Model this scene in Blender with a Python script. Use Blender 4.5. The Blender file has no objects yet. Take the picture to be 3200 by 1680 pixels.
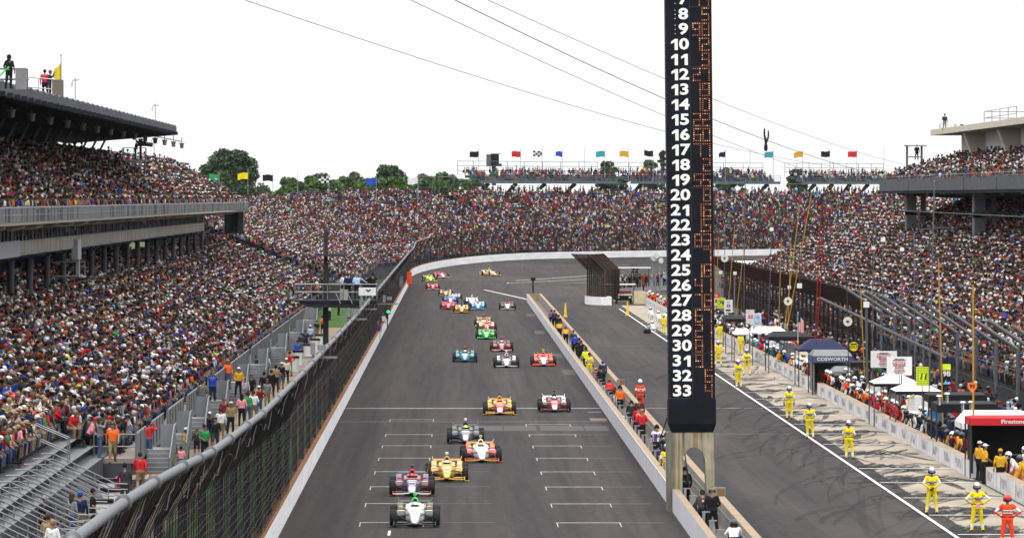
import bpy, bmesh, math, random
import numpy as np
from mathutils import Vector, Matrix
R = random.Random(11)
NP = np.random.RandomState(5)
rad = math.radians
scene = bpy.context.scene
COL = scene.collection
PI = math.pi
# ---------------------------------------------------------------- camera, world, sun, exposure
FP, VX, VY, CH = 20500.0, 1420.0, 616.0, 12.7      # long lens: focal length (px of a 3200 px wide frame), vanishing point of the straight, eye height
cam_d = bpy.data.cameras.new('camera')
cam = bpy.data.objects.new('camera', cam_d)
COL.objects.link(cam)
cam.location = (0, 0, CH)
cam.rotation_euler = (PI / 2 - math.atan(224 / FP), 0, -math.atan(180 / FP))
cam_d.sensor_width = 36
cam_d.lens = FP / 3200 * 36
cam_d.clip_start, cam_d.clip_end = 2, 9000
scene.camera = cam
w = bpy.data.worlds.new('World')
scene.world = w
w.use_nodes = True
nt = w.node_tree
bg = nt.nodes['Background']
sky = nt.nodes.new('ShaderNodeTexSky')
sky.sky_type = 'NISHITA'
sky.sun_disc = False
sky.sun_elevation, sky.sun_rotation = rad(58), rad(205)
mixn = nt.nodes.new('ShaderNodeMix')
mixn.data_type = 'RGBA'
mixn.inputs[0].default_value = 0.94                 # bright white overcast with a trace of the sky above it
nt.links.new(sky.outputs[0], mixn.inputs[6])
wtc = nt.nodes.new('ShaderNodeTexCoord')
wsp = nt.nodes.new('ShaderNodeSeparateXYZ')
nt.links.new(wtc.outputs['Generated'], wsp.inputs[0])
wrp = nt.nodes.new('ShaderNodeValToRGB')                 # an overcast sky is about three times brighter overhead than at the horizon
wrp.color_ramp.elements[0].position, wrp.color_ramp.elements[1].position = 0.06, 0.95
wrp.color_ramp.elements[0].color, wrp.color_ramp.elements[1].color = (.336, .338, .342, 1), (1, 1, 1, 1)
wmu = nt.nodes.new('ShaderNodeVectorMath')
wmu.operation = 'SCALE'
wmu.inputs['Scale'].default_value = 31.5
nt.links.new(wsp.outputs['Z'], wrp.inputs[0])
nt.links.new(wrp.outputs[0], wmu.inputs[0])
nt.links.new(wmu.outputs[0], mixn.inputs[7])
nt.links.new(mixn.outputs[2], bg.inputs[0])
bg.inputs[1].default_value = 0.1
sun_d = bpy.data.lights.new('sun', 'SUN')
sun_d.energy = 1.2
sun_d.angle = rad(14)
sun_d.color = (1, 0.965, 0.91)
sun = bpy.data.objects.new('sun', sun_d)
COL.objects.link(sun)
sun.rotation_euler = (rad(32), 0, rad(-25))
vs = scene.view_settings
vs.view_transform, vs.look, vs.gamma, vs.use_curve_mapping, vs.exposure = 'Standard', 'None', 1, False, 0
scene.cycles.transparent_max_bounces = 24
scene.cycles.max_bounces = 5

# ---------------------------------------------------------------- where a pixel of the photograph stands
def gx(x, z): return (x - VX) * z / FP
def hz(y, z): return CH - (y - VY) * z / FP
def zg(y, h=0.0): return FP * (CH - h) / (y - VY)
def gp(x, y, h=0.0):
    z = zg(y, h)
    return Vector((gx(x, z), z, h))
def pz(x, y, z): return Vector((gx(x, z), z, hz(y, z)))
def px(p): return VX + FP * p[0] / p[1], VY + FP * (CH - p[2]) / p[1]
def inframe(X, Z, H, m=60):
    x = VX + FP * X / Z
    y = VY + FP * (CH - H) / Z
    return -m < x < 3200 + m and -m < y < 1680 + m

# ---------------------------------------------------------------- materials
MATS = {}
def M(name, col, rough=0.6, metal=0.0, var=0.12, scale=3.0, coat=0.0, bump=0.0, stretch=None):
    if name in MATS: return MATS[name]
    m = bpy.data.materials.new(name)
    m.use_nodes = True
    n, l = m.node_tree.nodes, m.node_tree.links
    b = n['Principled BSDF']
    b.inputs['Roughness'].default_value = rough
    b.inputs['Metallic'].default_value = metal
    if rough >= .5: b.inputs['Specular IOR Level'].default_value = .15      # dusty, matt surfaces
    if coat: b.inputs['Coat Weight'].default_value = coat; b.inputs['Coat Roughness'].default_value = 0.08
    tc = n.new('ShaderNodeTexCoord')
    nz = n.new('ShaderNodeTexNoise')
    nz.inputs['Scale'].default_value = scale
    nz.inputs['Detail'].default_value = 4
    if stretch:
        mp = n.new('ShaderNodeMapping')
        mp.inputs['Scale'].default_value = stretch
        l.new(tc.outputs['Object'], mp.inputs[0]); l.new(mp.outputs[0], nz.inputs['Vector'])
    else: l.new(tc.outputs['Object'], nz.inputs['Vector'])
    rp = n.new('ShaderNodeValToRGB')
    rp.color_ramp.elements[0].position, rp.color_ramp.elements[1].position = 0.3, 0.72
    rp.color_ramp.elements[0].color = [c * (1 - var) for c in col] + [1]
    rp.color_ramp.elements[1].color = [min(1, c * (1 + var)) for c in col] + [1]
    l.new(nz.outputs[0], rp.inputs[0]); l.new(rp.outputs[0], b.inputs['Base Color'])
    if bump:
        bp = n.new('ShaderNodeBump')
        bp.inputs['Strength'].default_value = bump
        l.new(nz.outputs[0], bp.inputs['Height']); l.new(bp.outputs[0], b.inputs['Normal'])
    MATS[name] = m
    return m
PAL = dict(slate=(.075, .08, .16), black=(.012, .012, .014), charcoal=(.035, .036, .04), navy=(.012, .017, .055), white=(.66, .66, .66), grey=(.17, .175, .18), red=(.5, .022, .028), darkred=(.17, .012, .018),
    orange=(.72, .13, .018), orangered=(.75, .06, .02), blue=(.02, .07, .42), skyblue=(.16, .42, .72), lightblue=(.36, .48, .66), pink=(.72, .27, .32), yellow=(.72, .56, .012), gold=(.58, .31, .02), green=(.03, .26, .07), brightgreen=(.05, .55, .12),
    brown=(.05, .03, .02), tan=(.27, .19, .11), purple=(.14, .04, .22), teal=(.03, .3, .33), lime=(.62, .78, .03), cream=(.58, .53, .42), silver=(.45, .46, .48), denim=(.05, .085, .17), maroon=(.12, .01, .02), lilac=(.6, .42, .6), magenta=(.55, .05, .2), khaki=(.2, .155, .09), darkgreen=(.012, .045, .03), plaid=(.12, .12, .1))
SKIN = dict(skin=(.27, .15, .105), skin_tan=(.19, .1, .065), skin_dark=(.08, .036, .02))
def cloth(c): return M('cloth_' + c, PAL[c], .85, 0, .22, 9, bump=.15)
def paint(c): return M('paint_' + c, PAL[c], .38, 0, .05, 2, coat=.25)
def skin(c='skin'): return M(c, SKIN[c], .55, 0, .1, 12)
steel = M('galvanised_steel', (.115, .122, .135), .5, .4, .18, 2.5)
alum = M('aluminium', (.23, .235, .245), .5, .4, .14, 1.5)
dksteel = M('dark_steel', (.05, .054, .06), .55, .4, .25, 2)
black = M('black_plastic', (.012, .012, .013), .5)
rubber = M('tyre_rubber', (.016, .016, .017), .75, 0, .2, 6)
white = M('white_paint', (.7, .7, .69), .5, 0, .05, 1.2)
concrete = M('concrete', (.17, .155, .13), .9, 0, .2, .8, bump=.2)
grass_m = M('mown_grass', (.05, .105, .014), .95, 0, .3, .25, bump=.3)

def emis(name, col, s):
    if name in MATS: return MATS[name]
    m = bpy.data.materials.new(name); m.use_nodes = True
    b = m.node_tree.nodes['Principled BSDF']
    b.inputs['Base Color'].default_value = (*[c * .5 for c in col], 1)
    b.inputs['Emission Color'].default_value = (*col, 1)
    b.inputs['Emission Strength'].default_value = s
    MATS[name] = m
    return m

def mesh_mat(name, col, keep, sc=(1, 1, 1)):
    """wire netting: an opaque wire colour where a fine grid runs, open between (keep = share of wire)"""
    m = bpy.data.materials.new(name); m.use_nodes = True
    n, l = m.node_tree.nodes, m.node_tree.links
    b = n['Principled BSDF']
    b.inputs['Base Color'].default_value = (*col, 1); b.inputs['Roughness'].default_value = .8; b.inputs['Specular IOR Level'].default_value = .1
    tc = n.new('ShaderNodeTexCoord'); mp = n.new('ShaderNodeMapping')
    mp.inputs['Scale'].default_value = sc
    nz = n.new('ShaderNodeTexNoise'); nz.inputs['Scale'].default_value = 1.0; nz.inputs['Detail'].default_value = 3
    l.new(tc.outputs['Object'], mp.inputs[0]); l.new(mp.outputs[0], nz.inputs['Vector'])
    mr = n.new('ShaderNodeMapRange')
    mr.inputs[1].default_value, mr.inputs[2].default_value = .3, .7
    mr.inputs[3].default_value, mr.inputs[4].default_value = max(0, keep - .2), min(1, keep + .2)
    l.new(nz.outputs[0], mr.inputs[0])
    tr = n.new('ShaderNodeBsdfTransparent'); mx = n.new('ShaderNodeMixShader')
    l.new(mr.outputs[0], mx.inputs[0]); l.new(tr.outputs[0], mx.inputs[1]); l.new(b.outputs[0], mx.inputs[2])
    l.new(mx.outputs[0], n['Material Output'].inputs[0])
    return m

# ---------------------------------------------------------------- mesh builder
class MB:
    def __init__(s): s.v, s.f, s.m = [], [], []
    def add(s, vs, fs, m=0):
        k = len(s.v)
        s.v += [tuple(p) for p in vs]
        s.f += [tuple(i + k for i in f) for f in fs]
        s.m += [m] * len(fs)
        return s
    def bb(s, x0, y0, z0, x1, y1, z1, m=0):
        return s.add([(x0, y0, z0), (x1, y0, z0), (x1, y1, z0), (x0, y1, z0), (x0, y0, z1), (x1, y0, z1), (x1, y1, z1), (x0, y1, z1)],
                     [(3, 2, 1, 0), (4, 5, 6, 7), (0, 1, 5, 4), (1, 2, 6, 5), (2, 3, 7, 6), (3, 0, 4, 7)], m)
    def box(s, c, d, m=0): return s.bb(c[0] - d[0] / 2, c[1] - d[1] / 2, c[2] - d[2] / 2, c[0] + d[0] / 2, c[1] + d[1] / 2, c[2] + d[2] / 2, m)
    def ring(s, c, a, b, n, ph=0): return [tuple(Vector(c) + a * math.cos(2 * PI * i / n + ph) + b * math.sin(2 * PI * i / n + ph)) for i in range(n)]
    def rings(s, rs, m=0, cap=True, ms=None):
        n = len(rs[0]); k = len(s.v)
        for r in rs: s.v += [tuple(p) for p in r]
        for j in range(len(rs) - 1):
            for i in range(n):
                s.f.append((k + j * n + i, k + j * n + (i + 1) % n, k + (j + 1) * n + (i + 1) % n, k + (j + 1) * n + i))
                s.m.append(ms[j] if ms else m)
        if cap:
            s.f.append(tuple(k + i for i in reversed(range(n)))); s.m.append(ms[0] if ms else m)
            s.f.append(tuple(k + (len(rs) - 1) * n + i for i in range(n))); s.m.append(ms[-1] if ms else m)
        return s
    def frame(s, d):
        d = Vector(d).normalized()
        u = Vector((0, 0, 1)) if abs(d.z) < .9 else Vector((1, 0, 0))
        a = d.cross(u).normalized()
        return a, d.cross(a).normalized()
    def bar(s, p0, p1, r, n=6, r1=None, m=0, cap=True):
        p0, p1 = Vector(p0), Vector(p1)
        a, b = s.frame(p1 - p0)
        r1 = r if r1 is None else r1
        return s.rings([s.ring(p0, a * r, b * r, n), s.ring(p1, a * r1, b * r1, n)], m, cap)
    def tube(s, pts, r, n=6, m=0):
        pts = [Vector(p) for p in pts]; rs = []
        for i, p in enumerate(pts):
            a, b = s.frame(pts[min(i + 1, len(pts) - 1)] - pts[max(i - 1, 0)])
            rs.append(s.ring(p, a * r, b * r, n))
        return s.rings(rs, m)
    def beam(s, p0, p1, wd, ht, m=0):
        p0, p1 = Vector(p0), Vector(p1)
        a, b = s.frame(p1 - p0)
        c = [(-1, -1), (1, -1), (1, 1), (-1, 1)]
        return s.rings([[p + a * (wd / 2 * i) + b * (ht / 2 * j) for i, j in c] for p in (p0, p1)], m)
    def ell(s, c, r, n=10, k=6, m=0):
        c = Vector(c)
        if isinstance(r, (int, float)): r = (r, r, r)
        rs = []
        for j in range(1, k):
            t = PI * j / k - PI / 2
            rs.append([(c.x + r[0] * math.cos(t) * math.cos(2 * PI * i / n), c.y + r[1] * math.cos(t) * math.sin(2 * PI * i / n), c.z + r[2] * math.sin(t)) for i in range(n)])
        q = len(s.v)
        s.rings(rs, m, False)
        b, t = len(s.v), len(s.v) + 1
        s.v += [(c.x, c.y, c.z - r[2]), (c.x, c.y, c.z + r[2])]
        L = q + (k - 2) * n
        for i in range(n):
            s.f.append((b, q + (i + 1) % n, q + i)); s.f.append((t, L + i, L + (i + 1) % n)); s.m += [m, m]
        return s
    def prism(s, pts, fn, m=0):
        """pts: 2-D outline; fn(u, v, 0|1) -> point on the near or far face"""
        n = len(pts); k = len(s.v)
        s.v += [tuple(fn(u, v, 0)) for u, v in pts] + [tuple(fn(u, v, 1)) for u, v in pts]
        s.f += [tuple(k + i for i in range(n)), tuple(k + n + i for i in reversed(range(n)))]
        s.f += [(k + (i + 1) % n, k + i, k + n + i, k + n + (i + 1) % n) for i in range(n)]
        s.m += [m] * (n + 2)
        return s
    def strip(s, A, B, m=0):
        """sheet between two polylines"""
        n = len(A); k = len(s.v)
        s.v += [tuple(p) for p in A] + [tuple(p) for p in B]
        s.f += [(k + i, k + i + 1, k + n + i + 1, k + n + i) for i in range(n - 1)]
        s.m += [m] * (n - 1)
        return s
    def text(s, me, mat4, m=0):
        return s.add([mat4 @ v.co for v in me.vertices], [tuple(p.vertices) for p in me.polygons], m)
    def mesh(s, name, mats, smooth=False):
        me = bpy.data.meshes.new(name)
        me.from_pydata(s.v, [], s.f)
        for mt in (mats if isinstance(mats, (list, tuple)) else [mats]): me.materials.append(mt)
        me.polygons.foreach_set('material_index', s.m)
        if smooth:
            me.polygons.foreach_set('use_smooth', [True] * len(me.polygons))
            me.set_sharp_from_angle(angle=rad(42))
        me.update()
        return me
    def build(s, name, mats, parent=None, smooth=False, loc=None, rz=0):
        return link(name, s.mesh(name, mats, smooth), parent, loc, rz)

def link(name, data, parent=None, loc=None, rz=0):
    o = bpy.data.objects.new(name, data)
    COL.objects.link(o)
    if parent is not None: o.parent = parent
    if loc is not None: o.location = loc
    if rz: o.rotation_euler.z = rz
    return o
def tag(o, label, cat, group=None, kind=None):
    o['label'] = label; o['category'] = cat
    if group: o['group'] = group
    if kind: o['kind'] = kind
    return o
def struct(o, label=None):
    o['kind'] = 'structure'
    if label: o['label'] = label
    return o
def thing(name, label, cat, loc=(0, 0, 0), rz=0, group=None): return tag(link(name, None, None, loc, rz), label, cat, group)
def dup(root, loc=None, rz=None, label=None, group=None):
    r = root.copy(); COL.objects.link(r)
    if loc is not None: r.location = loc
    if rz is not None: r.rotation_euler.z = rz
    if label: r['label'] = label
    if group: r['group'] = group
    for ch in list(root.children):
        c = ch.copy(); COL.objects.link(c); c.parent = r
        for g in ch.children:
            d = g.copy(); COL.objects.link(d); d.parent = c
    return r
def setmat(o, i, m):
    o.material_slots[i].link = 'OBJECT'; o.material_slots[i].material = m

# ---------------------------------------------------------------- lettering (made first, while the scene is small)
_TX = {}
def text(s, size=1.0, bold=0.0, ext=0.01, wide=1.0, shear=0.0, ls=1.0):
    key = (s, size, bold, ext, wide, shear, ls)
    if key in _TX: return _TX[key]
    c = bpy.data.curves.new('lettering', 'FONT')
    c.body, c.size, c.offset, c.extrude, c.align_x, c.align_y, c.shear, c.space_character, c.resolution_u = s, size, bold, ext, 'CENTER', 'CENTER', shear, ls, 3
    o = bpy.data.objects.new('lettering', c)
    COL.objects.link(o)
    dg = bpy.context.evaluated_depsgraph_get()
    me = bpy.data.meshes.new_from_object(o.evaluated_get(dg))
    bpy.data.objects.remove(o); bpy.data.curves.remove(c)
    me.transform(Matrix.Diagonal((wide, 1, 1, 1)))
    _TX[key] = me
    return me
FACE = Matrix.Rotation(PI / 2, 4, 'X')            # lettering that faces the camera's side (-Y)
for _n in '023456789': text(_n, .61, .02, .012, 1.3)
def number(mb, s, mat4, m=0):
    """wide bold numerals; the 1 has a flag, unlike the font's"""
    for i, ch in enumerate(s):
        T = mat4 @ Matrix.Translation(((i - (len(s) - 1) / 2) * .4, 0, 0))
        if ch == '1': mb.prism([(.02, -.225), (.15, -.225), (.15, .225), (.03, .225), (-.12, .12), (-.12, .03), (.02, .09)], lambda u, v, k: T @ Vector((u, v, .012 - .024 * k)), m)
        else: mb.text(text(ch, .61, .02, .012, 1.3), T, m)
# ---------------------------------------------------------------- people: capsules fused into one skin, one mesh per pose
def cap_mb(mb, p0, r0, p1, r1, n=10):
    p0, p1 = Vector(p0), Vector(p1)
    d = p1 - p0
    if d.length < 1e-5: d = Vector((0, 0, 1e-4)); p1 = p0 + d
    a, b = mb.frame(d); d = d.normalized(); rs = []
    for t in (-80, -50, -20): rs.append(mb.ring(p0 + d * r0 * math.sin(rad(t)), a * r0 * math.cos(rad(t)), b * r0 * math.cos(rad(t)), n))
    for t in (20, 50, 80): rs.append(mb.ring(p1 + d * r1 * math.sin(rad(t)), a * r1 * math.cos(rad(t)), b * r1 * math.cos(rad(t)), n))
    mb.rings(rs)
SHIRT, SLEEVE, TROUS, SHIN, SHOE, SKINS, ARMB, SHINB, BELT, GLOVE, DARK = range(11)
def V(*a): return Vector(a)
def pose(hip=.92, pitch=0, elbow=((.27, .02, 1.16), (.27, .02, 1.16)), wrist=((.27, -.1, .93), (.27, -.1, .93)), knee=((.12, -.02, .49), (.12, -.02, .49)), ankle=((.13, .03, .08), (.13, .03, .08)), yaw=0, hipy=0, nod=0, toe=.17, female=0, bulk=1.0):
    return dict(locals())
POSES = dict(
    stand=pose(),
    relaxed=pose(elbow=((.29, .05, 1.16), (.27, .0, 1.17)), wrist=((.2, -.16, 1.06), (.27, -.08, .93)), knee=((.16, -.05, .5), (.1, 0, .49)), ankle=((.2, .0, .08), (.11, .03, .08)), yaw=.35),
    behind=pose(elbow=((.33, .1, 1.19), (.33, .1, 1.19)), wrist=((.07, .2, 1.02), (.07, .2, .99)), knee=((.15, -.01, .49), (.15, -.01, .49)), ankle=((.2, .03, .08), (.2, .03, .08))),
    hips=pose(elbow=((.45, .12, 1.2), (.45, .12, 1.2)), wrist=((.22, .03, 1.03), (.22, .03, 1.03)), knee=((.16, -.01, .49), (.16, -.01, .49)), ankle=((.21, .03, .08), (.21, .03, .08))),
    front=pose(elbow=((.3, .06, 1.18), (.3, .06, 1.18)), wrist=((.09, -.22, 1.04), (.09, -.22, 1.04)), yaw=-.3),
    lean=pose(pitch=34, hipy=.12, elbow=((.27, -.1, 1.17), (.27, -.1, 1.17)), wrist=((.22, -.3, 1.02), (.22, -.3, 1.02)), nod=-18),
    lean_far=pose(pitch=52, hipy=.2, elbow=((.26, -.14, 1.2), (.26, -.14, 1.2)), wrist=((.16, -.34, 1.12), (.16, -.34, 1.12)), nod=-30, yaw=.3),
    walk=pose(elbow=((.27, .12, 1.17), (.27, -.08, 1.17)), wrist=((.26, .1, .93), (.26, -.25, 1.0)), knee=((.1, -.16, .52), (.1, .06, .48)), ankle=((.1, -.18, .08), (.1, .34, .16))),
    aim=pose(elbow=((.3, -.2, 1.36), (.3, -.2, 1.36)), wrist=((.08, -.26, 1.6), (.08, -.26, 1.6))),
    reach=pose(elbow=((.4, -.1, 1.32), (.27, .02, 1.16)), wrist=((.62, -.2, 1.16), (.24, -.14, .96)), pitch=8),
    sit=pose(hip=.12, elbow=((.29, -.02, .4), (.29, -.02, .4)), wrist=((.13, -.25, .26), (.13, -.25, .26)), knee=((.13, -.42, .08), (.13, -.42, .08)), ankle=((.13, -.4, -.34), (.13, -.4, -.34)), yaw=.3),
    sit_lean=pose(hip=.12, pitch=26, elbow=((.27, -.1, .38), (.27, -.1, .38)), wrist=((.09, -.34, .3), (.09, -.34, .3)), knee=((.17, -.42, .08), (.17, -.42, .08)), ankle=((.16, -.36, -.34), (.16, -.36, -.34)), nod=-15, yaw=-.2),
    sit_aim=pose(hip=.12, elbow=((.29, -.18, .5), (.29, -.18, .5)), wrist=((.08, -.24, .76), (.08, -.24, .76)), knee=((.13, -.42, .08), (.13, -.42, .08)), ankle=((.13, -.4, -.34), (.13, -.4, -.34))),
    crouch=pose(hip=.42, pitch=40, hipy=.1, elbow=((.32, -.1, .78), (.32, -.1, .78)), wrist=((.18, -.42, .62), (.18, -.42, .62)), knee=((.2, -.36, .5), (.2, -.36, .5)), ankle=((.18, -.02, .08), (.18, -.02, .08)), nod=-20),
)
def skeleton(P):
    hip, pit = P['hip'], rad(P['pitch'])
    org = V(0, P['hipy'], hip)
    T = Matrix.Translation(org) @ Matrix.Rotation(pit, 4, 'X') @ Matrix.Translation((0, 0, 0))
    k = hip - .92
    def tt(x, y, z): return T @ V(x, y, z - .92)           # torso point given for a standing figure
    B = P['bulk']; S = []
    def seg(a, ra, b, rb, tg, bands=()): S.append((Vector(a), ra, Vector(b), rb, tg, bands))
    seg(tt(-.085, .015, .93), .125 * B, tt(.085, .015, .93), .125 * B, TROUS)
    for s in (-1, 1):
        seg(tt(s * .07, 0, 1.02), .118 * B, tt(s * .09, -.005, 1.3), .128 * B, SHIRT, ((0, .06, BELT),))
        seg(tt(s * .05, .02, 1.33), .11, tt(s * .17, .01, 1.42), .072, SHIRT)
    seg(tt(0, .0, 1.42), .062, tt(0, -.015, 1.56), .055, SKINS)
    hy = Matrix.Translation(tt(0, -.02, 1.56)) @ Matrix.Rotation(pit + rad(P['nod']), 4, 'X') @ Matrix.Rotation(P['yaw'], 4, 'Z')
    seg(hy @ V(0, -.018, .06), .078, hy @ V(0, .0, .14), .094, SKINS)
    seg(hy @ V(0, -.04, .03), .05, hy @ V(0, -.055, .02), .045, SKINS)
    hands = []
    for i, s in enumerate((-1, 1)):
        def arm(p): return tt(s * p[0], p[1], p[2] - k if hip < .8 else p[2])
        e, wr, sh = arm(P['elbow'][i]), arm(P['wrist'][i]), tt(s * .195, .01, 1.42)
        seg(sh, .066 * B, e, .05 * B, SHIRT, ((.45, .95, ARMB),))
        seg(e, .049, wr, .036, SLEEVE)
        d = (wr - e).normalized()
        seg(wr, .036, wr + d * .075, .036, GLOVE)
        hands.append((wr, d, s))
    for i, s in enumerate((-1, 1)):
        h = V(s * .092, P['hipy'] + .01, hip - .03)
        kn = V(s * P['knee'][i][0], P['knee'][i][1], P['knee'][i][2]); an = V(s * P['ankle'][i][0], P['ankle'][i][1], P['ankle'][i][2])
        seg(h, .115 * B, kn, .08, TROUS); seg(kn, .079, an, .064, SHIN, ((.5, .78, SHINB),))
        seg(an + V(0, .04, -.03), .05, an + V(s * .03, -P['toe'], -.045), .038, SHOE)
    return S, hy, hands
def fuse(name, S, vox, ratio):
    mb = MB()
    for a, ra, b, rb, tg, bd in S: cap_mb(mb, a, ra, b, rb)
    o = mb.build('fusing', [])
    md = o.modifiers.new('r', 'REMESH'); md.mode = 'VOXEL'; md.voxel_size = vox
    sm = o.modifiers.new('s', 'SMOOTH'); sm.iterations = 2; sm.factor = .5
    if ratio < 1: dm = o.modifiers.new('d', 'DECIMATE'); dm.ratio = ratio
    dg = bpy.context.evaluated_depsgraph_get()
    me = bpy.data.meshes.new_from_object(o.evaluated_get(dg))
    bpy.data.objects.remove(o)
    n = len(me.polygons)
    c = np.empty(n * 3); me.polygons.foreach_get('center', c); c = c.reshape(n, 3)
    best = np.full(n, 1e9); tg_ = np.zeros(n, int)
    for a, ra, b, rb, tg, bd in S:
        a, b = np.array(a), np.array(b); d = b - a; L = max(1e-9, d @ d)
        t = np.clip((c - a) @ d / L, 0, 1)
        dist = np.linalg.norm(c - a - t[:, None] * d, axis=1) - (ra + (rb - ra) * t)
        tt = np.full(n, tg)
        for lo, hi, bt in bd: tt[(t >= lo) & (t <= hi)] = bt
        q = dist < best
        best[q] = dist[q]; tg_[q] = tt[q]
    me.name = name
    return me, tg_
BODY, HEADM = {}, {}
def slots_mesh(me, idx, extra, nslots=11):
    """append small separate pieces (fingers, nose, ears, eyes, mouth) to the fused skin"""
    v = [tuple(x.co) for x in me.vertices] ; f = [tuple(p.vertices) for p in me.polygons]
    mb = MB(); mb.v, mb.f, mb.m = v, f, list(int(i) for i in idx)
    k = len(mb.v); mb.v += extra.v; mb.f += [tuple(i + k for i in q) for q in extra.f]; mb.m += extra.m
    return mb
dummy = [M('slot_cloth', (.2, .2, .2))] * 11
def body_mesh(pn):
    if pn in BODY: return BODY[pn]
    S, hy, hands = skeleton(POSES[pn])
    me, idx = fuse('person', S, .021, .6)
    ex = MB()
    for wr, d, s in hands:                                # five fingers, unequal and a little curled
        a, b = ex.frame(d)
        p = wr + d * .1
        for j, (off, ln) in enumerate(((-.026, .062), (-.009, .075), (.009, .07), (.025, .055))):
            q = p + a * off
            ex.tube([q, q + d * ln * .55 + b * .006, q + d * ln + b * .026], .0095, 5, GLOVE)
        q = wr + d * .04 + a * -.035 * s
        ex.tube([q, q + d * .03 - a * .03 * s, q + d * .06 - a * .035 * s + b * .01], .011, 5, GLOVE)
    ex.ell(hy @ V(0, -.108, .075), (.014, .02, .022), 6, 4, SKINS)
    for s in (-1, 1):
        ex.ell(hy @ V(s * .096, .005, .075), (.012, .022, .032), 6, 4, SKINS)
        ex.ell(hy @ V(s * .034, -.089, .1), (.014, .009, .008), 6, 4, DARK)
    ex.ell(hy @ V(0, -.094, .028), (.024, .008, .006), 6, 4, DARK)
    mb = slots_mesh(me, idx, ex)
    m = mb.mesh('person', dummy, True)
    BODY[pn] = (m, hy)
    return BODY[pn]
def head_mesh(kind):
    if kind in HEADM: return HEADM[kind]
    mb = MB()
    if kind == 'helmet':
        mb.ell((0, 0, .12), (.135, .155, .15), 14, 9, 0)
        mb.rings([[(k * .139 * math.sin(t), -k * .163 * math.cos(t), zz) for k, t in [(1, rad(a)) for a in range(-75, 76, 25)] + [(.8, rad(a)) for a in range(75, -76, -25)]] for zz in (.085, .155)], 1)
        mb.ell((0, -.08, .02), (.09, .075, .06), 10, 6, 0)
        for s in (-1, 1): mb.ell((s * .12, .01, .06), (.035, .05, .055), 8, 6, 1)
        mb.rings([mb.ring(V(0, .01, z), V(r, 0, 0), V(0, r * 1.1, 0), 12) for z, r in ((.0, .115), (.035, .128))], 1)
    elif kind == 'cap':
        mb.ell((0, .002, .15), (.104, .112, .088), 12, 7, 0)
        mb.rings([[(.085 * math.cos(t), -.07 - .12 * math.sin(t), zz) for t in [PI * i / 7 for i in range(8)]] for zz in (.15, .165)], 0)
        mb.ell((0, .015, .09), (.1, .1, .07), 10, 6, 1)
    elif kind == 'headset':
        mb.ell((0, .002, .15), (.104, .112, .088), 12, 7, 0)
        mb.rings([[(.085 * math.cos(t), -.07 - .12 * math.sin(t), zz) for t in [PI * i / 7 for i in range(8)]] for zz in (.15, .165)], 0)
        for s in (-1, 1): mb.ell((s * .105, 0, .08), (.035, .05, .06), 8, 6, 1)
        mb.tube([(.1 * math.cos(t), 0, .1 + .155 * math.sin(t)) for t in [PI * i / 8 for i in range(9)]], .012, 5, 1)
    elif kind == 'hair':
        mb.ell((0, .02, .13), (.106, .11, .108), 12, 7, 0)
    elif kind == 'long_hair':
        mb.ell((0, .02, .13), (.108, .112, .108), 12, 7, 0)
        mb.rings([mb.ring(V(0, .06, z), V(r, 0, 0), V(0, r * .55, 0), 10) for z, r in ((-.2, .07), (-.08, .095), (.04, .108), (.14, .1))], 0)
    elif kind == 'hat':
        mb.ell((0, 0, .17), (.1, .11, .09), 12, 7, 0)
        mb.rings([mb.ring(V(0, 0, z), V(r, 0, 0), V(0, r, 0), 14) for z, r in ((.14, .2), (.155, .205), (.16, .1))], 0)
        mb.ell((0, .015, .09), (.1, .1, .07), 10, 6, 1)
    elif kind == 'hood':
        mb.ell((0, .02, .1), (.13, .125, .155), 12, 8, 0); mb.ell((0, .05, -.06), (.14, .1, .07), 10, 6, 0)
    me = mb.mesh(kind, [dummy[0], black], True)
    HEADM[kind] = me
    return me
def person(pn, loc, rz, label, top='black', legs='black', head=('cap', 'white'), sk='skin', group=None, short=False, shorts=False, band=None, belt=None, glove=None, shoe='black', cat='person', scale=1.0, own=None, headmat=None):
    me, hy = body_mesh(pn)
    o = link('person', me, None, loc, rz)
    o.scale = (scale,) * 3
    tag(o, label, cat, group)
    ct, cl, skn = cloth(top), cloth(legs), skin(sk)
    sl = [ct, skn if short else ct, cl, skn if shorts else cl, cloth(shoe), skn, cloth(band) if band else ct, cloth(band) if band and not shorts else (skn if shorts else cl), cloth(belt) if belt else ct, cloth(glove) if glove else skn, black]
    for i, m in enumerate(sl): setmat(o, i, m)
    if head:
        h = link({'long_hair': 'hair', 'headset': 'cap'}.get(head[0], head[0]), head_mesh(head[0]), o)
        h.matrix_local = hy
        setmat(h, 0, headmat or (M('helmet_silver', (.5, .5, .52), .28, .85, .1, 3) if head == ('helmet', 'silver') else paint(head[1]) if head[0] == 'helmet' else cloth(head[1])))
        setmat(h, 1, black if head[0] in ('helmet', 'headset') else cloth('brown'))
    return o
for _p in POSES: body_mesh(_p)

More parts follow.
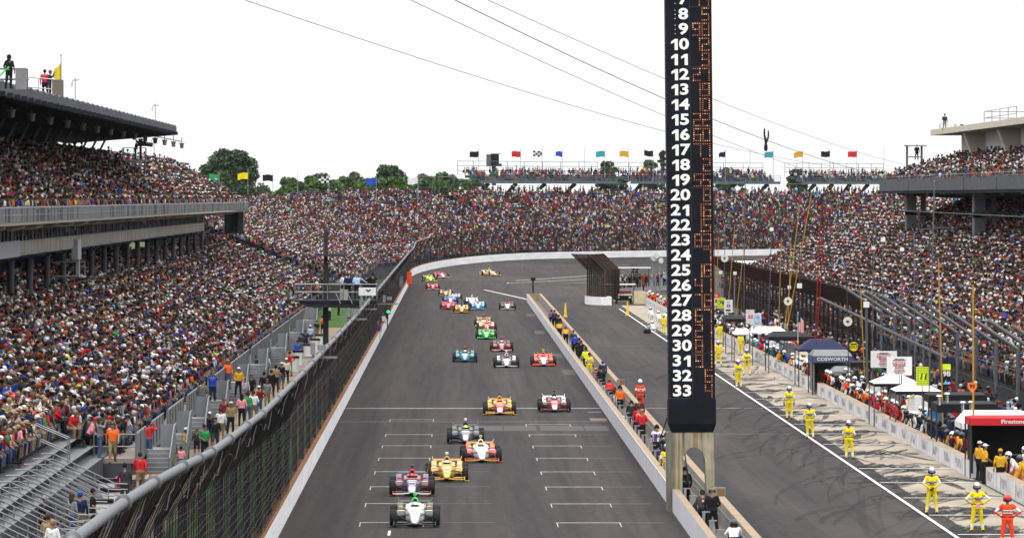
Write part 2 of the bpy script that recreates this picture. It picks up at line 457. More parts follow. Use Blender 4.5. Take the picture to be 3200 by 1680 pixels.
# crowd templates: the same figures, lighter, with clothes that vary at random
def ramp_mat(name, seed, stops, rough=.8):
    m = bpy.data.materials.new(name); m.use_nodes = True
    n, l = m.node_tree.nodes, m.node_tree.links
    oi = n.new('ShaderNodeObjectInfo'); mu = n.new('ShaderNodeMath'); mu.operation = 'MULTIPLY_ADD'
    mu.inputs[1].default_value = 4177.0; mu.inputs[2].default_value = seed
    wn = n.new('ShaderNodeTexWhiteNoise'); wn.noise_dimensions = '1D'
    rp = n.new('ShaderNodeValToRGB'); rp.color_ramp.interpolation = 'CONSTANT'
    l.new(oi.outputs['Random'], mu.inputs[0]); l.new(mu.outputs[0], wn.inputs['W']); l.new(wn.outputs['Value'], rp.inputs[0])
    tot = sum(s[1] for s in stops); acc = 0
    el = rp.color_ramp.elements
    el.remove(el[1])
    for i, (c, wt) in enumerate(stops):
        e = el[0] if i == 0 else el.new(acc / tot)
        e.position = acc / tot; e.color = (*c, 1); acc += wt
    hv = n.new('ShaderNodeHueSaturation')
    mr = n.new('ShaderNodeMapRange'); mr.inputs[3].default_value, mr.inputs[4].default_value = .4, 1.1
    w2 = n.new('ShaderNodeTexWhiteNoise'); w2.noise_dimensions = '1D'
    m2 = n.new('ShaderNodeMath'); m2.operation = 'MULTIPLY_ADD'; m2.inputs[1].default_value = 2311.0; m2.inputs[2].default_value = seed + 5
    l.new(oi.outputs['Random'], m2.inputs[0]); l.new(m2.outputs[0], w2.inputs['W']); l.new(w2.outputs['Value'], mr.inputs[0]); l.new(mr.outputs[0], hv.inputs['Value'])
    l.new(rp.outputs[0], hv.inputs['Color'])
    b = n['Principled BSDF']; b.inputs['Roughness'].default_value = rough; b.inputs['Specular IOR Level'].default_value = .08
    l.new(hv.outputs[0], b.inputs['Base Color'])
    return m
P = PAL
cr_shirt = ramp_mat('crowd_shirt', 1.5, [(P['black'], 25), (P['white'], 9), (P['charcoal'], 15), (P['red'], 7), (P['navy'], 13), (P['grey'], 6), (P['darkred'], 7), (P['blue'], 3.5), (P['lightblue'], 2.5), (P['orange'], 1.6), (P['pink'], 1.5), (P['green'], 2), (P['yellow'], 1.6), (P['tan'], 4.5), (P['brown'], 6), (P['lilac'], 1), (P['purple'], 1.5), (P['skyblue'], 1.5)])
cr_legs = ramp_mat('crowd_trousers', 7.1, [(P['denim'], 30), (P['black'], 25), (P['navy'], 15), (P['khaki'], 18), (P['charcoal'], 12), (SKIN['skin_tan'], 6)])
cr_head = ramp_mat('crowd_headwear', 13.7, [(P['brown'], 24), (P['black'], 27), (P['white'], 16), (P['tan'], 6), (P['red'], 4), (P['charcoal'], 7), (P['grey'], 4), (P['blue'], 2), (P['orange'], 1.5)])
cr_skin = ramp_mat('crowd_skin', 21.3, [(SKIN['skin'], 60), ((.32, .19, .14), 25), (SKIN['skin_tan'], 20), (SKIN['skin_dark'], 6)], .55)
CROWD_T = []
for _i, (_p, _h) in enumerate((('sit', 'cap'), ('sit_lean', 'hair'), ('sit', 'long_hair'), ('sit_lean', 'cap'), ('sit', 'hair'), ('sit_aim', 'cap'), ('relaxed', 'cap'), ('stand', 'hair'), ('aim', 'cap'))):
    S, hy, hands = skeleton(POSES[_p])
    me, idx = fuse('crowd_person', S, .045, .16)
    mb = MB(); hm = head_mesh(_h); mb.text(hm, hy, 3)
    mp = {SHIRT: 0, SLEEVE: 2 if _i % 2 else 0, TROUS: 1, SHIN: 1, SHOE: 4, SKINS: 2, ARMB: 0, SHINB: 1, BELT: 0, GLOVE: 2, DARK: 4}
    m2 = slots_mesh(me, [mp[i] for i in idx], mb)
    if not _i % 2:
        pass
    t = bpy.data.objects.new('crowd_person', m2.mesh('crowd_person', [cr_shirt, cr_legs, cr_skin, cr_head, black], True))
    CROWD_T.append(t)                                     # never linked to the scene: only the crowd node groups use it
SEATED, STANDING = (0, 1, 2, 3, 4, 5), (6, 7, 8)

def crowd(name, pts, label):
    """pts: (x, y, z, heading, template, scale) -> ONE object of kind stuff"""
    a = np.array(pts)
    me = bpy.data.meshes.new(name)
    me.vertices.add(len(a))
    me.vertices.foreach_set('co', a[:, :3].astype(np.float32).ravel())
    for nm, ty, col in (('heading', 'FLOAT', 3), ('pick', 'INT', 4), ('size', 'FLOAT', 5)):
        at = me.attributes.new(nm, ty, 'POINT')
        at.data.foreach_set('value', a[:, col].astype(np.int32 if ty == 'INT' else np.float32))
    o = link(name, me)
    g = bpy.data.node_groups.new(name, 'GeometryNodeTree')
    g.interface.new_socket('Geometry', in_out='INPUT', socket_type='NodeSocketGeometry')
    g.interface.new_socket('Geometry', in_out='OUTPUT', socket_type='NodeSocketGeometry')
    n, l = g.nodes, g.links
    gi, go = n.new('NodeGroupInput'), n.new('NodeGroupOutput')
    g2i = n.new('GeometryNodeGeometryToInstance')
    for t in reversed(CROWD_T):
        oi = n.new('GeometryNodeObjectInfo'); oi.inputs['Object'].default_value = t
        l.new(oi.outputs['Geometry'], g2i.inputs[0])
    m2p = n.new('GeometryNodeMeshToPoints')
    l.new(gi.outputs[0], m2p.inputs[0])
    iop = n.new('GeometryNodeInstanceOnPoints')
    l.new(m2p.outputs[0], iop.inputs['Points']); l.new(g2i.outputs[0], iop.inputs['Instance'])
    iop.inputs['Pick Instance'].default_value = True
    def attr(nm, ty):
        q = n.new('GeometryNodeInputNamedAttribute'); q.data_type = ty; q.inputs['Name'].default_value = nm
        return q.outputs[0]
    l.new(attr('pick', 'INT'), iop.inputs['Instance Index'])
    cx = n.new('ShaderNodeCombineXYZ'); l.new(attr('heading', 'FLOAT'), cx.inputs['Z'])
    l.new(cx.outputs[0], iop.inputs['Rotation'])
    l.new(attr('size', 'FLOAT'), iop.inputs['Scale'])
    l.new(iop.outputs[0], go.inputs[0])
    md = o.modifiers.new('crowd', 'NODES'); md.node_group = g
    return tag(o, label, 'crowd', None, 'stuff')
# ---------------------------------------------------------------- open-wheel race cars (nose towards -Y), every part its own mesh
def sring(y, w, zb, zt, x=0, n=14, e=.55):
    """rounded-box section"""
    out = []
    for i in range(n):
        t = 2 * PI * (i + .5) / n
        c, s = math.cos(t), math.sin(t)
        out.append((x + w * math.copysign(abs(c) ** e, c), y, (zb + zt) / 2 + (zt - zb) / 2 * math.copysign(abs(s) ** e, s)))
    return out
carbon = M('carbon_fibre', (.018, .019, .021), .35, 0, .2, 8)
CARMESH = {}
def car_parts():
    P_ = [black]
    def reg(key, mb, nm, smooth=True, sub=()): CARMESH[key] = mb.mesh(key, [P_[0]] * nm, smooth)
    # tub and nose: slot 0 nose tip, 1 upper nose, 2 tub
    mb = MB()
    S = [(-2.66, .05, .18, .23), (-2.58, .1, .14, .27), (-2.3, .135, .13, .33), (-1.9, .17, .13, .42), (-1.5, .205, .13, .51), (-1.1, .245, .09, .585), (-.8, .3, .06, .64), (-.55, .35, .05, .665), (-.35, .37, .05, .66), (.05, .39, .05, .66), (.35, .38, .05, .7)]
    mb.rings([sring(*a) for a in S], 0, True, [0, 0, 0, 1, 1, 1, 1, 2, 2, 2])
    for y0, y1, wd in ((-1.45, -1.25, .12), (-1.12, -.92, .16), (-2.0, -1.88, .08)):
        za, zb = .52 + (y0 + 1.5) * .18, .52 + (y1 + 1.5) * .18
        mb.add([(-wd, y0, za + .012), (wd, y0, za + .012), (wd, y1, zb + .012), (-wd, y1, zb + .012)], [(0, 1, 2, 3)], 3)
    reg('nose', mb, 4)
    # cockpit surround
    mb = MB()
    for s in (-1, 1): mb.rings([sring(y, wd, .6, zt, s * .27, 10) for y, wd, zt in ((-.62, .05, .66), (-.3, .085, .7), (.1, .1, .75), (.36, .1, .79))], 0)
    mb.rings([sring(y, .26, .6, zt) for y, zt in ((.18, .8), (.4, .86))], 0)
    mb.rings([sring(-.62, .24, .64, .675), sring(-.5, .24, .66, .72)], 0)
    mb.rings([sring(y, .2, .6, .69) for y in (-.5, .2)], 1)
    reg('cockpit', mb, 2)
    # engine cover
    mb = MB()
    mb.rings([sring(y, wd, .1, zt) for y, wd, zt in ((.34, .33, .78), (.6, .3, .8), (.95, .25, .74), (1.3, .18, .66), (1.7, .12, .52), (2.05, .08, .42))], 0)
    reg('engine_cover', mb, 1)
    # air scoop: rim + dark mouth
    mb = MB()
    mb.rings([sring(.27, .105, .74, 1.03, 0, 14, .8), sring(.3, .13, .7, 1.06, 0, 14, .8), sring(.6, .125, .74, 1.04, 0, 14, .8), sring(1.1, .07, .7, .9, 0, 14, .8), sring(1.6, .02, .55, .7, 0, 14, .8)], 0)
    mb.rings([sring(.262, .075, .82, 1.0, 0, 14, .8), sring(.29, .075, .82, 1.0, 0, 14, .8)], 1)
    reg('air_scoop', mb, 2)
    mb = MB()
    mb.bb(-.025, .34, 1.02, .025, .5, 1.15, 0); mb.rings([sring(.3, .06, 1.13, 1.23), sring(.33, .075, 1.12, 1.24), sring(.5, .075, 1.12, 1.24), sring(.54, .04, 1.15, 1.21)], 1)
    reg('camera_pod', mb, 2)
    for s, key in ((-1, 'sidepod_a'), (1, 'sidepod_b')):
        mb = MB()
        mb.rings([sring(y, wd, .055, zt, s * x) for y, x, wd, zt in ((-.42, .5, .2, .42), (-.3, .53, .23, .52), (0, .55, .25, .56), (.5, .54, .26, .56), (.95, .48, .25, .5), (1.25, .36, .17, .38))], 0)
        mb.rings([sring(-.435, .16, .1, .32, s * .5), sring(-.4, .16, .1, .32, s * .5)], 1)
        mb.bar((s * .3, -.62, .22), (s * .72, -.45, .12), .03, 5, None, 1)
        mb.add([(s * .42, -.24, .548), (s * .66, -.24, .548), (s * .66, .06, .566), (s * .42, .06, .566)][::s], [(0, 1, 2, 3)], 2)
        reg(key, mb, 3)
        mb = MB()          # curved guard inboard of and over the rear wheel, and the bumper behind it
        q = [(.72, .1), (.9, .4), (1.1, .62), (1.35, .76), (1.6, .8), (1.72, .76), (1.5, .66), (1.3, .5), (1.15, .25), (1.1, .1)]
        mb.prism(q, lambda u, v, k: (s * (.47 + k * .22), u, v), 0)
        mb.prism([(1.98, .16), (2.1, .2), (2.1, .62), (2.0, .66), (1.96, .5)], lambda u, v, k: (s * (.52 + k * .44), u, v), 0)
        reg('wheel_guard' + key[-2:], mb, 1)
        mb = MB()
        mb.bar((s * .3, -.52, .64), (s * .48, -.56, .72), .012, 5, None, 0)
        mb.rings([sring(y, wd, .72 - h, .72 + h, s * .55, 8) for y, wd, h in ((-.66, .05, .03), (-.6, .085, .045), (-.54, .085, .045))], 0)
        reg('mirror' + key[-2:], mb, 1)
    # front wing: main plane, flap, end plates; slot 1 = plates
    mb = MB()
    def plane(y0, y1, zoff, pts, th, m):
        mb.rings([[(x, y0 + dy, z + zoff), (x, y1 + dy, z + zoff + .012), (x, y1 + dy, z + zoff + .012 + th), (x, y0 + dy, z + zoff + th)] for x, z, dy in pts], m)
    W = [(-.8, .1, .12), (-.42, .1, .02), (-.22, .13, -.06), (0, .155, -.1), (.22, .13, -.06), (.42, .1, .02), (.8, .1, .12)]
    plane(-2.5, -2.25, 0, W, .026, 0)
    for sg in (-1, 1): plane(-2.27, -2.05, .06, [(sg * .8, .12, .1), (sg * .3, .11, .0)][::sg], .02, 1)
    for s in (-1, 1): mb.prism([(-2.45, .05), (-1.95, .05), (-1.95, .24), (-2.15, .22), (-2.45, .12)], lambda u, v, k: (s * (.79 + k * .025), u, v), 1); mb.bb(s * .9 - .1, -2.4, .05, s * .9 + .1, -2.1, .075, 1)
    reg('front_wing', mb, 2, False)
    mb = MB()
    mb.rings([[(x, 1.75, .79), (x, 2.02, .805), (x, 2.02, .835), (x, 1.75, .825)] for x in (-.6, .6)], 0)
    mb.rings([[(x, 2.03, .84), (x, 2.14, .855), (x, 2.14, .865), (x, 2.03, .855)] for x in (-.6, .6)], 0)
    mb.bb(-.05, 1.8, .45, .05, 2.0, .8, 1)
    reg('rear_wing', mb, 2, False)
    for s, k in ((-1, '_a'), (1, '_b')):
        mb = MB()
        mb.prism([(1.72, .62), (2.2, .5), (2.22, .85), (2.15, .98), (2.05, .98), (1.75, .84)], lambda u, v, k: (s * (.6 + k * .02 + max(0, v - .83) * .35), u, v), 0)
        reg('wing_end_plate' + k, mb, 1, False)
    mb = MB()
    mb.bb(-.78, -.45, .03, .78, 1.75, .065, 0); mb.bb(-.3, -1.2, .03, .3, -.45, .06, 0); mb.bb(-.45, 1.75, .1, .45, 2.1, .3, 0)
    reg('floor', mb, 1, False)
    for s, k in ((-1, '_a'), (1, '_b')):
        for x0, x1, r, nm, L in ((.19, .7, .018, 'front_suspension', ((-1.75, .46, -1.5, .42), (-1.25, .5, -1.5, .42), (-1.8, .18, -1.5, .2), (-1.2, .16, -1.5, .2), (-1.6, .2, -1.55, .46))),
                                 (.14, .66, .02, 'rear_suspension', ((1.3, .42, 1.55, .42), (1.8, .42, 1.55, .42), (1.3, .18, 1.55, .2), (1.8, .2, 1.55, .2)))):
            mb = MB()
            for y0, z0, y1, z1 in L: mb.bar((s * x0, y0, z0), (s * x1, y1, z1), r, 5)
            mb.bar((s * x1, L[0][2], .2), (s * x1, L[0][2], .43), .04, 6)
            reg(nm + k, mb, 1, False)
    for key, r, wd in (('tyre_front', .335, .27), ('tyre_rear', .355, .37)):
        mb = MB(); h = wd / 2
        mb.rings([[(x, rr * math.cos(2 * PI * i / 28), rr * math.sin(2 * PI * i / 28)) for i in range(28)] for x, rr in ((-h * .9, r * .62), (-h, r * .72), (-h, r * .86), (-h * .86, r * .965), (-h * .5, r), (h * .5, r), (h * .86, r * .965), (h, r * .86), (h, r * .72), (h * .9, r * .62))], 0, False)
        reg(key, mb, 1)
        mb = MB()
        mb.rings([[(x, rr * math.cos(2 * PI * i / 24), rr * math.sin(2 * PI * i / 24)) for i in range(24)] for x, rr in ((-h * .95, r * .63), (-h * .6, r * .5), (-h * .6, .05), (h * .6, .05), (h * .6, r * .5), (h * .95, r * .63))], 0, True)
        mb.rings([[(x, rr * math.cos(2 * PI * i / 24), rr * math.sin(2 * PI * i / 24)) for i in range(24)] for x, rr in ((h * 1.005, r * .8), (h * 1.005, r * .86))], 1, False)
        mb.rings([[(x, rr * math.cos(2 * PI * i / 24), rr * math.sin(2 * PI * i / 24)) for i in range(24)] for x, rr in ((-h * 1.005, r * .8), (-h * 1.005, r * .86))], 1, False)
        reg('rim' + key[4:], mb, 2)
    # chest of the driver in the cockpit
    mb = MB()
    mb.ell((0, .05, .55), (.22, .14, .22), 10, 6, 0); mb.ell((0, -.02, .66), (.08, .08, .09), 8, 5, 1)
    for s in (-1, 1): mb.tube([(s * .2, 0, .62), (s * .22, -.2, .58), (s * .1, -.36, .6)], .05, 7, 0)
    reg('driver', mb, 2)
car_parts()
def race_car(loc, rz, label, drv, tip, nose, tub, pod, guard, scoop, pods2, fw, rw, helmet, mir, patch='white', rim='silver'):
    t = thing('race_car', label, 'race car', loc, rz, 'race cars coming down the straight')
    def p(key, cols, name=None, par=t, loc=None):
        o = link(name or key, CARMESH[key], par, loc)
        for i, c in enumerate(cols): setmat(o, i, c if not isinstance(c, str) else paint(c))
        return o
    p('nose', (tip, nose, tub, patch)); p('cockpit', (tub, black), 'cockpit_surround'); p('engine_cover', (tub,))
    p('air_scoop', (scoop, black)); p('camera_pod', (scoop, pods2))
    for k in ('_a', '_b'):
        p('sidepod' + k, (pod, black, patch), 'sidepod'); p('wheel_guard' + k, (guard,), 'wheel_guard'); p('mirror' + k, (mir,), 'mirror'); p('wing_end_plate' + k, (rw,), 'wing_end_plate'); p('front_suspension' + k, (carbon,), 'suspension'); p('rear_suspension' + k, (carbon,), 'suspension')
    p('front_wing', (fw, pod if fw != 'black' else carbon)); p('rear_wing', (rw, carbon))
    p('floor', (carbon,))
    for y, key, x, r in ((-1.5, 'front', .83, .335), (1.55, 'rear', .79, .355)):
        for s in (-1, 1):
            wl = p('tyre_' + key, (rubber,), 'wheel', t, (s * x, y, r))
            p('rim_' + key, (rim, 'white'), 'rim', wl)
    d = link('person', CARMESH['driver'], None, loc, rz)
    setmat(d, 0, cloth(helmet if helmet in PAL else 'white')); setmat(d, 1, skin())
    tag(d, drv, 'driver', 'drivers in their cockpits')
    h = link('helmet', head_mesh('helmet'), d, (0, -.02, .63)); setmat(h, 0, paint(helmet)); setmat(h, 1, black)
    return t
# ---------------------------------------------------------------- the track: straight along +Y, then a banked left-hander seen from outside its exit
WALLX, S0, RT = -6.6, 1000.0, 256.0
TC = (WALLX + RT, S0)
def outer(s, d):
    """point d metres outside the wall, s metres along it"""
    if s <= S0: return WALLX - d, s
    a = (s - S0) / RT
    return TC[0] - (RT + d) * math.cos(a), TC[1] + (RT + d) * math.sin(a)
def bank(s):
    t = min(1, max(0, (s - 960) / 150)); return 2.35 * t * t * (3 - 2 * t)
def outward(s):
    a = max(0, (s - S0) / RT); return math.atan2(math.sin(a), -math.cos(a))
def asphalt(name, base, streak, sc):
    m = bpy.data.materials.new(name); m.use_nodes = True
    n, l = m.node_tree.nodes, m.node_tree.links
    b = n['Principled BSDF']; b.inputs['Roughness'].default_value = .95; b.inputs['Specular IOR Level'].default_value = .08
    tc = n.new('ShaderNodeTexCoord')
    def noise(scale, sv, det=4, dist=0):
        mp = n.new('ShaderNodeMapping'); mp.inputs['Scale'].default_value = sv
        z = n.new('ShaderNodeTexNoise'); z.inputs['Scale'].default_value = scale; z.inputs['Detail'].default_value = det; z.inputs['Distortion'].default_value = dist
        l.new(tc.outputs['Object'], mp.inputs[0]); l.new(mp.outputs[0], z.inputs['Vector'])
        return z.outputs[0]
    def ramp(src, c0, c1, p0=.35, p1=.68):
        r = n.new('ShaderNodeValToRGB'); r.color_ramp.elements[0].position, r.color_ramp.elements[1].position = p0, p1
        r.color_ramp.elements[0].color, r.color_ramp.elements[1].color = (*c0, 1), (*c1, 1); l.new(src, r.inputs[0]); return r.outputs[0]
    def mul(a, c):
        x = n.new('ShaderNodeMix'); x.data_type = 'RGBA'; x.blend_type = 'MULTIPLY'; x.inputs[0].default_value = 1
        l.new(a, x.inputs[6]); l.new(c, x.inputs[7]); return x.outputs[2]
    big = ramp(noise(1, (.22, .012, 1), 3), base, [c * 1.22 * k for c, k in zip(base, (1.06, 1, .94))])
    col = mul(big, ramp(noise(1, streak, 3, .3), (.74, .75, .78), (1.04, 1.02, 1.0), .36, .62))
    col = mul(col, ramp(noise(1, (2.6, .03, 1), 2), (.84, .84, .86), (1.05, 1.05, 1.04), .38, .55))
    col = mul(col, ramp(noise(sc, (1, 1, 1), 6), (.8, .8, .8), (1.15, 1.15, 1.15)))
    l.new(col, b.inputs['Base Color'])
    bp = n.new('ShaderNodeBump'); bp.inputs['Strength'].default_value = .25; l.new(noise(30, (1, 1, 1), 3), bp.inputs['Height']); l.new(bp.outputs[0], b.inputs['Normal'])
    return m
track_m = asphalt('track_asphalt', (.043, .0398, .0405), (.55, .0035, 1), 2.5)
pit_m = asphalt('pit_asphalt', (.046, .043, .0435), (.35, .01, 1), 1.5)
turn_m = asphalt('turn_asphalt', (.05, .046, .045), (.02, .02, 1), .5)
box_m = M('pit_box_concrete', (.28, .237, .19), .85, 0, .2, .5, bump=.1, stretch=(1, .3, 1))
line_m = M('line_paint', (.6, .6, .59), .6, 0, .12, 2.5)
oldline_m = M('worn_line_paint', (.27, .25, .235), .7, 0, .3, 2.5)
thin_m = M('scuffed_line_paint', (.22, .21, .2), .7, 0, .45, 4)
dark_soil = M('infield_turf', (.05, .075, .03), .95, 0, .3, .1)

mb = MB(); mb.add([(-1200, -150, -.03), (1200, -150, -.03), (1200, 2600, -.03), (-1200, 2600, -.03)], [(0, 1, 2, 3)])
struct(mb.build('ground', dark_soil), 'ground around the speedway')
mb = MB(); mb.add([(WALLX, 40, 0), (8.95, 40, 0), (8.95, 1000, 0), (WALLX, 1000, 0)], [(0, 1, 2, 3)])
struct(mb.build('race_track', track_m), 'dark grey asphalt main straight')
mb = MB(); mb.add([(8.95, 40, -.004), (23.4, 40, -.004), (23.4, 800, -.004), (8.95, 800, -.004)], [(0, 1, 2, 3)])
struct(mb.build('pit_road', pit_m), 'asphalt pit road beside the pit wall')
# inner asphalt and the banked outside lane of the turn
mb = MB(); mb.add([(8.95, 800, -.008), (30, 800, -.008), (60, 1000, -.008), (8.95, 1000, -.008)], [(0, 1, 2, 3)])
mb.add([(-6, 1000, -.008), (140, 1000, -.008), (140, 1180, -.008), (22, 1062, -.008), (6, 1032, -.008)], [(0, 1, 2, 3, 4)])
struct(mb.build('pit_entry_apron', turn_m), 'asphalt apron of the pit entry')
mb = MB(); ss = [960 + i * 8 for i in range(60)]
rows = []
for d in (-16, -12, -8, -4, 0):
    rows.append([(*outer(s, d), .004 + bank(s) * max(0, (d + 16) / 16)) for s in ss])
for a, b in zip(rows, rows[1:]): mb.strip(b, a)
struct(mb.build('banked_turn', turn_m, smooth=True), 'banked asphalt turn at the end of the straight')
def h_at(X, Y):
    if Y < 960: return 0
    if Y <= S0: s, d = Y, WALLX - X
    else:
        dx, dy = TC[0] - X, Y - S0
        s, d = S0 + RT * math.atan2(dy, dx), math.hypot(dx, dy) - RT
    return bank(s) * max(0, (d + 16) / 16) if d <= 0 else bank(s)
def gtrack(x, y):
    h = 0
    for _ in range(12):
        p = gp(x, y, h); h = .5 * h + .5 * h_at(p.x, p.y)
    return gp(x, y, h)
# pit boxes, lawn, walkway
mb = MB(); mb.add([(19.55, 60, 0), (23.4, 60, 0), (23.4, 770, 0), (19.55, 770, 0)], [(0, 1, 2, 3)])
struct(mb.build('pit_boxes', box_m), 'tan concrete pit boxes along the pit wall')
mb = MB(); mb.add([(-11.2, 40, 0), (-7.3, 40, 0), (-7.3, 640, 0), (-11.2, 640, 0)], [(0, 1, 2, 3)])
mb.add([(-24, 640.01, 0), (-7.3, 640.01, 0), (-7.3, 830, 0), (-24, 830, 0)], [(0, 1, 2, 3)])
struct(mb.build('lawn', M('lawn_grass', (.036, .08, .01), .95, 0, .4, .3)), 'mown grass behind the catch fence')
mb = MB(); mb.add([(-15.5, 40, .004), (-11.0, 40, .004), (-11.0, 640, .004), (-15.5, 640, .004)], [(0, 1, 2, 3)])
struct(mb.build('walkway', M('walkway_concrete', (.2, .16, .115), .9, 0, .15, .4)), 'tan concrete spectator walkway in front of the left grandstand')
mb = MB(); mb.add([(17.5, 805, 0), (27, 805, 0), (28, 850, 0), (18.6, 850, 0)], [(0, 1, 2, 3)]); mb.add([(11.5, 968, .004), (36, 970, .004), (38, 1003, .004)], [(0, 1, 2)])
mb.add([(23.8, 40, -.012), (60, 40, -.012), (60, 800, -.012), (23.8, 800, -.012)], [(0, 1, 2, 3)], 1)
struct(mb.build('infield', [grass_m, M('stained_paving', (.075, .07, .063), .9, 0, .3, .5)]), 'infield grass and paving behind the pit wall')

# ---------------------------------------------------------------- painted markings
mb = MB()
def line(a, b, wd, m=0, z=.006):
    a, b = Vector((a[0], a[1], z)), Vector((b[0], b[1], z)); d = (b - a).normalized(); q = Vector((-d.y, d.x, 0)) * wd / 2
    mb.add([a - q, b - q, b + q, a + q], [(0, 1, 2, 3)], m)
line((18.75, 100), (18.75, 745), .15, 0, .03)
for x, y in ((1365, 1321), (1330, 1352), (1347, 1386), (1357, 1423), (1365, 1464), (1372, 1511), (1383, 1563), (1398, 1621)): pass
zr = [367 - 15.85 * i for i in range(13)]
for z in zr:                                           # right-hand grid slots
    line((3.95, z), (6.5, z), .32, 5); line((4.0, z), (4.0, z - 3.2), .04, 5); line((6.45, z), (6.45, z - 3.2), .04, 5); line((6.5, z), (8.2, z), .15, 1)
for z in [375] + [351.5 - 15.85 * i for i in range(12)]:  # left-hand grid slots
    line((-3.72, z), (-1.15, z), .32, 5); line((-3.67, z), (-3.67, z - 3.2), .04, 5); line((-1.2, z), (-1.2, z - 3.2), .04, 5); line((-1.1, z), (1.6, z), .1, 1)
line((-2.47, 250), (-2.47, 246.5), .1)
line((WALLX + .05, 395), (8.8, 395), .95, 2); line((-6.5, 371.5), (8.7, 371.5), .3, 1); line((8.95, 395), (18.6, 395), .5, 2); line((10.7, 352), (18.6, 352), .25, 1)
for z in (475, 560, 640): line((10.6, z), (18.5, z), .12, 1)
z0 = 276.7 - 15 * 6
for i in range(38): line((18.95, z0 + 15 * i), (23.2, z0 + 15 * i), .32, 0, .028)
a, b = gp(1513, 905), gp(1671, 940); line(a, b, .3)
a = gp(1583, 885)
for q in ((1870, 862), (1610, 874)): pass
line(a, gp(1603, 877), .35); line(gp(1603, 877), gp(1860, 860), .35); line(a, gp(1850, 871), .35)
line((7.9, 388), (8.7, 388), .8, 1); line((7.75, 375), (8.7, 375), 4.2, 3)
for x, w_ in ((2.0, 1.3), (3.6, 1.8), (5.9, 2.4), (7.8, 1.3)): line((x, 357), (x + .02, 365), w_, 4, .005)
for x, z in ((8.3, 470), (8.2, 520), (8.0, 610), (8.2, 700)): line((x, z), (x, z + 14), .9, 4)
struct(mb.build('road_markings', [line_m, thin_m, oldline_m, M('patch_concrete', (.16, .125, .09), .9), M('asphalt_patch', (.07, .064, .062), .9), M('grid_line_paint', (.37, .36, .345), .8, 0, .35, 3)]), 'white painted lines and worn grid slots')

# tyre marks: curved ribbons of rubber on the pit boxes and pit road
def rub(name, dens):
    m = bpy.data.materials.new(name); m.use_nodes = True
    n, l = m.node_tree.nodes, m.node_tree.links
    b = n['Principled BSDF']; b.inputs['Base Color'].default_value = (.04, .039, .043, 1); b.inputs['Roughness'].default_value = .9; b.inputs['Specular IOR Level'].default_value = .08
    tc = n.new('ShaderNodeTexCoord'); nz = n.new('ShaderNodeTexNoise'); nz.inputs['Scale'].default_value = 1.6; nz.inputs['Detail'].default_value = 5
    l.new(tc.outputs['Object'], nz.inputs['Vector'])
    mr = n.new('ShaderNodeMapRange'); mr.inputs[1].default_value, mr.inputs[2].default_value, mr.inputs[3].default_value, mr.inputs[4].default_value = .3, .65, dens * .35, dens
    l.new(nz.outputs[0], mr.inputs[0])
    tr = n.new('ShaderNodeBsdfTransparent'); mx = n.new('ShaderNodeMixShader')
    l.new(mr.outputs[0], mx.inputs[0]); l.new(tr.outputs[0], mx.inputs[1]); l.new(b.outputs[0], mx.inputs[2]); l.new(mx.outputs[0], n['Material Output'].inputs[0])
    return m
mb = MB(); lay = 0
def ribbon(pts, wd, m):
    global lay
    lay += 1
    z = .0075 + (lay % 40) * .0004
    A, B = [], []
    for i, p in enumerate(pts):
        q = Vector(pts[min(i + 1, len(pts) - 1)]) - Vector(pts[max(0, i - 1)]); q.normalize()
        k = wd * (.35 + .65 * math.sin(PI * min(1, (i + .6) / len(pts))))
        A.append((p[0] - q.y * k / 2, p[1] + q.x * k / 2, z)); B.append((p[0] + q.y * k / 2, p[1] - q.x * k / 2, z))
    mb.strip(A, B, m)
for b_ in range(-2, 24):
    zb = z0 + 15 * b_ + R.uniform(1, 4); near = b_ < 15; busy = R.uniform(.6, 1.25)
    for k in range(int((44 if near else 16) * busy)):          # fans of rubber where the cars swing in to, and spin away from, each box
        x0 = R.uniform(19.9, 22.9) if k % 4 else R.uniform(19.2, 21.2); L = R.uniform(2.5, 9) * (1.5 if k % 7 == 0 else 1); sw = R.uniform(.5, 3.0) * (1 if R.random() < .82 else -.6)
        y0 = zb + R.uniform(0, 5.5)
        wd = R.choice((.12, .16, .2, .28, .35, .5, .8)); ph = R.uniform(.6, 2.4)
        ribbon([(max(17.6, x0 - sw * (t / 9) ** ph), y0 - L * t / 9) for t in range(10)], wd, (0 if R.random() < .6 else 1) if wd < .6 else R.choice((1, 1, 2)))
    for k in range(5 if near else 1):                           # long sweeps out over the pit road
        L = R.uniform(8, 38); y0 = zb + R.uniform(-6, 12); x0 = R.uniform(17.2, 20.2); cv = R.uniform(.6, 3.8)
        ribbon([(x0 - cv * (1 - (1 - t / 14) ** 2) - 1.2 * t / 14, y0 - L * t / 14) for t in range(15)], R.uniform(.08, .45), R.choice((1, 2, 2)))
struct(mb.build('tyre_marks', [rub('rubber_mark', .85), rub('faint_rubber_mark', .5), rub('very_faint_rubber_mark', .28)]), 'dark curved tyre marks in the pit boxes')

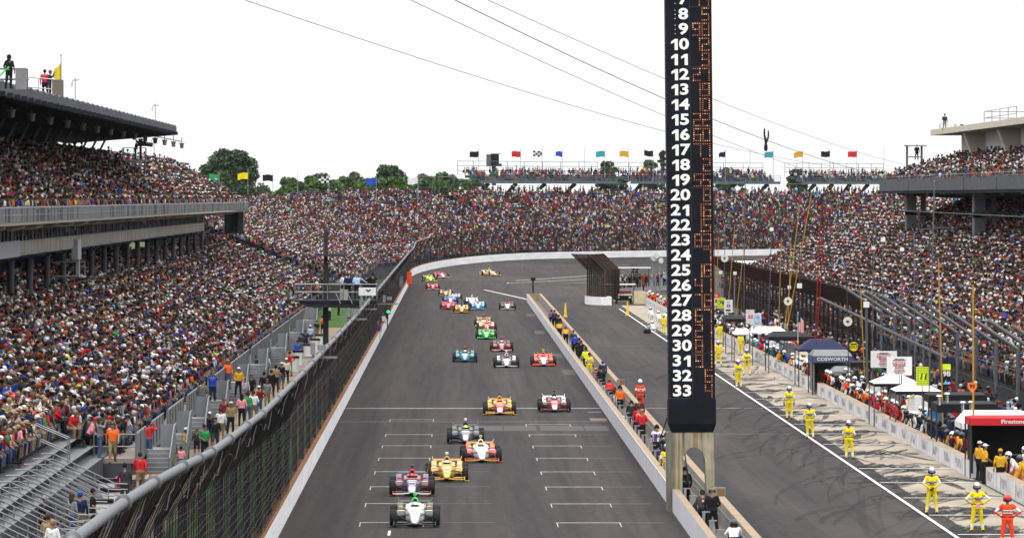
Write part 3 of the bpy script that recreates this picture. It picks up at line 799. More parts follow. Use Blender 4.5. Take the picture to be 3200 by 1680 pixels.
# ---------------------------------------------------------------- outside wall and its catch fence
SW = list(range(70, 1000, 30)) + [1000 + 8 * i for i in range(50)]
wall_tan = M('wall_cap_rust', (.25, .115, .05), .85, 0, .25, 1.5)
wall_w = M('wall_white', (.74, .74, .76), .6, 0, .1, .6, bump=.05, stretch=(1, .25, 3))
mb = MB()
def wall_h(s): return .9 + .2 * min(1, max(0, (s - 900) / 150))
F0 = [(*outer(s, 0), bank(s) - .02) for s in SW]; F1 = [(*outer(s, .0), bank(s) + wall_h(s)) for s in SW]
B1 = [(*outer(s, .42), bank(s) + wall_h(s)) for s in SW]; B0 = [(*outer(s, .42), -.02) for s in SW]
C1 = [(*outer(s, .05), bank(s) + wall_h(s) + .002) for s in SW]
mb.strip(F1, F0, 0); mb.strip(B1, F1, 1); mb.strip(B0, B1, 0)
tag(mb.build('track_wall', [wall_w, wall_tan]), 'long white concrete wall with rusty brown top curving round the far turn', 'wall')

rust = M('rusty_steel', (.035, .019, .014), .8, .2, .4, 3)
def ftop(s): return float(np.interp(s, (109, 137, 165, 209, 264, 400, 1000), (7.15, 6.77, 6.2, 5.74, 5.56, 5.3, 5.15)))   # the fence stands taller at this end
def fknee(s): return float(np.interp(s, (109, 150, 200, 264, 400), (5.6, 5.25, 4.4, 3.75, 3.6)))
t = thing('catch_fence', 'tall rusty catch fence with a galvanised top tube, standing on the long white wall', 'fence', (0, 0, 0))
def fence_post(mb, s, r=.085):
    b = bank(s); dl = -.75 if s < 1000 else -.9
    kn, tp = fknee(s) + b, ftop(s) + b
    mb.beam((*outer(s, .3), b + .85), (*outer(s, .3), kn), r * 2, r * 2.4)
    mb.beam((*outer(s, .3), kn - .05), (*outer(s, .3 + dl), tp), r * 2, r * 2)
ps = [88 + 13 * i for i in range(71)]; ps += [ps[-1] + 6 * i for i in range(1, 60)]
for s in ps[:95]:
    mb = MB(); fence_post(mb, s); mb.build('post', rust, t)
mb = MB()
for s in ps[95:]: fence_post(mb, s)
o = mb.build('far_posts', rust, t); o['kind'] = 'stuff'
SM = list(range(84, 1000, 12)) + [1000 + 6 * i for i in range(55)]
net = mesh_mat('fence_netting', (.014, .011, .012), .78, (1.2, .2, 1.2)); net_near = mesh_mat('fence_netting_near', (.014, .011, .012), .82, (1.2, .2, 1.2)); net_far = mesh_mat('fence_netting_far', (.02, .016, .016), .36, (.5, .5, .5))
mb = MB()
N1, N2 = [s for s in SM if s <= 252], [s for s in SM if s >= 252]
mb.strip([(*outer(s, .22), fknee(s)) for s in N1], [(*outer(s, .22), .9) for s in N1])
mb.strip([(*outer(s, -.5), ftop(s)) for s in N1], [(*outer(s, .22), fknee(s)) for s in N1])
mb.build('netting', net_near, t)
mb = MB()
for i in range(110):                                           # the coarse net in front of the nearest panels
    s = 92 + i * 1.6
    mb.tube([(*outer(s + R.uniform(-.2, .2), .1), .95), (*outer(s, .12), fknee(s) * .5), (*outer(s + R.uniform(-.2, .2), .1), fknee(s)), (*outer(s, -.5), ftop(s))], .012, 3)
for f in [k / 13 for k in range(14)]: mb.tube([(*outer(s, .1), .95 + (fknee(s) - .95) * f + R.uniform(-.07, .07)) for s in range(92, 268, 2)], .012, 3)
mb.build('coarse_net', M('net_black', (.012, .012, .013), .7), t)
mb = MB(); SM0 = SM; SM = [s for s in N2 if s <= 968]; FAR = [s for s in N2 if s >= 968]
mb2 = MB(); mb2.strip([(*outer(s, .22), bank(s) + fknee(s)) for s in FAR], [(*outer(s, .22), bank(s) + .9) for s in FAR]); mb2.strip([(*outer(s, -.5), bank(s) + ftop(s)) for s in FAR], [(*outer(s, .22), bank(s) + fknee(s)) for s in FAR]); mb2.build('netting', net_far, t)
mb.strip([(*outer(s, .22), bank(s) + fknee(s)) for s in SM], [(*outer(s, .22), bank(s) + .9) for s in SM])
mb.strip([(*outer(s, -.5), bank(s) + ftop(s)) for s in SM], [(*outer(s, .22), bank(s) + fknee(s)) for s in SM])
mb.build('netting', net, t); SM = SM0
cable = M('fence_cable', (.035, .035, .037), .5, .4)
for j, f in enumerate((.16, .32, .48, .64, .8, .96)):
    pts = []
    for i, s in enumerate(SM[:80]):
        pts.append((*outer(s, .16), .9 + (fknee(s) - .9) * f - (.09 if i % 2 else 0)))
    mb = MB(); mb.tube(pts, .007, 4); mb.build('cable', M('dark_cable', (.02, .02, .022), .6) if j < 4 else cable, t)
mb = MB(); cs = [84, 104, 120, 132, 146, 155, 163, 176, 191, 206, 224, 245]
while cs[-1] < 900: cs.append(cs[-1] + 17)
for a, b in zip(cs, cs[1:]):
    for k in (0, 1):
        pass
    dl = lambda s: -.5
    pa, pb = Vector((*outer(a, -.55), ftop(a) + .12)), Vector((*outer(b, -.55), ftop(b) + .12))
    u, v = mb.frame(pb - pa)
    mb.rings([mb.ring(pa.lerp(pb, f), u * r, v * r, 12) for f, r in ((0, .16), (.01, .16), (.014, .1), (.99, .1), (.992, .16), (1.0, .16))])
pa = [Vector((*outer(s, -.6), bank(s) + ftop(s) + .1)) for s in SM if s > 900]
mb.tube([q for q in pa if q.y < 1030], .12, 8)
mb.build('top_tube', steel, t, smooth=True)
for i, a in enumerate(cs[:34]):
    b = cs[i + 1]
    mb = MB(); mb.tube([Vector((*outer(a + (b - a) * f, -.42), ftop(a + (b - a) * f) - .05 - R.uniform(.35, .75) * math.sin(PI * f))) for f in [k / 8 for k in range(9)]], .011, 4)
    mb.build('hanging_cable', cable, t)

# wall lights on the fence: signal boxes on short brackets
def signal(x, y, z, label, lit=None):
    p = pz(x, y, z)
    o = thing('signal_light', label, 'signal light', p, 0)
    mb = MB(); mb.bb(-.22, -.15, -.1, .0, .1, .45); mb.bb(.1, -.12, .08, .5, .06, .34); mb.build('housing', alum, o)
    mb = MB(); mb.bb(-.6, -.05, -.28, 1.0, .05, -.18); mb.bar((-.1, 0, -.3), (-.1, 0, .0), .05); mb.build('bracket', alum, o)
    if lit:
        mb = MB(); mb.bb(.05, -.15, -1.05, .38, .1, -.35); mb.build('lamp_box', black, o)
        mb = MB(); mb.ell((.21, -.16, -.85), (.15, .06, .14)); mb.build('green_lamp', emis('green_lamp_glow', (.05, .8, .35), .9), o)
        mb = MB(); mb.ell((.21, -.16, -.55), (.13, .05, .12)); mb.build('red_lamp', M('red_lens', (.1, .012, .012), .3), o)
    return o
signal(1205, 940, 520, 'signal light with a lit green lamp on the fence beyond the stand on a post', True)
signal(1133, 955, 455, 'white twin box light on the fence beside the official stand')
signal(985, 1100, 300, 'grey speaker box on a white bracket above the fence tube')
signal(1095, 985, 400, 'grey box on a bracket low beside the fence tube below the official stand')
p = pz(1278, 857, 800)
o = tag(MB().bb(-.25, -.1, -1.2, .35, .1, .3).bb(-.1, .1, -1.5, .1, .25, .3).build('fence_panel', M('orange_panel', (.8, .09, .02), .5), loc=p), 'bright orange panel hung on the dark fence near the turn', 'panel')
o = tag(MB().bb(-.2, -.1, -.6, .2, .1, .6).bb(-.05, .1, -.7, .05, .3, .7).build('fence_panel', alum, loc=pz(1254, 880, 760)), 'pale grey box hung on the dark fence below the orange panel', 'panel')
o = tag(MB().bb(-.16, -.1, -.5, .16, .1, .55).bb(-.05, .1, -.6, .05, .3, .6).build('fence_panel', M('dark_box', (.03, .035, .045), .5), loc=pz(1039, 1215, 330)), 'small dark box on the fence beside the start line', 'panel')

# ---------------------------------------------------------------- pit wall (between track and pit road) and the wall in front of the pits
med_f = M('pit_wall_face', (.55, .55, .6), .65, 0, .1, .8, bump=.05); med_t = M('pit_wall_top', (.28, .21, .145), .85, 0, .15, 1)
t = thing('pit_wall', 'double concrete wall with tan tops between the track and the pit road', 'wall')
mb = MB(); mb.bb(8.82, 100, -.02, 9.1, 800, .9, 0); mb.add([(8.82, 100, .903), (9.1, 100, .903), (9.1, 800, .903), (8.82, 800, .903)], [(0, 1, 2, 3)], 1)
mb.bb(8.8, 270, .87, 8.818, 800, .9, 2); mb.build('track_side_wall', [med_f, med_t, white], t)
mb = MB(); mb.bb(10.3, 100, -.02, 10.62, 800, .95, 0); mb.add([(10.3, 100, .953), (10.62, 100, .953), (10.62, 800, .953), (10.3, 800, .953)], [(0, 1, 2, 3)], 1)
mb.build('pit_side_wall', [M('pit_wall_concrete', (.22, .2, .165), .85, 0, .2, 1), med_t], t)
mb = MB(); mb.bb(8.82, 800.003, -.02, 10.62, 800.5, .95); mb.build('end_wall', med_t, t)
mb = MB(); mb.add([(9.1, 100, .03), (10.3, 100, .03), (10.3, 800, .03), (9.1, 800, .03)], [(0, 1, 2, 3)]); mb.build('floor', concrete, t)
for i in range(36):
    mb = MB(); z = 215 + i * 6.5
    mb.bb(9.12, z, .03, 9.22, z + .2, 1.12); mb.bb(9.1, z + .02, 1.12, 9.4, z + .18, 1.16); mb.build('bracket', alum, t)
mb = MB(); mb.bar((10.2, 180, .75), (10.2, 420, .75), .03); mb.bar((10.2, 180, .5), (10.2, 420, .5), .03); mb.build('rail', steel, t)
# box lights on the pit-side wall
for x, y, lb in ((2226, 1530, 'small amber-lensed box light on the pit wall beside the pylon leg'), (1911, 1190, 'small amber-lensed box light on the pit wall past the crews')):
    q = gp(x, y, 1.2)
    o = thing('wall_light', lb, 'light', (10.46, q.y, .96))
    MB().bb(-.3, -.1, 0, .2, .15, .34).build('housing', alum, o); MB().bb(-.12, -.13, .05, .16, -.1, .28).build('lens', M('amber_lens', (.2, .09, .02), .3), o)

pw = M('pit_front_wall', (.6, .6, .62), .75, 0, .1, .7, bump=.08); smear = M('stencil_paint', (.38, .39, .41), .8, 0, .3, 3); smear_r = M('stencil_red', (.4, .12, .1), .8, 0, .3, 3)
def pit_wall_run(za, zb, xa, label):
    t = thing('pit_box_wall', label, 'wall', group='walls in front of the pits')
    mb = MB(); mb.bb(xa, za, -.02, xa + .42, zb, .76, 0); mb.add([(xa, za, .763), (xa + .42, za, .763), (xa + .42, zb, .763), (xa, zb, .763)], [(0, 1, 2, 3)], 1)
    z = za + 3.75
    while z < zb: mb.bb(xa - .004, z, 0, xa + .001, z + .06, .76, 2); z += 3.75
    mb.build('concrete_block', [pw, med_t, dksteel], t)
    mb = MB(); z = za + 4.5                                  # weathered stencil strokes, too worn to read
    while z < zb - 3:
        red = R.randrange(3, 9)
        for i in range(R.randrange(8, 13)):
            h0, h1 = R.choice(((.2, .62), (.2, .62), (.2, .42), (.4, .62)))
            mb.add([(xa - .006, z + i * .3, h0), (xa - .006, z + i * .3 + .17, h0), (xa - .006, z + i * .3 + .17, h1), (xa - .006, z + i * .3, h1)], [(0, 3, 2, 1)], 1 if i == red else 0)
        z += 7.5
    mb.build('worn_stencil', [smear, smear_r], t)
pit_wall_run(200, 290.5, 23.55, 'low white pit wall nearest the camera with worn stencils')
pit_wall_run(297.5, 452, 23.35, 'long white pit wall that the crews lean over')
pit_wall_run(452.1, 640, 23.5, 'far length of white pit wall beyond the joint')
pit_wall_run(645, 780, 22.6, 'distant pit wall beside the pit entry where the red crews kneel')
# ---------------------------------------------------------------- grandstands (left side and round the turn follow the wall; right side stands behind the pits)
rail_m = M('handrail_steel', (.18, .188, .2), .45, .4)
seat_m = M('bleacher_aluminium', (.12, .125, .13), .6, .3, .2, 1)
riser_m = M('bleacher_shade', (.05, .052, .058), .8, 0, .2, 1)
dk_conc = M('weathered_concrete', (.2, .2, .2), .85, 0, .25, .6)
def tiers(name, label, P0, ss, rows, mats=None, base=0, parent=None):
    """stepped bleachers: rows = [(distance, height)], P0(s, d) -> (x, y), hb(s) ground rise"""
    mb = MB()
    pt = lambda s, d, h: (*P0(s, d), h + bk(s, P0, d))
    for (d0, h0), (d1, h1) in zip(rows, rows[1:]):
        mb.strip([pt(s, d1, h0) for s in ss], [pt(s, d0, h0) for s in ss], 0)
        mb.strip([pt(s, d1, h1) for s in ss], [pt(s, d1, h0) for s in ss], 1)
        q = d1 - .02
        mb.strip([pt(s, q, h0 + .42) for s in ss], [pt(s, q - .26, h0 + .42) for s in ss], 0)
    for s in (ss[0], ss[-1]):
        L = [pt(s, d, h) for d, h in rows]
        mb.strip(L, [(p[0], p[1], max(base, p[2] - 1.0) if P0 is level else base) for p in L], 1)
    (d0, h0), (dn, hn) = rows[0], rows[-1]
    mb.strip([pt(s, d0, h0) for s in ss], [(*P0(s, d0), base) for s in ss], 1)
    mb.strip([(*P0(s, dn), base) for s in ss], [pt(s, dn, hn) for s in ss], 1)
    o = mb.build(name, mats or [seat_m, riser_m], parent)
    return o
def bk(s, P0, d=0):
    if P0 is outer: return bank(s)
    if P0 is not rising: return 0                            # the open stand steepens towards the taller one beside it
    t = min(1, max(0, (s - 1030) / 85)); jd = (2.1 + .465 * (d - 3.2)) - (1.9 + .39 * (d - 5.6))
    return t * t * (3 - 2 * t) * max(0, jd) * (1 - .55 * min(1, max(0, (d - 15) / 12)))
def rightside(s, d): return d, s
def level(s, d): return outer(s, d)
def rising(s, d): return outer(s, d)
CR = []
def fill(P0, s0, s1, rows, occ=.93, facing=None, pitch=.52, gaps=(), stand=.06, keep=None):
    """one seated figure per place; leaves out what the frame cannot show"""
    out = []
    for ri, (d, h) in enumerate(rows):
        s = s0 + R.random() * pitch
        while s < s1:
            s += pitch * R.uniform(.85, 1.2)
            if R.random() > occ or any(a < s < b for a, b in gaps): continue
            dd = d + R.uniform(-.06, .06)
            X, Y = P0(s, dd); H = h + bk(s, P0, dd)
            if keep and not keep(X, Y, H, s, d): continue
            if not inframe(X, Y, H + .6): continue
            if P0 is not rightside: a = outward(s) + PI / 2 + PI
            else: a = -PI / 2
            st = R.random() < stand
            tpl = R.choice(STANDING) if st else R.choices(SEATED, (4, 4, 2, 4, 3, .6))[0]
            out.append((X, Y, H + (0 if st else .45), a + R.gauss(0, .45), tpl, R.uniform(.92, 1.06)))
    return out
# facing: a figure looks along -Y when its heading is 0; the stand looks back towards the track
def rows_of(d0, h0, slope, n, pitch=.76): return [(d0 + i * pitch, h0 + i * pitch * slope) for i in range(n)]
def fence_panels(mb, pts, h, m=0):
    pts = [Vector(p) for p in pts]
    for a, b in zip(pts, pts[1:]):
        mb.add([a, b, b + Vector((0, 0, h)), a + Vector((0, 0, h))], [(0, 1, 2, 3)], m)
def railing(mb, pts, h=1.05, n=2, r=.025, post=2.0, m=0):
    pts = [Vector(p) for p in pts]
    for a, b in zip(pts, pts[1:]):
        L = (b - a).length; k = max(1, int(L / post))
        for i in range(k + 1): q = a.lerp(b, i / k); mb.bar(q, q + Vector((0, 0, h)), r, 4, None, m)
        for j in range(n): z = Vector((0, 0, h * (1 - j / n))); mb.bar(a + z, b + z, r, 4, None, m)

# --- left lower stand: aisle deck at 1.4 m, rows behind it
LLr = rows_of(8.6, 1.45, .41, 18)
LLs = [212] + list(range(225, 800, 25))
t = thing('grandstand', 'lower left grandstand of grey bleachers with a railed front aisle deck beside the walkway', 'grandstand')
tiers('bleachers', '', outer, LLs, LLr, parent=t)
mb = MB(); mb.bb(-15.25, 284, 1.2, -13.8, 640, 1.4, 0); mb.bb(-15.2, 284, 0, -14.0, 640, 1.2, 1); mb.build('aisle_deck', [M('aisle_concrete', (.2, .175, .15), .8, 0, .15, .5), riser_m], t)
stairs = [(292, 297), (310, 315), (333, 338), (362, 367), (398, 403), (440, 445), (490, 495), (545, 550), (600, 605)]
pan_m = M('aluminium_panel', (.2, .21, .225), .55, .35, .16, .8, stretch=(1, 3, .3))
z = 284
for a, b in stairs + [(640, 645)]:
    mb = MB()
    n = max(1, int((a - z) / 1.0))
    for i in range(n):
        y0 = z + (a - z) * i / n; y1 = z + (a - z) * (i + 1) / n
        mb.bb(-13.83, y0 + .03, 1.15, -13.79, y1 - .03, 2.42, 0)
    z = b
    mb.build('front_panel', pan_m, t)
mb = MB(); z = 284
for a, b in stairs: railing(mb, [(-13.76, z, 1.4), (-13.76, a, 1.4)], 1.12, 1, .03, 3); z = b
railing(mb, [(-13.8, 284, 1.4), (-15.6, 284, 1.4)], 1.05, 2)
mb.build('guard_rail', alum, t)
for a, b in stairs:                                           # steps climb away from the camera, beside the deck
    mb = MB()
    for i in range(8): mb.bb(-13.78, a - 2 + i * .62, .175 * i, -12.62, a - 2 + (i + 1) * .62 + .03, .175 * (i + 1), 0); mb.bb(-13.78, a - 2 + i * .62 + .03, 0, -12.62, a - 2 + i * .62 + .05, .175 * i, 1)
    mb.bb(-13.78, a + 3, 1.2, -12.62, b, 1.4, 0)
    mb.build('stair', [alum, seat_m], t)
    mb = MB()
    for x in (-12.6, ):
        L = [(x, a - 2, 0), (x, a + 3, 1.3), (x, b, 1.3)]
        mb.strip([(x, a - 2, 1.15), (x, a + 3, 2.45), (x, b, 2.45)], L, 0); mb.strip(L, [(x, a - 2, 1.15), (x, a + 3, 2.45), (x, b, 2.45)], 0) if False else None
        mb.bar((x, a - 2, 0), (x, a - 2, 1.2), .05); mb.bar((x, a - 2, 1.17), (x, a + 3, 2.47), .035); mb.bar((x, a + 3, 2.47), (x, b, 2.47), .035)
    mb.bb(-13.3, b - .03, 1.4, -12.6, b + .03, 2.45, 0)
    mb.bar((-13.82, a - 2, 0), (-13.82, a - 2, 1.2), .05); mb.bar((-13.82, a - 2, 1.17), (-13.82, a, 1.7), .035)
    mb.build('stair_panel', pan_m, t)
# long rails that divide the seating blocks
for i, (s, d0, d1) in enumerate(((300, 11.5, 21), (268, 9.2, 16), (356, 10, 21), (420, 10, 21), (500, 10, 21), (585, 10, 21))):
    mb = MB()
    for k in (0, 1):
        p0, p1 = Vector((*outer(s + k * 1.4, d0), 1.45 + (d0 - 8.6) * .41)), Vector((*outer(s + k * 1.4 + 2, d1), 1.45 + (d1 - 8.6) * .41))
        railing(mb, [p0, p1], 1.15, 2, .028, 3)
    mb.build('aisle_rail', alum, t)
# the stack of handrails running down to the walkway at the near end
for i in range(14):
    mb = MB()
    z = 265 - i * 5.2
    for k, dh in ((0, 1.15), (1, .93), (2, .71), (3, .49), (4, .27)):
        mb.tube([(-16.7, z, 1.2 + dh), (-16.2, z, 1.2 + dh), (-13.7, z, 0.0 + dh), (-13.2, z, -.02 + dh)], .03, 5)
    for f in (0, .34, .67, 1): X = -16.2 + 2.5 * f; H = 1.2 - 1.2 * f; mb.bar((X, z, H), (X, z, H + 1.15), .03, 5)
    mb.build('handrail', rail_m, t)
mb = MB()
for i in range(14):
    z = 265.3 - i * 5.2
    for k in range(12): mb.bb(-16.6 + k * .25, z, 1.15 - k * .1 - .05, -16.6 + (k + 1) * .25, z + 4.9, 1.15 - k * .1)
mb.build('exit_steps', riser_m, t)

# --- left upper deck: fascia, railing, box seats, columns, roof
UX, US0, US1, URS = -24.0, 300.0, 763.0, 567.0
URr = [(18.15 + i * .72, 11.45 + i * .72 * .53) for i in range(13)]
u = thing('grandstand', 'left upper deck on tall columns under a dark cantilevered roof', 'grandstand')
tiers('bleachers', '', outer, [US0, 430, 560, 660, US1], URr, base=11.32, parent=u)
soff = M('deck_edge_concrete', (.14, .122, .098), .85, 0, .25, .5)
mb = MB(); mb.bb(-33.5, US0, 11.05, UX, 690, 11.3, 0); mb.add([(UX, US0, 11.3), (UX, 700, 11.3), (-23.1, 700, 11.2), (-23.1, US0, 11.2)], [(3, 2, 1, 0)], 0)
mb.add([(UX, US0, 11.03), (UX, 700, 11.03), (-23.1, 700, 11.18), (-23.1, US0, 11.18)], [(0, 1, 2, 3)], 0); mb.bb(-26.5, 690, 11.05, UX, US1, 11.3, 1)
mb.build('deck_slab', [soff, dksteel], u)
pick_m = M('fascia_steel', (.11, .115, .12), .6, .3, .25, .8)
mb = MB(); mb.bb(UX - .05, US0, 11.3, UX, US1, 12.1, 0)
z = US0
while z < US1: mb.bb(UX, z, 11.33, UX + .05, z + .3, 12.1, 1 if R.random() < .7 else 0); z += 1.1
for h in (11.72, 12.12): mb.bar((UX, US0, h), (UX, US1, h), .035, 5, None, 1)
z = US0
while z < US1: mb.bar((UX + .05, z, 12.0), (UX - .1, z, 12.5), .05, 5, None, 1); z += 11
mb.build('front_railing', [pick_m, alum], u)
mb = MB()
for i in range(26):
    z = 306 + i * 15.2
    if z < 690: mb.tube([(-23.2, z + 2, 11.1), (-23.5, z + 1.0, 11.0), (UX, z, 10.95), (-33, z, 10.95)], .1, 6)
mb.build('deck_beams', soff, u)
# box seats hung under the deck
bx = thing('seating_balcony', 'row of box seats with pale railing panels hung under the left upper deck', 'balcony')
mb = MB(); mb.bb(-27.5, US0, 9.42, -24.4, 640, 9.55, 0); mb.build('floor', dk_conc, bx)
mb = MB(); z = US0
while z < 638: mb.bb(-24.42, z + .06, 9.55, -24.36, z + 2.9, 10.2, 0); z += 3
mb.build('railing_panels', M('balcony_panel', (.2, .195, .165), .7, .1, .2, .6), bx)
mb = MB(); z = US0; i = 0
while z < 640: mb.bar((-24.5, z, 9.45), (-24.5, z, 11.1), .09 if i % 3 == 0 else .045, 6); z += 3; i += 1
mb.bb(-24.45, US0, 10.2, -24.33, 640, 10.25)
z = US0
while z < 640: mb.tube([(-24.3, z, 9.42), (-24.5, z, 9.32), (-27, z, 9.3)], .09, 6); z += 15.2
mb.build('posts', steel, bx)
mb = MB(); mb.bb(-24.35, 318, 9.4, -24.2, 366, 10.3); mb.build('blank_banner', M('banner_grey', (.2, .195, .22), .7), bx)
mb = MB(); mb.bb(-24.5, 420, 8.7, -24.1, 424.02, 10.0); mb.bb(-24.4, 423, 7.6, -24.2, 424.01, 8.7); mb.bb(-26, 424, 7.5, -24, 428, 7.6); mb.bar((-24.1, 428, 7.5), (-24.1, 428, 8.5), .04); mb.bar((-26, 428, 8.5), (-24.1, 428, 8.5), .04); mb.build('service_box', M('box_grey', (.24, .25, .27), .6), bx)
mb = MB()
zc = [362 + i * 16.8 for i in range(19)]
for i, z in enumerate(zc):
    k = MB(); k.bar((-25.6, z, 0), (-25.6, z, 11.05), .2, 12); k.bar((-25.6, z, 9.2), (-25.6, z, 9.45), .28, 12)
    k.build('column', M('column_steel', (.055, .06, .068), .6, .2, .2, 1), u, smooth=True)
for i in range(10):
    k = MB(); k.bar((-33, 370 + i * 32, 0), (-33, 370 + i * 32, 10.6), .3, 8); k.build('column', M('column_steel', (.1, .1, .1)), u)
mb = MB(); mb.bb(-33, 300, 5.6, -28, 690, 5.8); mb.build('rear_walkway', riser_m, u)
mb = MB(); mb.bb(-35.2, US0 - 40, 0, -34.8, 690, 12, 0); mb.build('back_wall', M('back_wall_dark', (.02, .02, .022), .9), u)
k = MB()
for yy, xx in ((757, -24.6), (757, -26.2)): k.bb(xx - .35, yy, 8.5, xx + .25, yy + 2, 11.05)
k.bb(-26.5, 756, 8.5, -24.2, 758, 8.8); k.bb(-26.3, 758, 8.8, -24.6, 758.3, 11.05); k.build('end_frame', dksteel, u)
# roof
mb = MB()
N = 46; zz = [US0 + (URS - US0) * i / N for i in range(N + 1)]
BX = lambda y: US0 + (y - US0) * 371 / 267.0               # the far edge of the roof runs back at a slant
for a, b in zip(zz, zz[1:]):                              # ribbed edge: shallow vaulted panels
    m_ = (a + b) / 2
    top = lambda y: 18.75 + .16 * math.sin(PI * (y - a) / (b - a))
    for y0, y1 in ((a, m_), (m_, b)):
        mb.add([(UX, y0, top(y0)), (UX, y1, top(y1)), (-39, BX(y1), top(y1) + .6), (-39, BX(y0), top(y0) + .6)], [(0, 1, 2, 3)], 0)
        mb.add([(UX, y0, 18.15), (UX, y1, 18.15), (UX, y1, top(y1)), (UX, y0, top(y0))], [(0, 1, 2, 3)], 0)
    mb.beam((-39, BX(a), 18.25), (UX + .1, a + .25, 18.16), .5, .28, 1)
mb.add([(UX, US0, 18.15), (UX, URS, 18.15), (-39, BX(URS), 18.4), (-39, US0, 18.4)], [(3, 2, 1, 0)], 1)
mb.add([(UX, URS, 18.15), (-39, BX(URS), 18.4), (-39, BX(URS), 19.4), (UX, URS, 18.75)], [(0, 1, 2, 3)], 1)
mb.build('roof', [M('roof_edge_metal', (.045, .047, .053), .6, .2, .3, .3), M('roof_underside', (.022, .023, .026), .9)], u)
MB().bb(-37, US0 - 40, 12, -36.6, 598, 18.4).build('upper_back_wall', M('back_wall_dark', (.02, .02, .022)), u)
for i in range(22):
    z = 305 + i * 13.4
    k = MB(); k.beam((-31.0, z + 1, 18.3), (-31.9, z - 2, 16.2), .12, .16); k.build('roof_strut', M('strut_steel', (.1, .107, .12), .6), u)
for i in range(17):
    z = 330 + i * 18.5
    k = MB(); y = z
    k.rings([k.ring((-26.0, y, h), V(r, 0, 0), V(0, r, 0), 10) for h, r in ((17.35, .1), (17.4, .17), (17.72, .19), (17.76, .25), (17.85, .25))]); k.bar((-26, y, 17.85), (-26, y, 18.4), .04)
    if y > URS: k.bar((-26, y, 18.0), (-27.6, URS, 18.3), .05)
    k.build('floodlight', M('lamp_housing', (.16, .16, .155), .5, .2), u, smooth=True)
mb = MB(); mb.bb(-42, 690, 8, -34.4, 826, 16.75, 0); mb.add([(-33.6, 688, 17.02), (-33.6, 832, 17.02), (-42, 832, 17.5), (-42, 688, 17.5)], [(0, 1, 2, 3)], 1); mb.bb(-42, 688, 16.75, -33.6, 832, 17.0, 2)
q = thing('roof_building', 'pale flat-roofed suite building standing behind the left upper deck', 'building')
o = mb.build('wall', [M('suite_wall', (.42, .43, .44), .8), white, dksteel], q)

# --- stand E: runs on along the wall into the turn; stand J: taller, round the turn
Er = rows_of(5.6, 1.9, .39, 32, .78)
Es = list(range(780, 1000, 40)) + [1000 + 8 * i for i in range(16)] + [1121]
e = thing('grandstand', 'long open grandstand full of people at the start of the far turn, trees behind it', 'grandstand')
tiers('bleachers', '', rising, Es, Er, parent=e)
mb = MB(); railing(mb, [(*outer(s, 31.2), 11.2 + bk(s, rising, 31.2)) for s in Es], 1.4, 3, .03, 4); mb.build('back_fence', dksteel, e)
mb = MB()
for i in range(9):
    s = 800 + i * 34
    p0, p1 = Vector((*outer(s, 7), 2.0)), Vector((*outer(s + 1, 30), 10.7))
    railing(mb, [p0, p1], 1.1, 2, .03, 4)
mb.build('aisle_rail', alum, e)
mb = MB()
for i in range(16):                                            # stair towers and walkways under the front rows
    s = 792 + i * 18
    x, y = outer(s, 7.1)
    for dx in (0, 1.0): mb.bar((x + .3 + dx, y, 0), (x + .3 + dx, y, 3.4), .08, 5)
    mb.bb(x + .2, y, 2.2, x + 1.5, y + 2.4, 2.3)
    railing(mb, [(x + 1.4, y, 2.3), (x + 1.4, y + 12, 2.3)], 1.1, 3, .03, 1.5)
    railing(mb, [(x + 1.6, y, 2.2), (x + 3.2, y + .1, 0)], 1.0, 2, .03, 1)
mb.build('front_walkway', steel, e)
Jr = rows_of(3.2, 2.1, .465, 31, .76)
Js = [1120.5 + 9 * i for i in range(23)]
j = thing('grandstand', 'tall grandstand packed with people round the far turn under the flag row', 'grandstand')
tiers('bleachers', '', level, Js, Jr, parent=j)
HD = 15.6
for s0, s1, lb in ((1135, 1174.6, 'steel viewing platform above the turn grandstand, between the screen and the pylon'), (1178, 1215, 'steel viewing platform above the turn grandstand, right behind the pylon'), (1220, 1242, 'steel viewing platform above the turn grandstand nearest the right stands')):
    pf = thing('viewing_platform', lb, 'platform', group='viewing platforms above the turn')
    ss = [s0 + (s1 - s0) * i / 8 for i in range(9)]
    mb = MB()
    for d0, h in ((27.5, HD), (29, HD + .45), (30.5, HD + .9)):
        mb.strip([(*outer(s, d0), h) for s in ss], [(*outer(s, d0 + 1.5), h) for s in ss]); mb.strip([(*outer(s, d0), h) for s in ss], [(*outer(s, d0), h - .45) for s in ss])
    mb.strip([(*outer(s, 27.4), HD) for s in ss], [(*outer(s, 27.4), HD - .5) for s in ss]); mb.strip([(*outer(s, 27.4), HD - .5) for s in ss], [(*outer(s, 33), HD - .4) for s in ss])
    mb.build('deck', M('platform_steel', (.12, .14, .16), .6, .3, .2, 1), pf)
    mb = MB(); railing(mb, [(*outer(s, 27.4), HD) for s in ss], 1.1, 3, .03, 2); mb.build('railing', steel, pf); mb = MB(); railing(mb, [(*outer(s, 32), HD + .9) for s in ss], 2.5, 3, .04, 4); mb.build('railing', steel, pf)
    for i in range(5):
        s = s0 + 3 + (s1 - s0 - 6) * i / 4
        mb = MB(); p0, p1, p2 = (*outer(s, 32), 0), (*outer(s, 31), HD - 3.2), (*outer(s + .5, 28), HD - .5)
        mb.tube([p0, p1, p2], .42, 6); mb.build('column', M('column_steel', (.1, .105, .115)), pf)

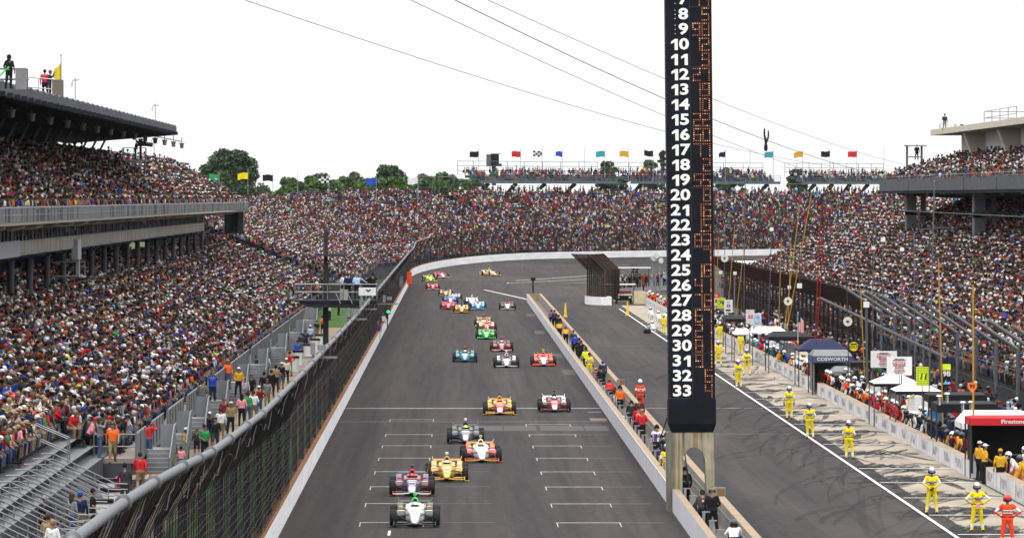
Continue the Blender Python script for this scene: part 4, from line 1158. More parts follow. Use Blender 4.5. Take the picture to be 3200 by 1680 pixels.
# --- right stands
RLr = [(33.4 + i * .78, 1.55 + i * .78 * .44) for i in range(29)]
r = thing('grandstand', 'lower right grandstand packed with people behind the pit fence', 'grandstand')
tiers('bleachers', '', rightside, [330, 480, 640, 815], RLr, parent=r)
mb = MB(); railing(mb, [(33.1, 330, 1.5), (33.1, 815, 1.5)], 1.0, 1, .02, 9)
for z in (352, 398, 470, 580, 730): railing(mb, [(33.4, z, 1.6), (50, z + 1, 8.7)], 1.1, 2, .03, 3); railing(mb, [(33.4, z + 1.5, 1.6), (50, z + 2.5, 8.7)], 1.1, 2, .03, 3)
mb.build('aisle_rail', alum, r)
mb = MB()
for k in range(2): railing(mb, [(33.2 + k * 0, 815 - k * 1.5, 1.5), (56, 815 - k * 1.5, 11.3)], 1.3, 2, .04, 3)
mb.build('end_rail', steel, r)
mb = MB(); mb.bb(36, 322, 0, 40, 330, 4.4, 0); mb.add([(33.5, 329, 3.4), (43, 329, 7.6), (43, 329, 8.6), (33.5, 329, 4.5)], [(0, 1, 2, 3)], 1); mb.build('ramp_wall', [M('ramp_panel', (.1, .1, .1), .7), M('ramp_roof', (.09, .092, .1), .6)], r)
RUr = [(46.95 + i * .74, 13.9 + i * .74 * .29) for i in range(11)]
v = thing('grandstand', 'right upper deck of seats on a grey concrete edge beam below the pale building', 'grandstand')
tiers('bleachers', '', rightside, [480, 600, 710], RUr, base=13.52, parent=v)
mb = MB(); mb.bb(46, 480, 13.35, 46.3, 710, 14.45, 0); mb.bb(46.3, 480, 13.1, 58, 712, 13.5, 1)
for z in (520, 556, 592, 628, 664, 700): mb.bb(45.97, z, 13.4, 46.0, z + .7, 14.45, 1)
mb.build('edge_beam', [M('edge_beam_concrete', (.075, .08, .085), .8, 0, .25, .5), riser_m], v)
for z in (690, 600, 520):
    k = MB(); k.bb(47.6, z, 0, 48.6, z + 3, 13.3); k.bb(49.2, z, 4, 49.6, z + 2, 13.3); k.bb(47.6, z, 10.8, 50, z + 2.5, 11.3); k.build('column', M('column_concrete', (.13, .135, .14), .8), v)
k = MB()
for z in range(490, 700, 22): k.bar((46.5, z, 13.0), (57, z + 30, 12.6), .12)
k.bar((46.8, 480, 11.0), (46.8, 690, 11.3), .04); k.build('soffit_pipes', steel, v)
mb = MB(); mb.bb(57, 470, 0, 57.4, 712, 13, 0); mb.build('back_wall', M('back_wall_dark', (.02, .02, .022)), v)
mb = MB(); railing(mb, [(46.2, 480, 14.45), (46.2, 710, 14.45)], .35, 1, .03, 3)
for z in range(500, 710, 16): railing(mb, [(46.4, z, 14.1), (53.5, z + .5, 16.0)], .95, 2, .028, 3)
mb.build('aisle_rail', steel, v)
bd = thing('press_building', 'pale flat-roofed building with a band of dark windows at the top of the right stands', 'building')
cream = M('pale_render', (.5, .46, .38), .8, 0, .08, .4)
mb = MB(); mb.bb(51.4, 470, 19.35, 66, 708, 19.95); mb.build('roof', cream, bd)
mb = MB(); mb.bb(54.6, 470, 17.6, 66, 706, 19.35, 0); mb.bb(54.4, 470, 15, 66, 706, 16.2, 0); mb.build('wall', M('suite_wall_light', (.6, .6, .6), .8), bd)
for i, z in enumerate((506, 548, 590, 632, 674)):
    k = MB(); k.prism([(52.4, 19.35), (54.7, 19.35), (54.7, 16), (53.6, 16)], lambda a, b, q: (a, z + q * 2.4, b)); k.build('pier', cream, bd)
for i in range(18):
    z = 480 + i * 12.5
    k = MB(); k.bb(54.7, z + .5, 16.2, 54.8, z + 12, 17.6, 0)
    for f in range(5): k.bb(54.6, z + f * 2.5, 16.2, 54.72, z + f * 2.5 + (.5 if f == 0 else .18), 17.6, 1)
    k.build('window', [M('dark_glass', (.03, .035, .045), .15), alum], bd)
for z, hh in ((560, 1.6), (618, 1.3), (500, 1.8)):
    k = MB(); railing(k, [(53, z, 19.95), (53, z + 38, 19.95), (60, z + 38, 19.95)], hh, 2, .03, 9); k.build('roof_rail', steel, bd)
MB().ell((53.2, 602, 19.2), (.16, .3, .1)).build('ceiling_lamp', emis('warm_lamp', (1, .4, .12), 1.2), bd)

# --- crowds
def shade(X, Y, H, s, d): return True
ll_keep = lambda X, Y, H, s, d: (s > 286 or (d > 10.3 and s < 282)) and s > 215
LLp = fill(outer, 216, 790, LLr, .94, gaps=[(a + .3, b - 2.6) for a, b in ((300, 305), (356, 361), (420, 425), (500, 505), (585, 590))], keep=ll_keep)
LLp += [(-28.4 - .9 * k + R.uniform(-.2, .2), y, 5.82, PI / 2 + R.gauss(0, .6), R.choice(STANDING), 1) for y in np.arange(340, 690, .8) for k in (0, 1, 2) if R.random() < .5]
LLp = [p for p in LLp if not (p[1] > 640 and p[0] > -17 and R.random() < .8)]
ULp = fill(outer, US0 + 20, US1 - 2, URr[:-1], .95)
BXp = [(-25.2 - R.random() * 1.5, y, 9.5, PI / 2 + R.gauss(0, .4), R.choice(STANDING + SEATED), 1) for y in np.arange(330, 636, .7)]
Ep = fill(rising, 782, 1121, Er, .93, gaps=[(800 + i * 34 - .6, 800 + i * 34 + .9) for i in range(9)], pitch=.55)
Ep = [p for p in Ep if not (p[1] < 930 and R.random() < .75 * max(0, 1 - (WALLX - 7 - p[0]) / 8))]
Ep += [(*outer(s, 30.2), 11.2 + bk(s, rising, 30.2), outward(s) - PI / 2 + R.gauss(0, .6), R.choice(STANDING), 1) for s in np.arange(790, 1118, .9) if R.random() < .6]
Jp = fill(level, 1120.7, 1310, Jr, .93, gaps=[(1150 + 23 * i - .4, 1127 + 23 * i + .6) for i in range(9)], pitch=.55)
Jp += [(*outer(s, 27.1), 13.0, outward(s) - PI / 2 + R.gauss(0, .6), R.choice(STANDING), 1) for s in np.arange(1128, 1300, .8) if R.random() < .55]
for s0, s1 in ((1135.5, 1140), (1143, 1163), (1166, 1174), (1178.5, 1214.5), (1220.5, 1241.5)):
    for d, h in ((28.2, HD), (29.7, HD + .45), (31.2, HD + .9)):
        for s in np.arange(s0, s1, .6):
            if R.random() < .82:
                st = R.random() < .15
                Jp.append((*outer(s, d), h + (0 if st else .45), outward(s) - PI / 2 + R.gauss(0, .5), R.choice(STANDING if st else SEATED), 1))
RLp = fill(rightside, 330, 814, RLr, .94, gaps=[(z - .2, z + 1.8) for z in (352, 398, 470, 580, 730)])
RUp = fill(rightside, 500, 709, RUr, .95, stand=.1)
RUp += [(53.9 + R.random() * .8, y, 15.6, -PI / 2 + R.gauss(0, .6), R.choice(STANDING), 1) for y in np.arange(500, 706, .8) if R.random() < .7]
# the nearest spectators are figures of their own; the mass behind them is one crowd per stand
LLp.sort(key=lambda p: p[1])
def shows(p):
    x, y = px((p[0], p[1], p[2] + .4)); return 8 < x < 3190 and 8 < y < 1672
NEAR = []
rest = []
for p in LLp:
    if len(NEAR) < 100 and p[1] < 330 and shows(p) and p[1] > 225: NEAR.append(p)
    else: rest.append(p)
crowd('crowd', rest, 'mass of spectators filling the lower left grandstand')
crowd('crowd', ULp + BXp, 'mass of spectators on the left upper deck under the dark roof')
crowd('crowd', Ep, 'mass of spectators in the open grandstand in front of the trees')
crowd('crowd', Jp, 'mass of spectators round the far turn under the row of flags')
crowd('crowd', RLp, 'mass of spectators in the lower right grandstand behind the pits')
crowd('crowd', RUp, 'mass of spectators on the right upper deck below the pale building')
# ---------------------------------------------------------------- scoring pylon astride the pit wall
py = thing('scoring_pylon', 'tall black scoring pylon with white numbers and amber lamps on a stained concrete arch', 'scoring tower', (9.66, 266, 0))
py.rotation_euler.y = -rad(.55)
W2 = .93                                                       # half width
pyl_k = M('pylon_black', (.0075, .009, .014), .8, 0, .3, 1.5)
def stained():
    m = bpy.data.materials.new('stained_concrete'); m.use_nodes = True
    n, l = m.node_tree.nodes, m.node_tree.links
    b = n['Principled BSDF']; b.inputs['Roughness'].default_value = .85
    tc = n.new('ShaderNodeTexCoord')
    def nz(sv, sc, det=5):
        mp = n.new('ShaderNodeMapping'); mp.inputs['Scale'].default_value = sv
        z = n.new('ShaderNodeTexNoise'); z.inputs['Scale'].default_value = sc; z.inputs['Detail'].default_value = det
        l.new(tc.outputs['Object'], mp.inputs[0]); l.new(mp.outputs[0], z.inputs['Vector']); return z.outputs[0]
    def ramp(src, st):
        r = n.new('ShaderNodeValToRGB'); e = r.color_ramp.elements
        e[0].position, e[0].color = st[0][0], (*st[0][1], 1); e[1].position, e[1].color = st[-1][0], (*st[-1][1], 1)
        for p_, c in st[1:-1]: q = e.new(p_); q.color = (*c, 1)
        l.new(src, r.inputs[0]); return r.outputs[0]
    a = ramp(nz((4.2, 4.2, .22), 1.0), [(.3, (.06, .055, .045)), (.42, (.22, .2, .15)), (.55, (.36, .34, .26)), (.66, (.24, .145, .06)), (.78, (.31, .33, .25))])
    c = ramp(nz((1, 1, 1), 1.2), [(.35, (.7, .72, .66)), (.65, (1.1, 1.05, .98))])
    x = n.new('ShaderNodeMix'); x.data_type = 'RGBA'; x.blend_type = 'MULTIPLY'; x.inputs[0].default_value = 1
    l.new(a, x.inputs[6]); l.new(c, x.inputs[7]); l.new(x.outputs[2], b.inputs['Base Color'])
    return m
stain = stained()
# concrete arch: outline with the round-headed opening, extruded along the track
ho = 3.2                                                     # underside of the black shaft
arch = [(-.86, 0.0), (-.88, ho), (.86, ho), (.88, 1.4), (.96, .0), (.62, .0), (.54, 1.2), (.5, 2.0)]
arch += [(.05 + .45 * math.cos(t), 2.0 + .6 * math.sin(t)) for t in [PI * i / 10 for i in range(1, 10)]]
arch += [(-.4, 2.0), (-.42, 1.2), (-.42, .0)]
mb = MB(); mb.prism(arch, lambda a, b, k: (a, -.7 + 1.5 * k, b))
mb.build('arch_base', stain, py)
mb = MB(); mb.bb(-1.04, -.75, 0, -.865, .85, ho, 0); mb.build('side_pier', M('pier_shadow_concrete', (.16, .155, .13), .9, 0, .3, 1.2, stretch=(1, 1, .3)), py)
mb = MB()
mb.rings([[(-.84, -.72, ho), (.84, -.72, ho), (.84, .82, ho), (-.84, .82, ho)], [(-W2 - .03, -.86, ho + .35), (W2 + .03, -.86, ho + .35), (W2 + .03, .96, ho + .35), (-W2 - .03, .96, ho + .35)]])
mb.bb(-W2 - .03, -.86, ho + .35, W2 + .03, .96, ho + 1.34)
PH = 27.2
mb.bb(-W2, -.82, ho + 1.34, W2, .92, PH)
mb.bb(-W2 + .04, -.87, ho + .45, -.02, -.86, ho + 1.28); mb.bb(.02, -.87, ho + .45, W2 - .04, -.86, ho + 1.28)
mb.build('shaft', pyl_k, py)
ROWH, ROW33 = .6085, ho + 1.58
num_m = M('number_white', (.84, .84, .82), .5, 0, .03)
led_on, led_dim, led_off = emis('amber_lamp', (1, .42, .14), .7), emis('amber_lamp_dim', (.75, .24, .08), .22), M('lamp_off', (.03, .028, .026), .5)
led_hot = emis('amber_lamp_bright', (1, .5, .22), 1.1)
D = {'0': ('1111', '1001', '1001', '1001', '1001', '1001', '1111'), '1': ('0001',) * 7, '2': ('1111', '0001', '0001', '1111', '1000', '1000', '1111'), '3': ('1111', '0001', '0001', '1111', '0001', '0001', '1111'), '4': ('1001', '1001', '1001', '1111', '0001', '0001', '0001'),
     '5': ('1111', '1000', '1000', '1111', '0001', '0001', '1111'), '6': ('1111', '1000', '1000', '1111', '1001', '1001', '1111'), '7': ('1111', '0001', '0001', '0001', '0001', '0001', '0001'), '8': ('1111', '1001', '1001', '1111', '1001', '1001', '1111'), '9': ('1111', '1001', '1001', '1111', '0001', '0001', '1111')}
RES = {7: '11', 8: '5', 9: '98', 10: '12', 11: '9', 12: '27', 13: '19', 14: '10', 15: '22', 16: '60', 17: '77', 18: '2', 19: '55', 20: '8', 21: '16', 22: '15', 23: '83', 24: '7', 25: '18', 26: '41', 27: '78', 28: '67', 29: '21', 30: '81', 31: '91', 32: '6', 33: '4'}
for i in range(7, 34):
    z = ROW33 + (33 - i) * ROWH + .09
    mb = MB(); number(mb, str(i), Matrix.Translation((-.4 if i > 9 else -.22, -.835, z)) @ FACE)
    if i < 10: mb.rings([mb.ring(V(-.55, -.83 + .001 * 0, z + dz), V(.018, 0, 0), V(0, 0, .018), 6) for dz in (0,)] * 1 + [mb.ring(V(-.55, -.84, z), V(.018, 0, 0), V(0, 0, .018), 6)]) if False else [mb.ell((-.55, -.83, z + dz), (.02, .012, .02), 6, 4) for dz in (-.17, 0, .17)]
    mb.build('position_number', num_m, py)
    s = RES[i].rjust(2)
    mb = MB()
    for c, ch in enumerate(s):
        if ch == ' ': continue
        for rr, row in enumerate(D[ch]):
            for cc, bit in enumerate(row):
                if bit == '1':
                    b = R.random(); mb.ell((.17 + c * .37 + cc * .088, -.83, z + .24 - rr * .08), (.024, .014, .024), 6, 4, 0 if b < .22 else 1 if b < .9 else 2)
    mb.build('lamp_digits', [led_on, led_dim, led_hot], py)
mb = MB()
for i in range(7, 33): 
    z = ROW33 + (33 - i) * ROWH + .09 - ROWH / 2
    if i in (7, 11, 15, 19, 23, 27, 30): mb.bb(.0, -.826, z - .012, W2 - .02, -.82, z + .012)
mb.bb(.03, -.827, ROW33 - .25, .045, -.82, PH); mb.bb(-W2, -.83, ho + 1.37, -.05, -.82, ho + 1.4)
mb.build('panel_seam', M('seam_grey', (.04, .045, .055), .5), py)
mb = MB()
for z in np.arange(ho + 2, PH, .28): mb.bb(-W2 - .03, -.6, z, -W2, -.5, z + .06)
mb.build('side_bolts', steel, py)

# ---------------------------------------------------------------- sky cables and the flying camera
cab = M('thin_cable', (.12, .12, .125), .6)
def wire(lab, a, b, sag, r, n=24):
    a, b = Vector(a), Vector(b)
    mb = MB(); mb.tube([a.lerp(b, i / n) - Vector((0, 0, sag * 4 * (i / n) * (1 - i / n))) for i in range(n + 1)], r, 4)
    return tag(mb.build('overhead_cable', cab), lab, 'cable', 'cables crossing the sky')
far = [(2790, 528), (2800, 520), (2740, 560), (2700, 575)]
wire('lowest of the four thin cables crossing the white sky', pz(740, -8, 420), pz(2600, 520, 1050), 1.4, .024)
wire('second lowest thin cable crossing the white sky', pz(1240, -20, 420), pz(2700, 585, 1050), 1.2, .024)
wire('thicker cable that carries the flying camera across the sky', pz(1380, -20, 420), pz(2880, 572, 1050), 2.0, .034)
wire('uppermost thin cable crossing the white sky', pz(1480, -20, 420), pz(2850, 520, 1050), 1.2, .022)
sc = thing('flying_camera', 'black forked cable camera hanging in the sky right of the pylon', 'camera', pz(2389, 437, 700))
mb = MB(); mb.ell((.0, 0, .75), (.1, .1, .55), 8, 8); mb.ell((.42, 0, .55), (.09, .1, .5), 8, 8); mb.build('prong', black, sc, smooth=True)
mb = MB(); mb.bar((.02, 0, .45), (.16, 0, -.35), .12, 8); mb.bar((.4, 0, .3), (.2, 0, -.3), .1, 8); mb.ell((.17, 0, -.25), (.16, .15, .18), 8, 6); mb.build('body', black, sc, smooth=True)
mb = MB(); mb.rings([mb.ring(V(.15, 0, z), V(r, 0, 0), V(0, r, 0), 8) for z, r in ((-.3, .1), (-.6, .19), (-.9, .21), (-1.15, .16), (-1.2, .1))]); mb.build('camera_head', black, sc, smooth=True)

# ---------------------------------------------------------------- trees
leaf_m = None
def leafmat(name, c0, c1):
    if name in MATS: return MATS[name]
    m = bpy.data.materials.new(name); m.use_nodes = True
    n, l = m.node_tree.nodes, m.node_tree.links
    b = n['Principled BSDF']; b.inputs['Roughness'].default_value = .6
    tc = n.new('ShaderNodeTexCoord'); z = n.new('ShaderNodeTexNoise'); z.inputs['Scale'].default_value = .35; z.inputs['Detail'].default_value = 5
    l.new(tc.outputs['Object'], z.inputs[0]); r = n.new('ShaderNodeValToRGB'); r.color_ramp.elements[0].position, r.color_ramp.elements[1].position = .35, .65
    r.color_ramp.elements[0].color, r.color_ramp.elements[1].color = (*c0, 1), (*c1, 1)
    l.new(z.outputs[0], r.inputs[0]); l.new(r.outputs[0], b.inputs['Base Color'])
    MATS[name] = m; return m
bark = M('bark', (.05, .035, .025), .9, 0, .3, 2)
def tree(x0, x1, ytop, ybase, z, label, kind=0, dens=1.0, skel=.0):
    """a tree whose crown fills pixels x0..x1, ytop..ybase at distance z; trunk to the ground"""
    a, b = pz(x0, ytop, z), pz(x1, ybase, z)
    cx, wd, top, bot = (a.x + b.x) / 2, (b.x - a.x) / 2, a.z, max(2.5, b.z)
    t = thing('tree', label, 'tree', (cx, z, 0), 0, 'trees behind the far grandstands')
    mb = MB(); hgt = top
    mb.tube([(0, 0, 0), (.2, 0, bot * .6), (-.1, .1, bot + (top - bot) * .5), (.0, 0, top - .8)], .45, 7)
    cl = []
    for i in range(int(26 * dens) + 10):
        an, f = R.random() * 2 * PI, R.random()
        zz = bot + (top - bot) * (.02 + .9 * f)
        env = math.sin(PI * min(1, .42 + .52 * f)) ** .6 if top - bot < 9 else math.sin(PI * min(1, .3 + .66 * f)) ** .6
        rr = wd * env * R.uniform(.2, .95)
        c = (rr * math.cos(an), rr * math.sin(an) * .8, zz)
        cl.append((c, min(2.6, wd * R.uniform(.2, .34))))
        st = (0, 0, bot + (zz - bot) * .45)
        mb.bar(st, c, .14, 5, .04)
    mb.build('trunk', bark, t)
    n = int((9500 if wd > 4 else 6000) * dens); nb = len(cl)
    cs = np.array([c for c, r in cl]); rs = np.array([r for c, r in cl])
    k = NP.randint(0, nb, n)
    d = NP.normal(size=(n, 3)); d /= np.linalg.norm(d, axis=1)[:, None]
    p = cs[k] + d * (rs[k] * NP.uniform(.35, 1.08, n) ** .6)[:, None] * np.array([1, 1, .75])
    s = NP.uniform(.16, .38, n)[:, None] * (1.2 if wd > 4 else .85)
    u = NP.normal(size=(n, 3)); u /= np.linalg.norm(u, axis=1)[:, None]
    q = np.cross(u, NP.normal(size=(n, 3))); q /= np.linalg.norm(q, axis=1)[:, None]
    vv = np.stack([p - u * s, p + q * s * .7, p + u * s, p - q * s * .7], 1).reshape(-1, 3)
    me = bpy.data.meshes.new('crown'); me.from_pydata(vv.tolist(), [], np.arange(4 * n).reshape(-1, 4).tolist())
    me.materials.append([leafmat('oak_leaves', (.01, .03, .009), (.03, .072, .014)), leafmat('bright_leaves', (.018, .052, .006), (.06, .125, .015)), leafmat('dull_leaves', (.016, .042, .011), (.045, .095, .02))][kind])
    link('crown', me, t)
    return t
tree(622, 835, 466, 625, 1330, 'large dark tree standing alone beyond the left upper deck', 0, 2.2)
tree(640, 720, 560, 650, 1320, 'dark green shrub-like tree at the foot of the large tree', 1, .8)
for i, (x0, x1, yt, yb, k, lb) in enumerate(((858, 960, 556, 640, 1, 'low bright tree at the left end of the tree line'), (925, 1050, 545, 640, 1, 'bright green tree just left of the chequered flag'), (1030, 1150, 540, 640, 2, 'dull green tree right of the chequered flag'), (1120, 1215, 555, 640, 1, 'low bright tree under the blue flag'), (1150, 1290, 521, 640, 0, 'tall dark round tree behind the blue flag'), (1210, 1250, 575, 640, 1, 'small bright tree in front of the tall dark round one'), (1270, 1370, 545, 640, 2, 'tree behind the first camera scaffold'), (1340, 1440, 530, 640, 2, 'tree behind the second camera scaffold'), (1390, 1500, 560, 650, 1, 'bright tree right of the scaffolds'), (1440, 1530, 548, 660, 0, 'dark tree under the left end of the viewing platforms'), (1300, 1400, 580, 650, 1, 'low bush between the two camera scaffolds'))):
    tree(x0, x1, yt, yb, 1300 + 14 * (i % 4), lb, k, 1.0)
for i, (x0, x1, yt, yb, k, lb) in enumerate(((1850, 1955, 505, 610, 0, 'tree rising behind the gap in the viewing platforms'), (1905, 1975, 545, 620, 0, 'lower tree leaning out behind the platform gap'), (1990, 2075, 500, 600, 2, 'tree behind the platform just left of the pylon'), (2058, 2085, 470, 520, 0, 'treetop touching the left side of the pylon'), (2225, 2330, 528, 600, 2, 'tree behind the platform right of the pylon'), (2455, 2530, 530, 600, 2, 'tree in the gap before the last viewing platform'))):
    tree(x0, x1, yt, yb, 1420 + 12 * i, lb, k, 1.0)
for i, (x0, x1, yt, k) in enumerate(((838, 930, 600, 2), (900, 1000, 575, 0), (985, 1090, 566, 2), (1070, 1170, 560, 0), (1130, 1225, 570, 2), (1190, 1300, 545, 0), (1260, 1340, 560, 1), (1330, 1420, 556, 0), (1400, 1470, 566, 2), (1470, 1540, 575, 1), (600, 690, 585, 2), (760, 850, 600, 0))):
    tree(x0, x1, yt, 650, 1385 + 9 * i, ('dull green', 'bright green', 'dark')[k == 0 and 2 or k - 1 and 0 or 1] + f' tree of the rear tree line, {("first", "second", "third", "fourth", "fifth", "sixth", "seventh", "eighth", "ninth", "tenth", "eleventh", "twelfth")[i]} behind the bright front trees', k, 1.0)
for i in range(11):
    x = 880 + i * 60
    tree(x - 62, x + 68, (586, 574, 568, 562, 566, 560, 556, 562, 552, 560, 564)[i], 660, 1262 + 5 * (i % 3), f'low {("bright", "dull")[i % 2]} leafy tree in the front of the tree line, {("first", "second", "third", "fourth", "fifth", "sixth", "seventh", "eighth", "ninth", "tenth", "eleventh")[i]} from the left', 1 + i % 2, .9)

# ---------------------------------------------------------------- flags
def flag(x, ytop, ybase, z, cols, label, fw=1.7, fh=1.05, furl=0.0, yf=None):
    a, b = pz(x, ytop, z), pz(x, ybase, z)
    t = thing('flagpole', label, 'flag', (a.x, z, b.z), 0, 'flags over the grandstands')
    H = a.z - b.z
    mb = MB(); mb.bar((0, 0, 0), (0, 0, H), .055, 6, .03); mb.ell((0, 0, H), .07, 6, 4); mb.build('pole', M('flagpole_grey', (.28, .3, .32), .5, .3), t)
    if cols:
        mb = MB(); nx, ny = 8, 3 if len(cols) > 1 else 2
        dy = R.uniform(-.25, .25); ph = R.random() * 6
        top = H - .35 if yf is None else yf
        P_ = lambda i, j: (-fw * i / nx * (1 - furl), .12 * math.sin(i * .9 + ph), top - fh * j / ny + dy * (i / nx) + .06 * math.sin(i * .8 + ph) - furl * fh * (i / nx) * (1 - j / ny))
        for i in range(nx):
            for j in range(ny):
                mb.add([P_(i, j), P_(i + 1, j), P_(i + 1, j + 1), P_(i, j + 1)], [(0, 1, 2, 3)], ((i // 2 + j) if len(cols) > 1 else 0) % len(cols))
        mb.build('flag', [M('flag_' + c, PAL[c], .8, 0, .08, 2) for c in cols], t, smooth=False)
    return t
zf = 1182
for x, c, lb in ((1496, 'black', 'black flag on the leftmost pole of the platform row, left of the dark screen'), (1627, 'red', 'red flag above the platform just right of the dark screen'), (1694, None, 'black and white chequered flag above the viewing platform'), (1757, 'blue', 'blue furled flag between the chequered and the teal flag'), (1826, 0, 'bare pole in the flag row left of the teal flag'), (1890, 'teal', 'teal flag above the small tree behind the platform'), (1964, 'gold', 'yellow flag left of the pylon'), (2041, 'black', 'black flag close to the left side of the pylon'),
              (2267, 'navy', 'dark blue flag just right of the pylon'), (2344, 0, 'bare flagpole right of the dark blue flag'), (2417, 'teal', 'teal flag under the flying camera'), (2509, 'gold', 'yellow flag right of the flying camera'), (2594, 'black', 'black flag near the right stands'), (2678, 'red', 'red flag nearest the right stands'), (2763, 0, 'bare flagpole beside the upper right deck')):
    flag(x, 466, 566, zf, ('white', 'black') if c is None else ((c,) if c else ()), lb, furl=.3 if c in ('blue', 'navy') else .05)
for x, c, lb, yt in ((685, 'green', 'green flag in front of the large dark tree', 538), (775, 'yellow', 'yellow flag beside the large dark tree', 532), (853, 'black', 'black flag at the right edge of the large dark tree', 540), (930, 0, 'bare flagpole at the left end of the low trees', 542), (1028, None, 'chequered flag above the low trees', 545), (1176, 'blue', 'blue flag in front of the tall round tree', 550), (1306, 'white', 'white flag beside the first camera scaffold', 548)):
    flag(x, yt, 628, 1090, ('white', 'black') if c is None else ((c,) if c else ()), lb)
t = flag(192, 172, 310, 470, ('yellow',), 'yellow flag hanging on a pole at the roof platform of the left deck', .75, 1.35, .35, yf=2.6)

# scaffold towers, screen, lamps on the skyline
def scaffold(x, y0, y1, z, wd, label, roof=True):
    a, b = pz(x, y0, z), pz(x, y1, z)
    t = thing('camera_scaffold', label, 'scaffold', (a.x, z, b.z)); H = a.z - b.z; h = wd / 2
    mb = MB()
    for sx in (-h, h):
        for sy in (-h, h): mb.bar((sx, sy, -8), (sx, sy, H * (1 if roof or sy > 0 else .7)), .07, 5)
    for f in (.32, .62): 
        for s in (-h, h): mb.bar((-h, s, H * f), (h, s, H * f), .05, 4); mb.bar((s, -h, H * f), (s, h, H * f), .05, 4)
    mb.bar((-h, -h, 0), (h, -h, H * .3), .05, 4); mb.bar((h, -h, 0), (-h, -h, H * .3), .05, 4)
    mb.build('frame', steel, t)
    mb = MB(); mb.bb(-h, -h, H * .3, h, h, H * .33); mb.build('floor', dksteel, t)
    if roof: mb = MB(); mb.bb(-h - .3, -h - .3, H, h + .5, h + .3, H + .12); mb.build('roof', alum, t)
scaffold(1330, 552, 640, 1160, 2.4, 'open camera scaffold in front of the trees, the left one of two')
scaffold(1395, 553, 640, 1160, 2.4, 'open camera scaffold in front of the trees, the right one of two')
scaffold(2858, 457, 545, 760, 1.7, 'steel camera scaffold at the top corner of the right stands')
t = thing('screen_tower', 'dark square screen cabinet on a mast above the far platform', 'screen', pz(1540, 520, 1170))
MB().bb(-1.15, 0, 0, -.35, 1.6, 2.15).build('side_cover', M('grey_tarp', (.11, .11, .11), .8, 0, .3), t)
MB().bb(-.35, .05, 0, 1.1, 1.6, 2.2).bb(-.35, -.1, 2.2, 1.5, 1.7, 2.28).build('cabinet', black, t)
MB().bar((.2, .8, -3.4), (.2, .8, 0), .4, 8).bb(.6, -.2, .0, 1.6, .4, .5).build('mast', dksteel, t)
for x, y, z, lb in ((236, 300, 480, 'thin radio mast on the left roof near the flag'), (486, 372, 560, 'thin radio mast near the far tip of the left roof'), (752 - 270, 470, 640, 'small mast on the pale building behind the left deck')):
    p = pz(x, y, z)
    MB()
    mb = MB(); mb.bar((0, 0, -.6), (0, 0, 1.3), .03, 5); mb.bar((-.2, 0, 1.1), (.3, 0, 1.15), .02, 4); mb.bar((-.2, 0, 1.1), (-.2, 0, .7), .02, 4); mb.tube([(-.25, 0, .6), (-.3, 0, .9), (-.1, 0, 1.2), (.3, 0, 1.2)], .015, 4)
    tag(mb.build('radio_mast', M('mast_grey', (.2, .21, .22), .5, .3), loc=p), lb, 'mast')
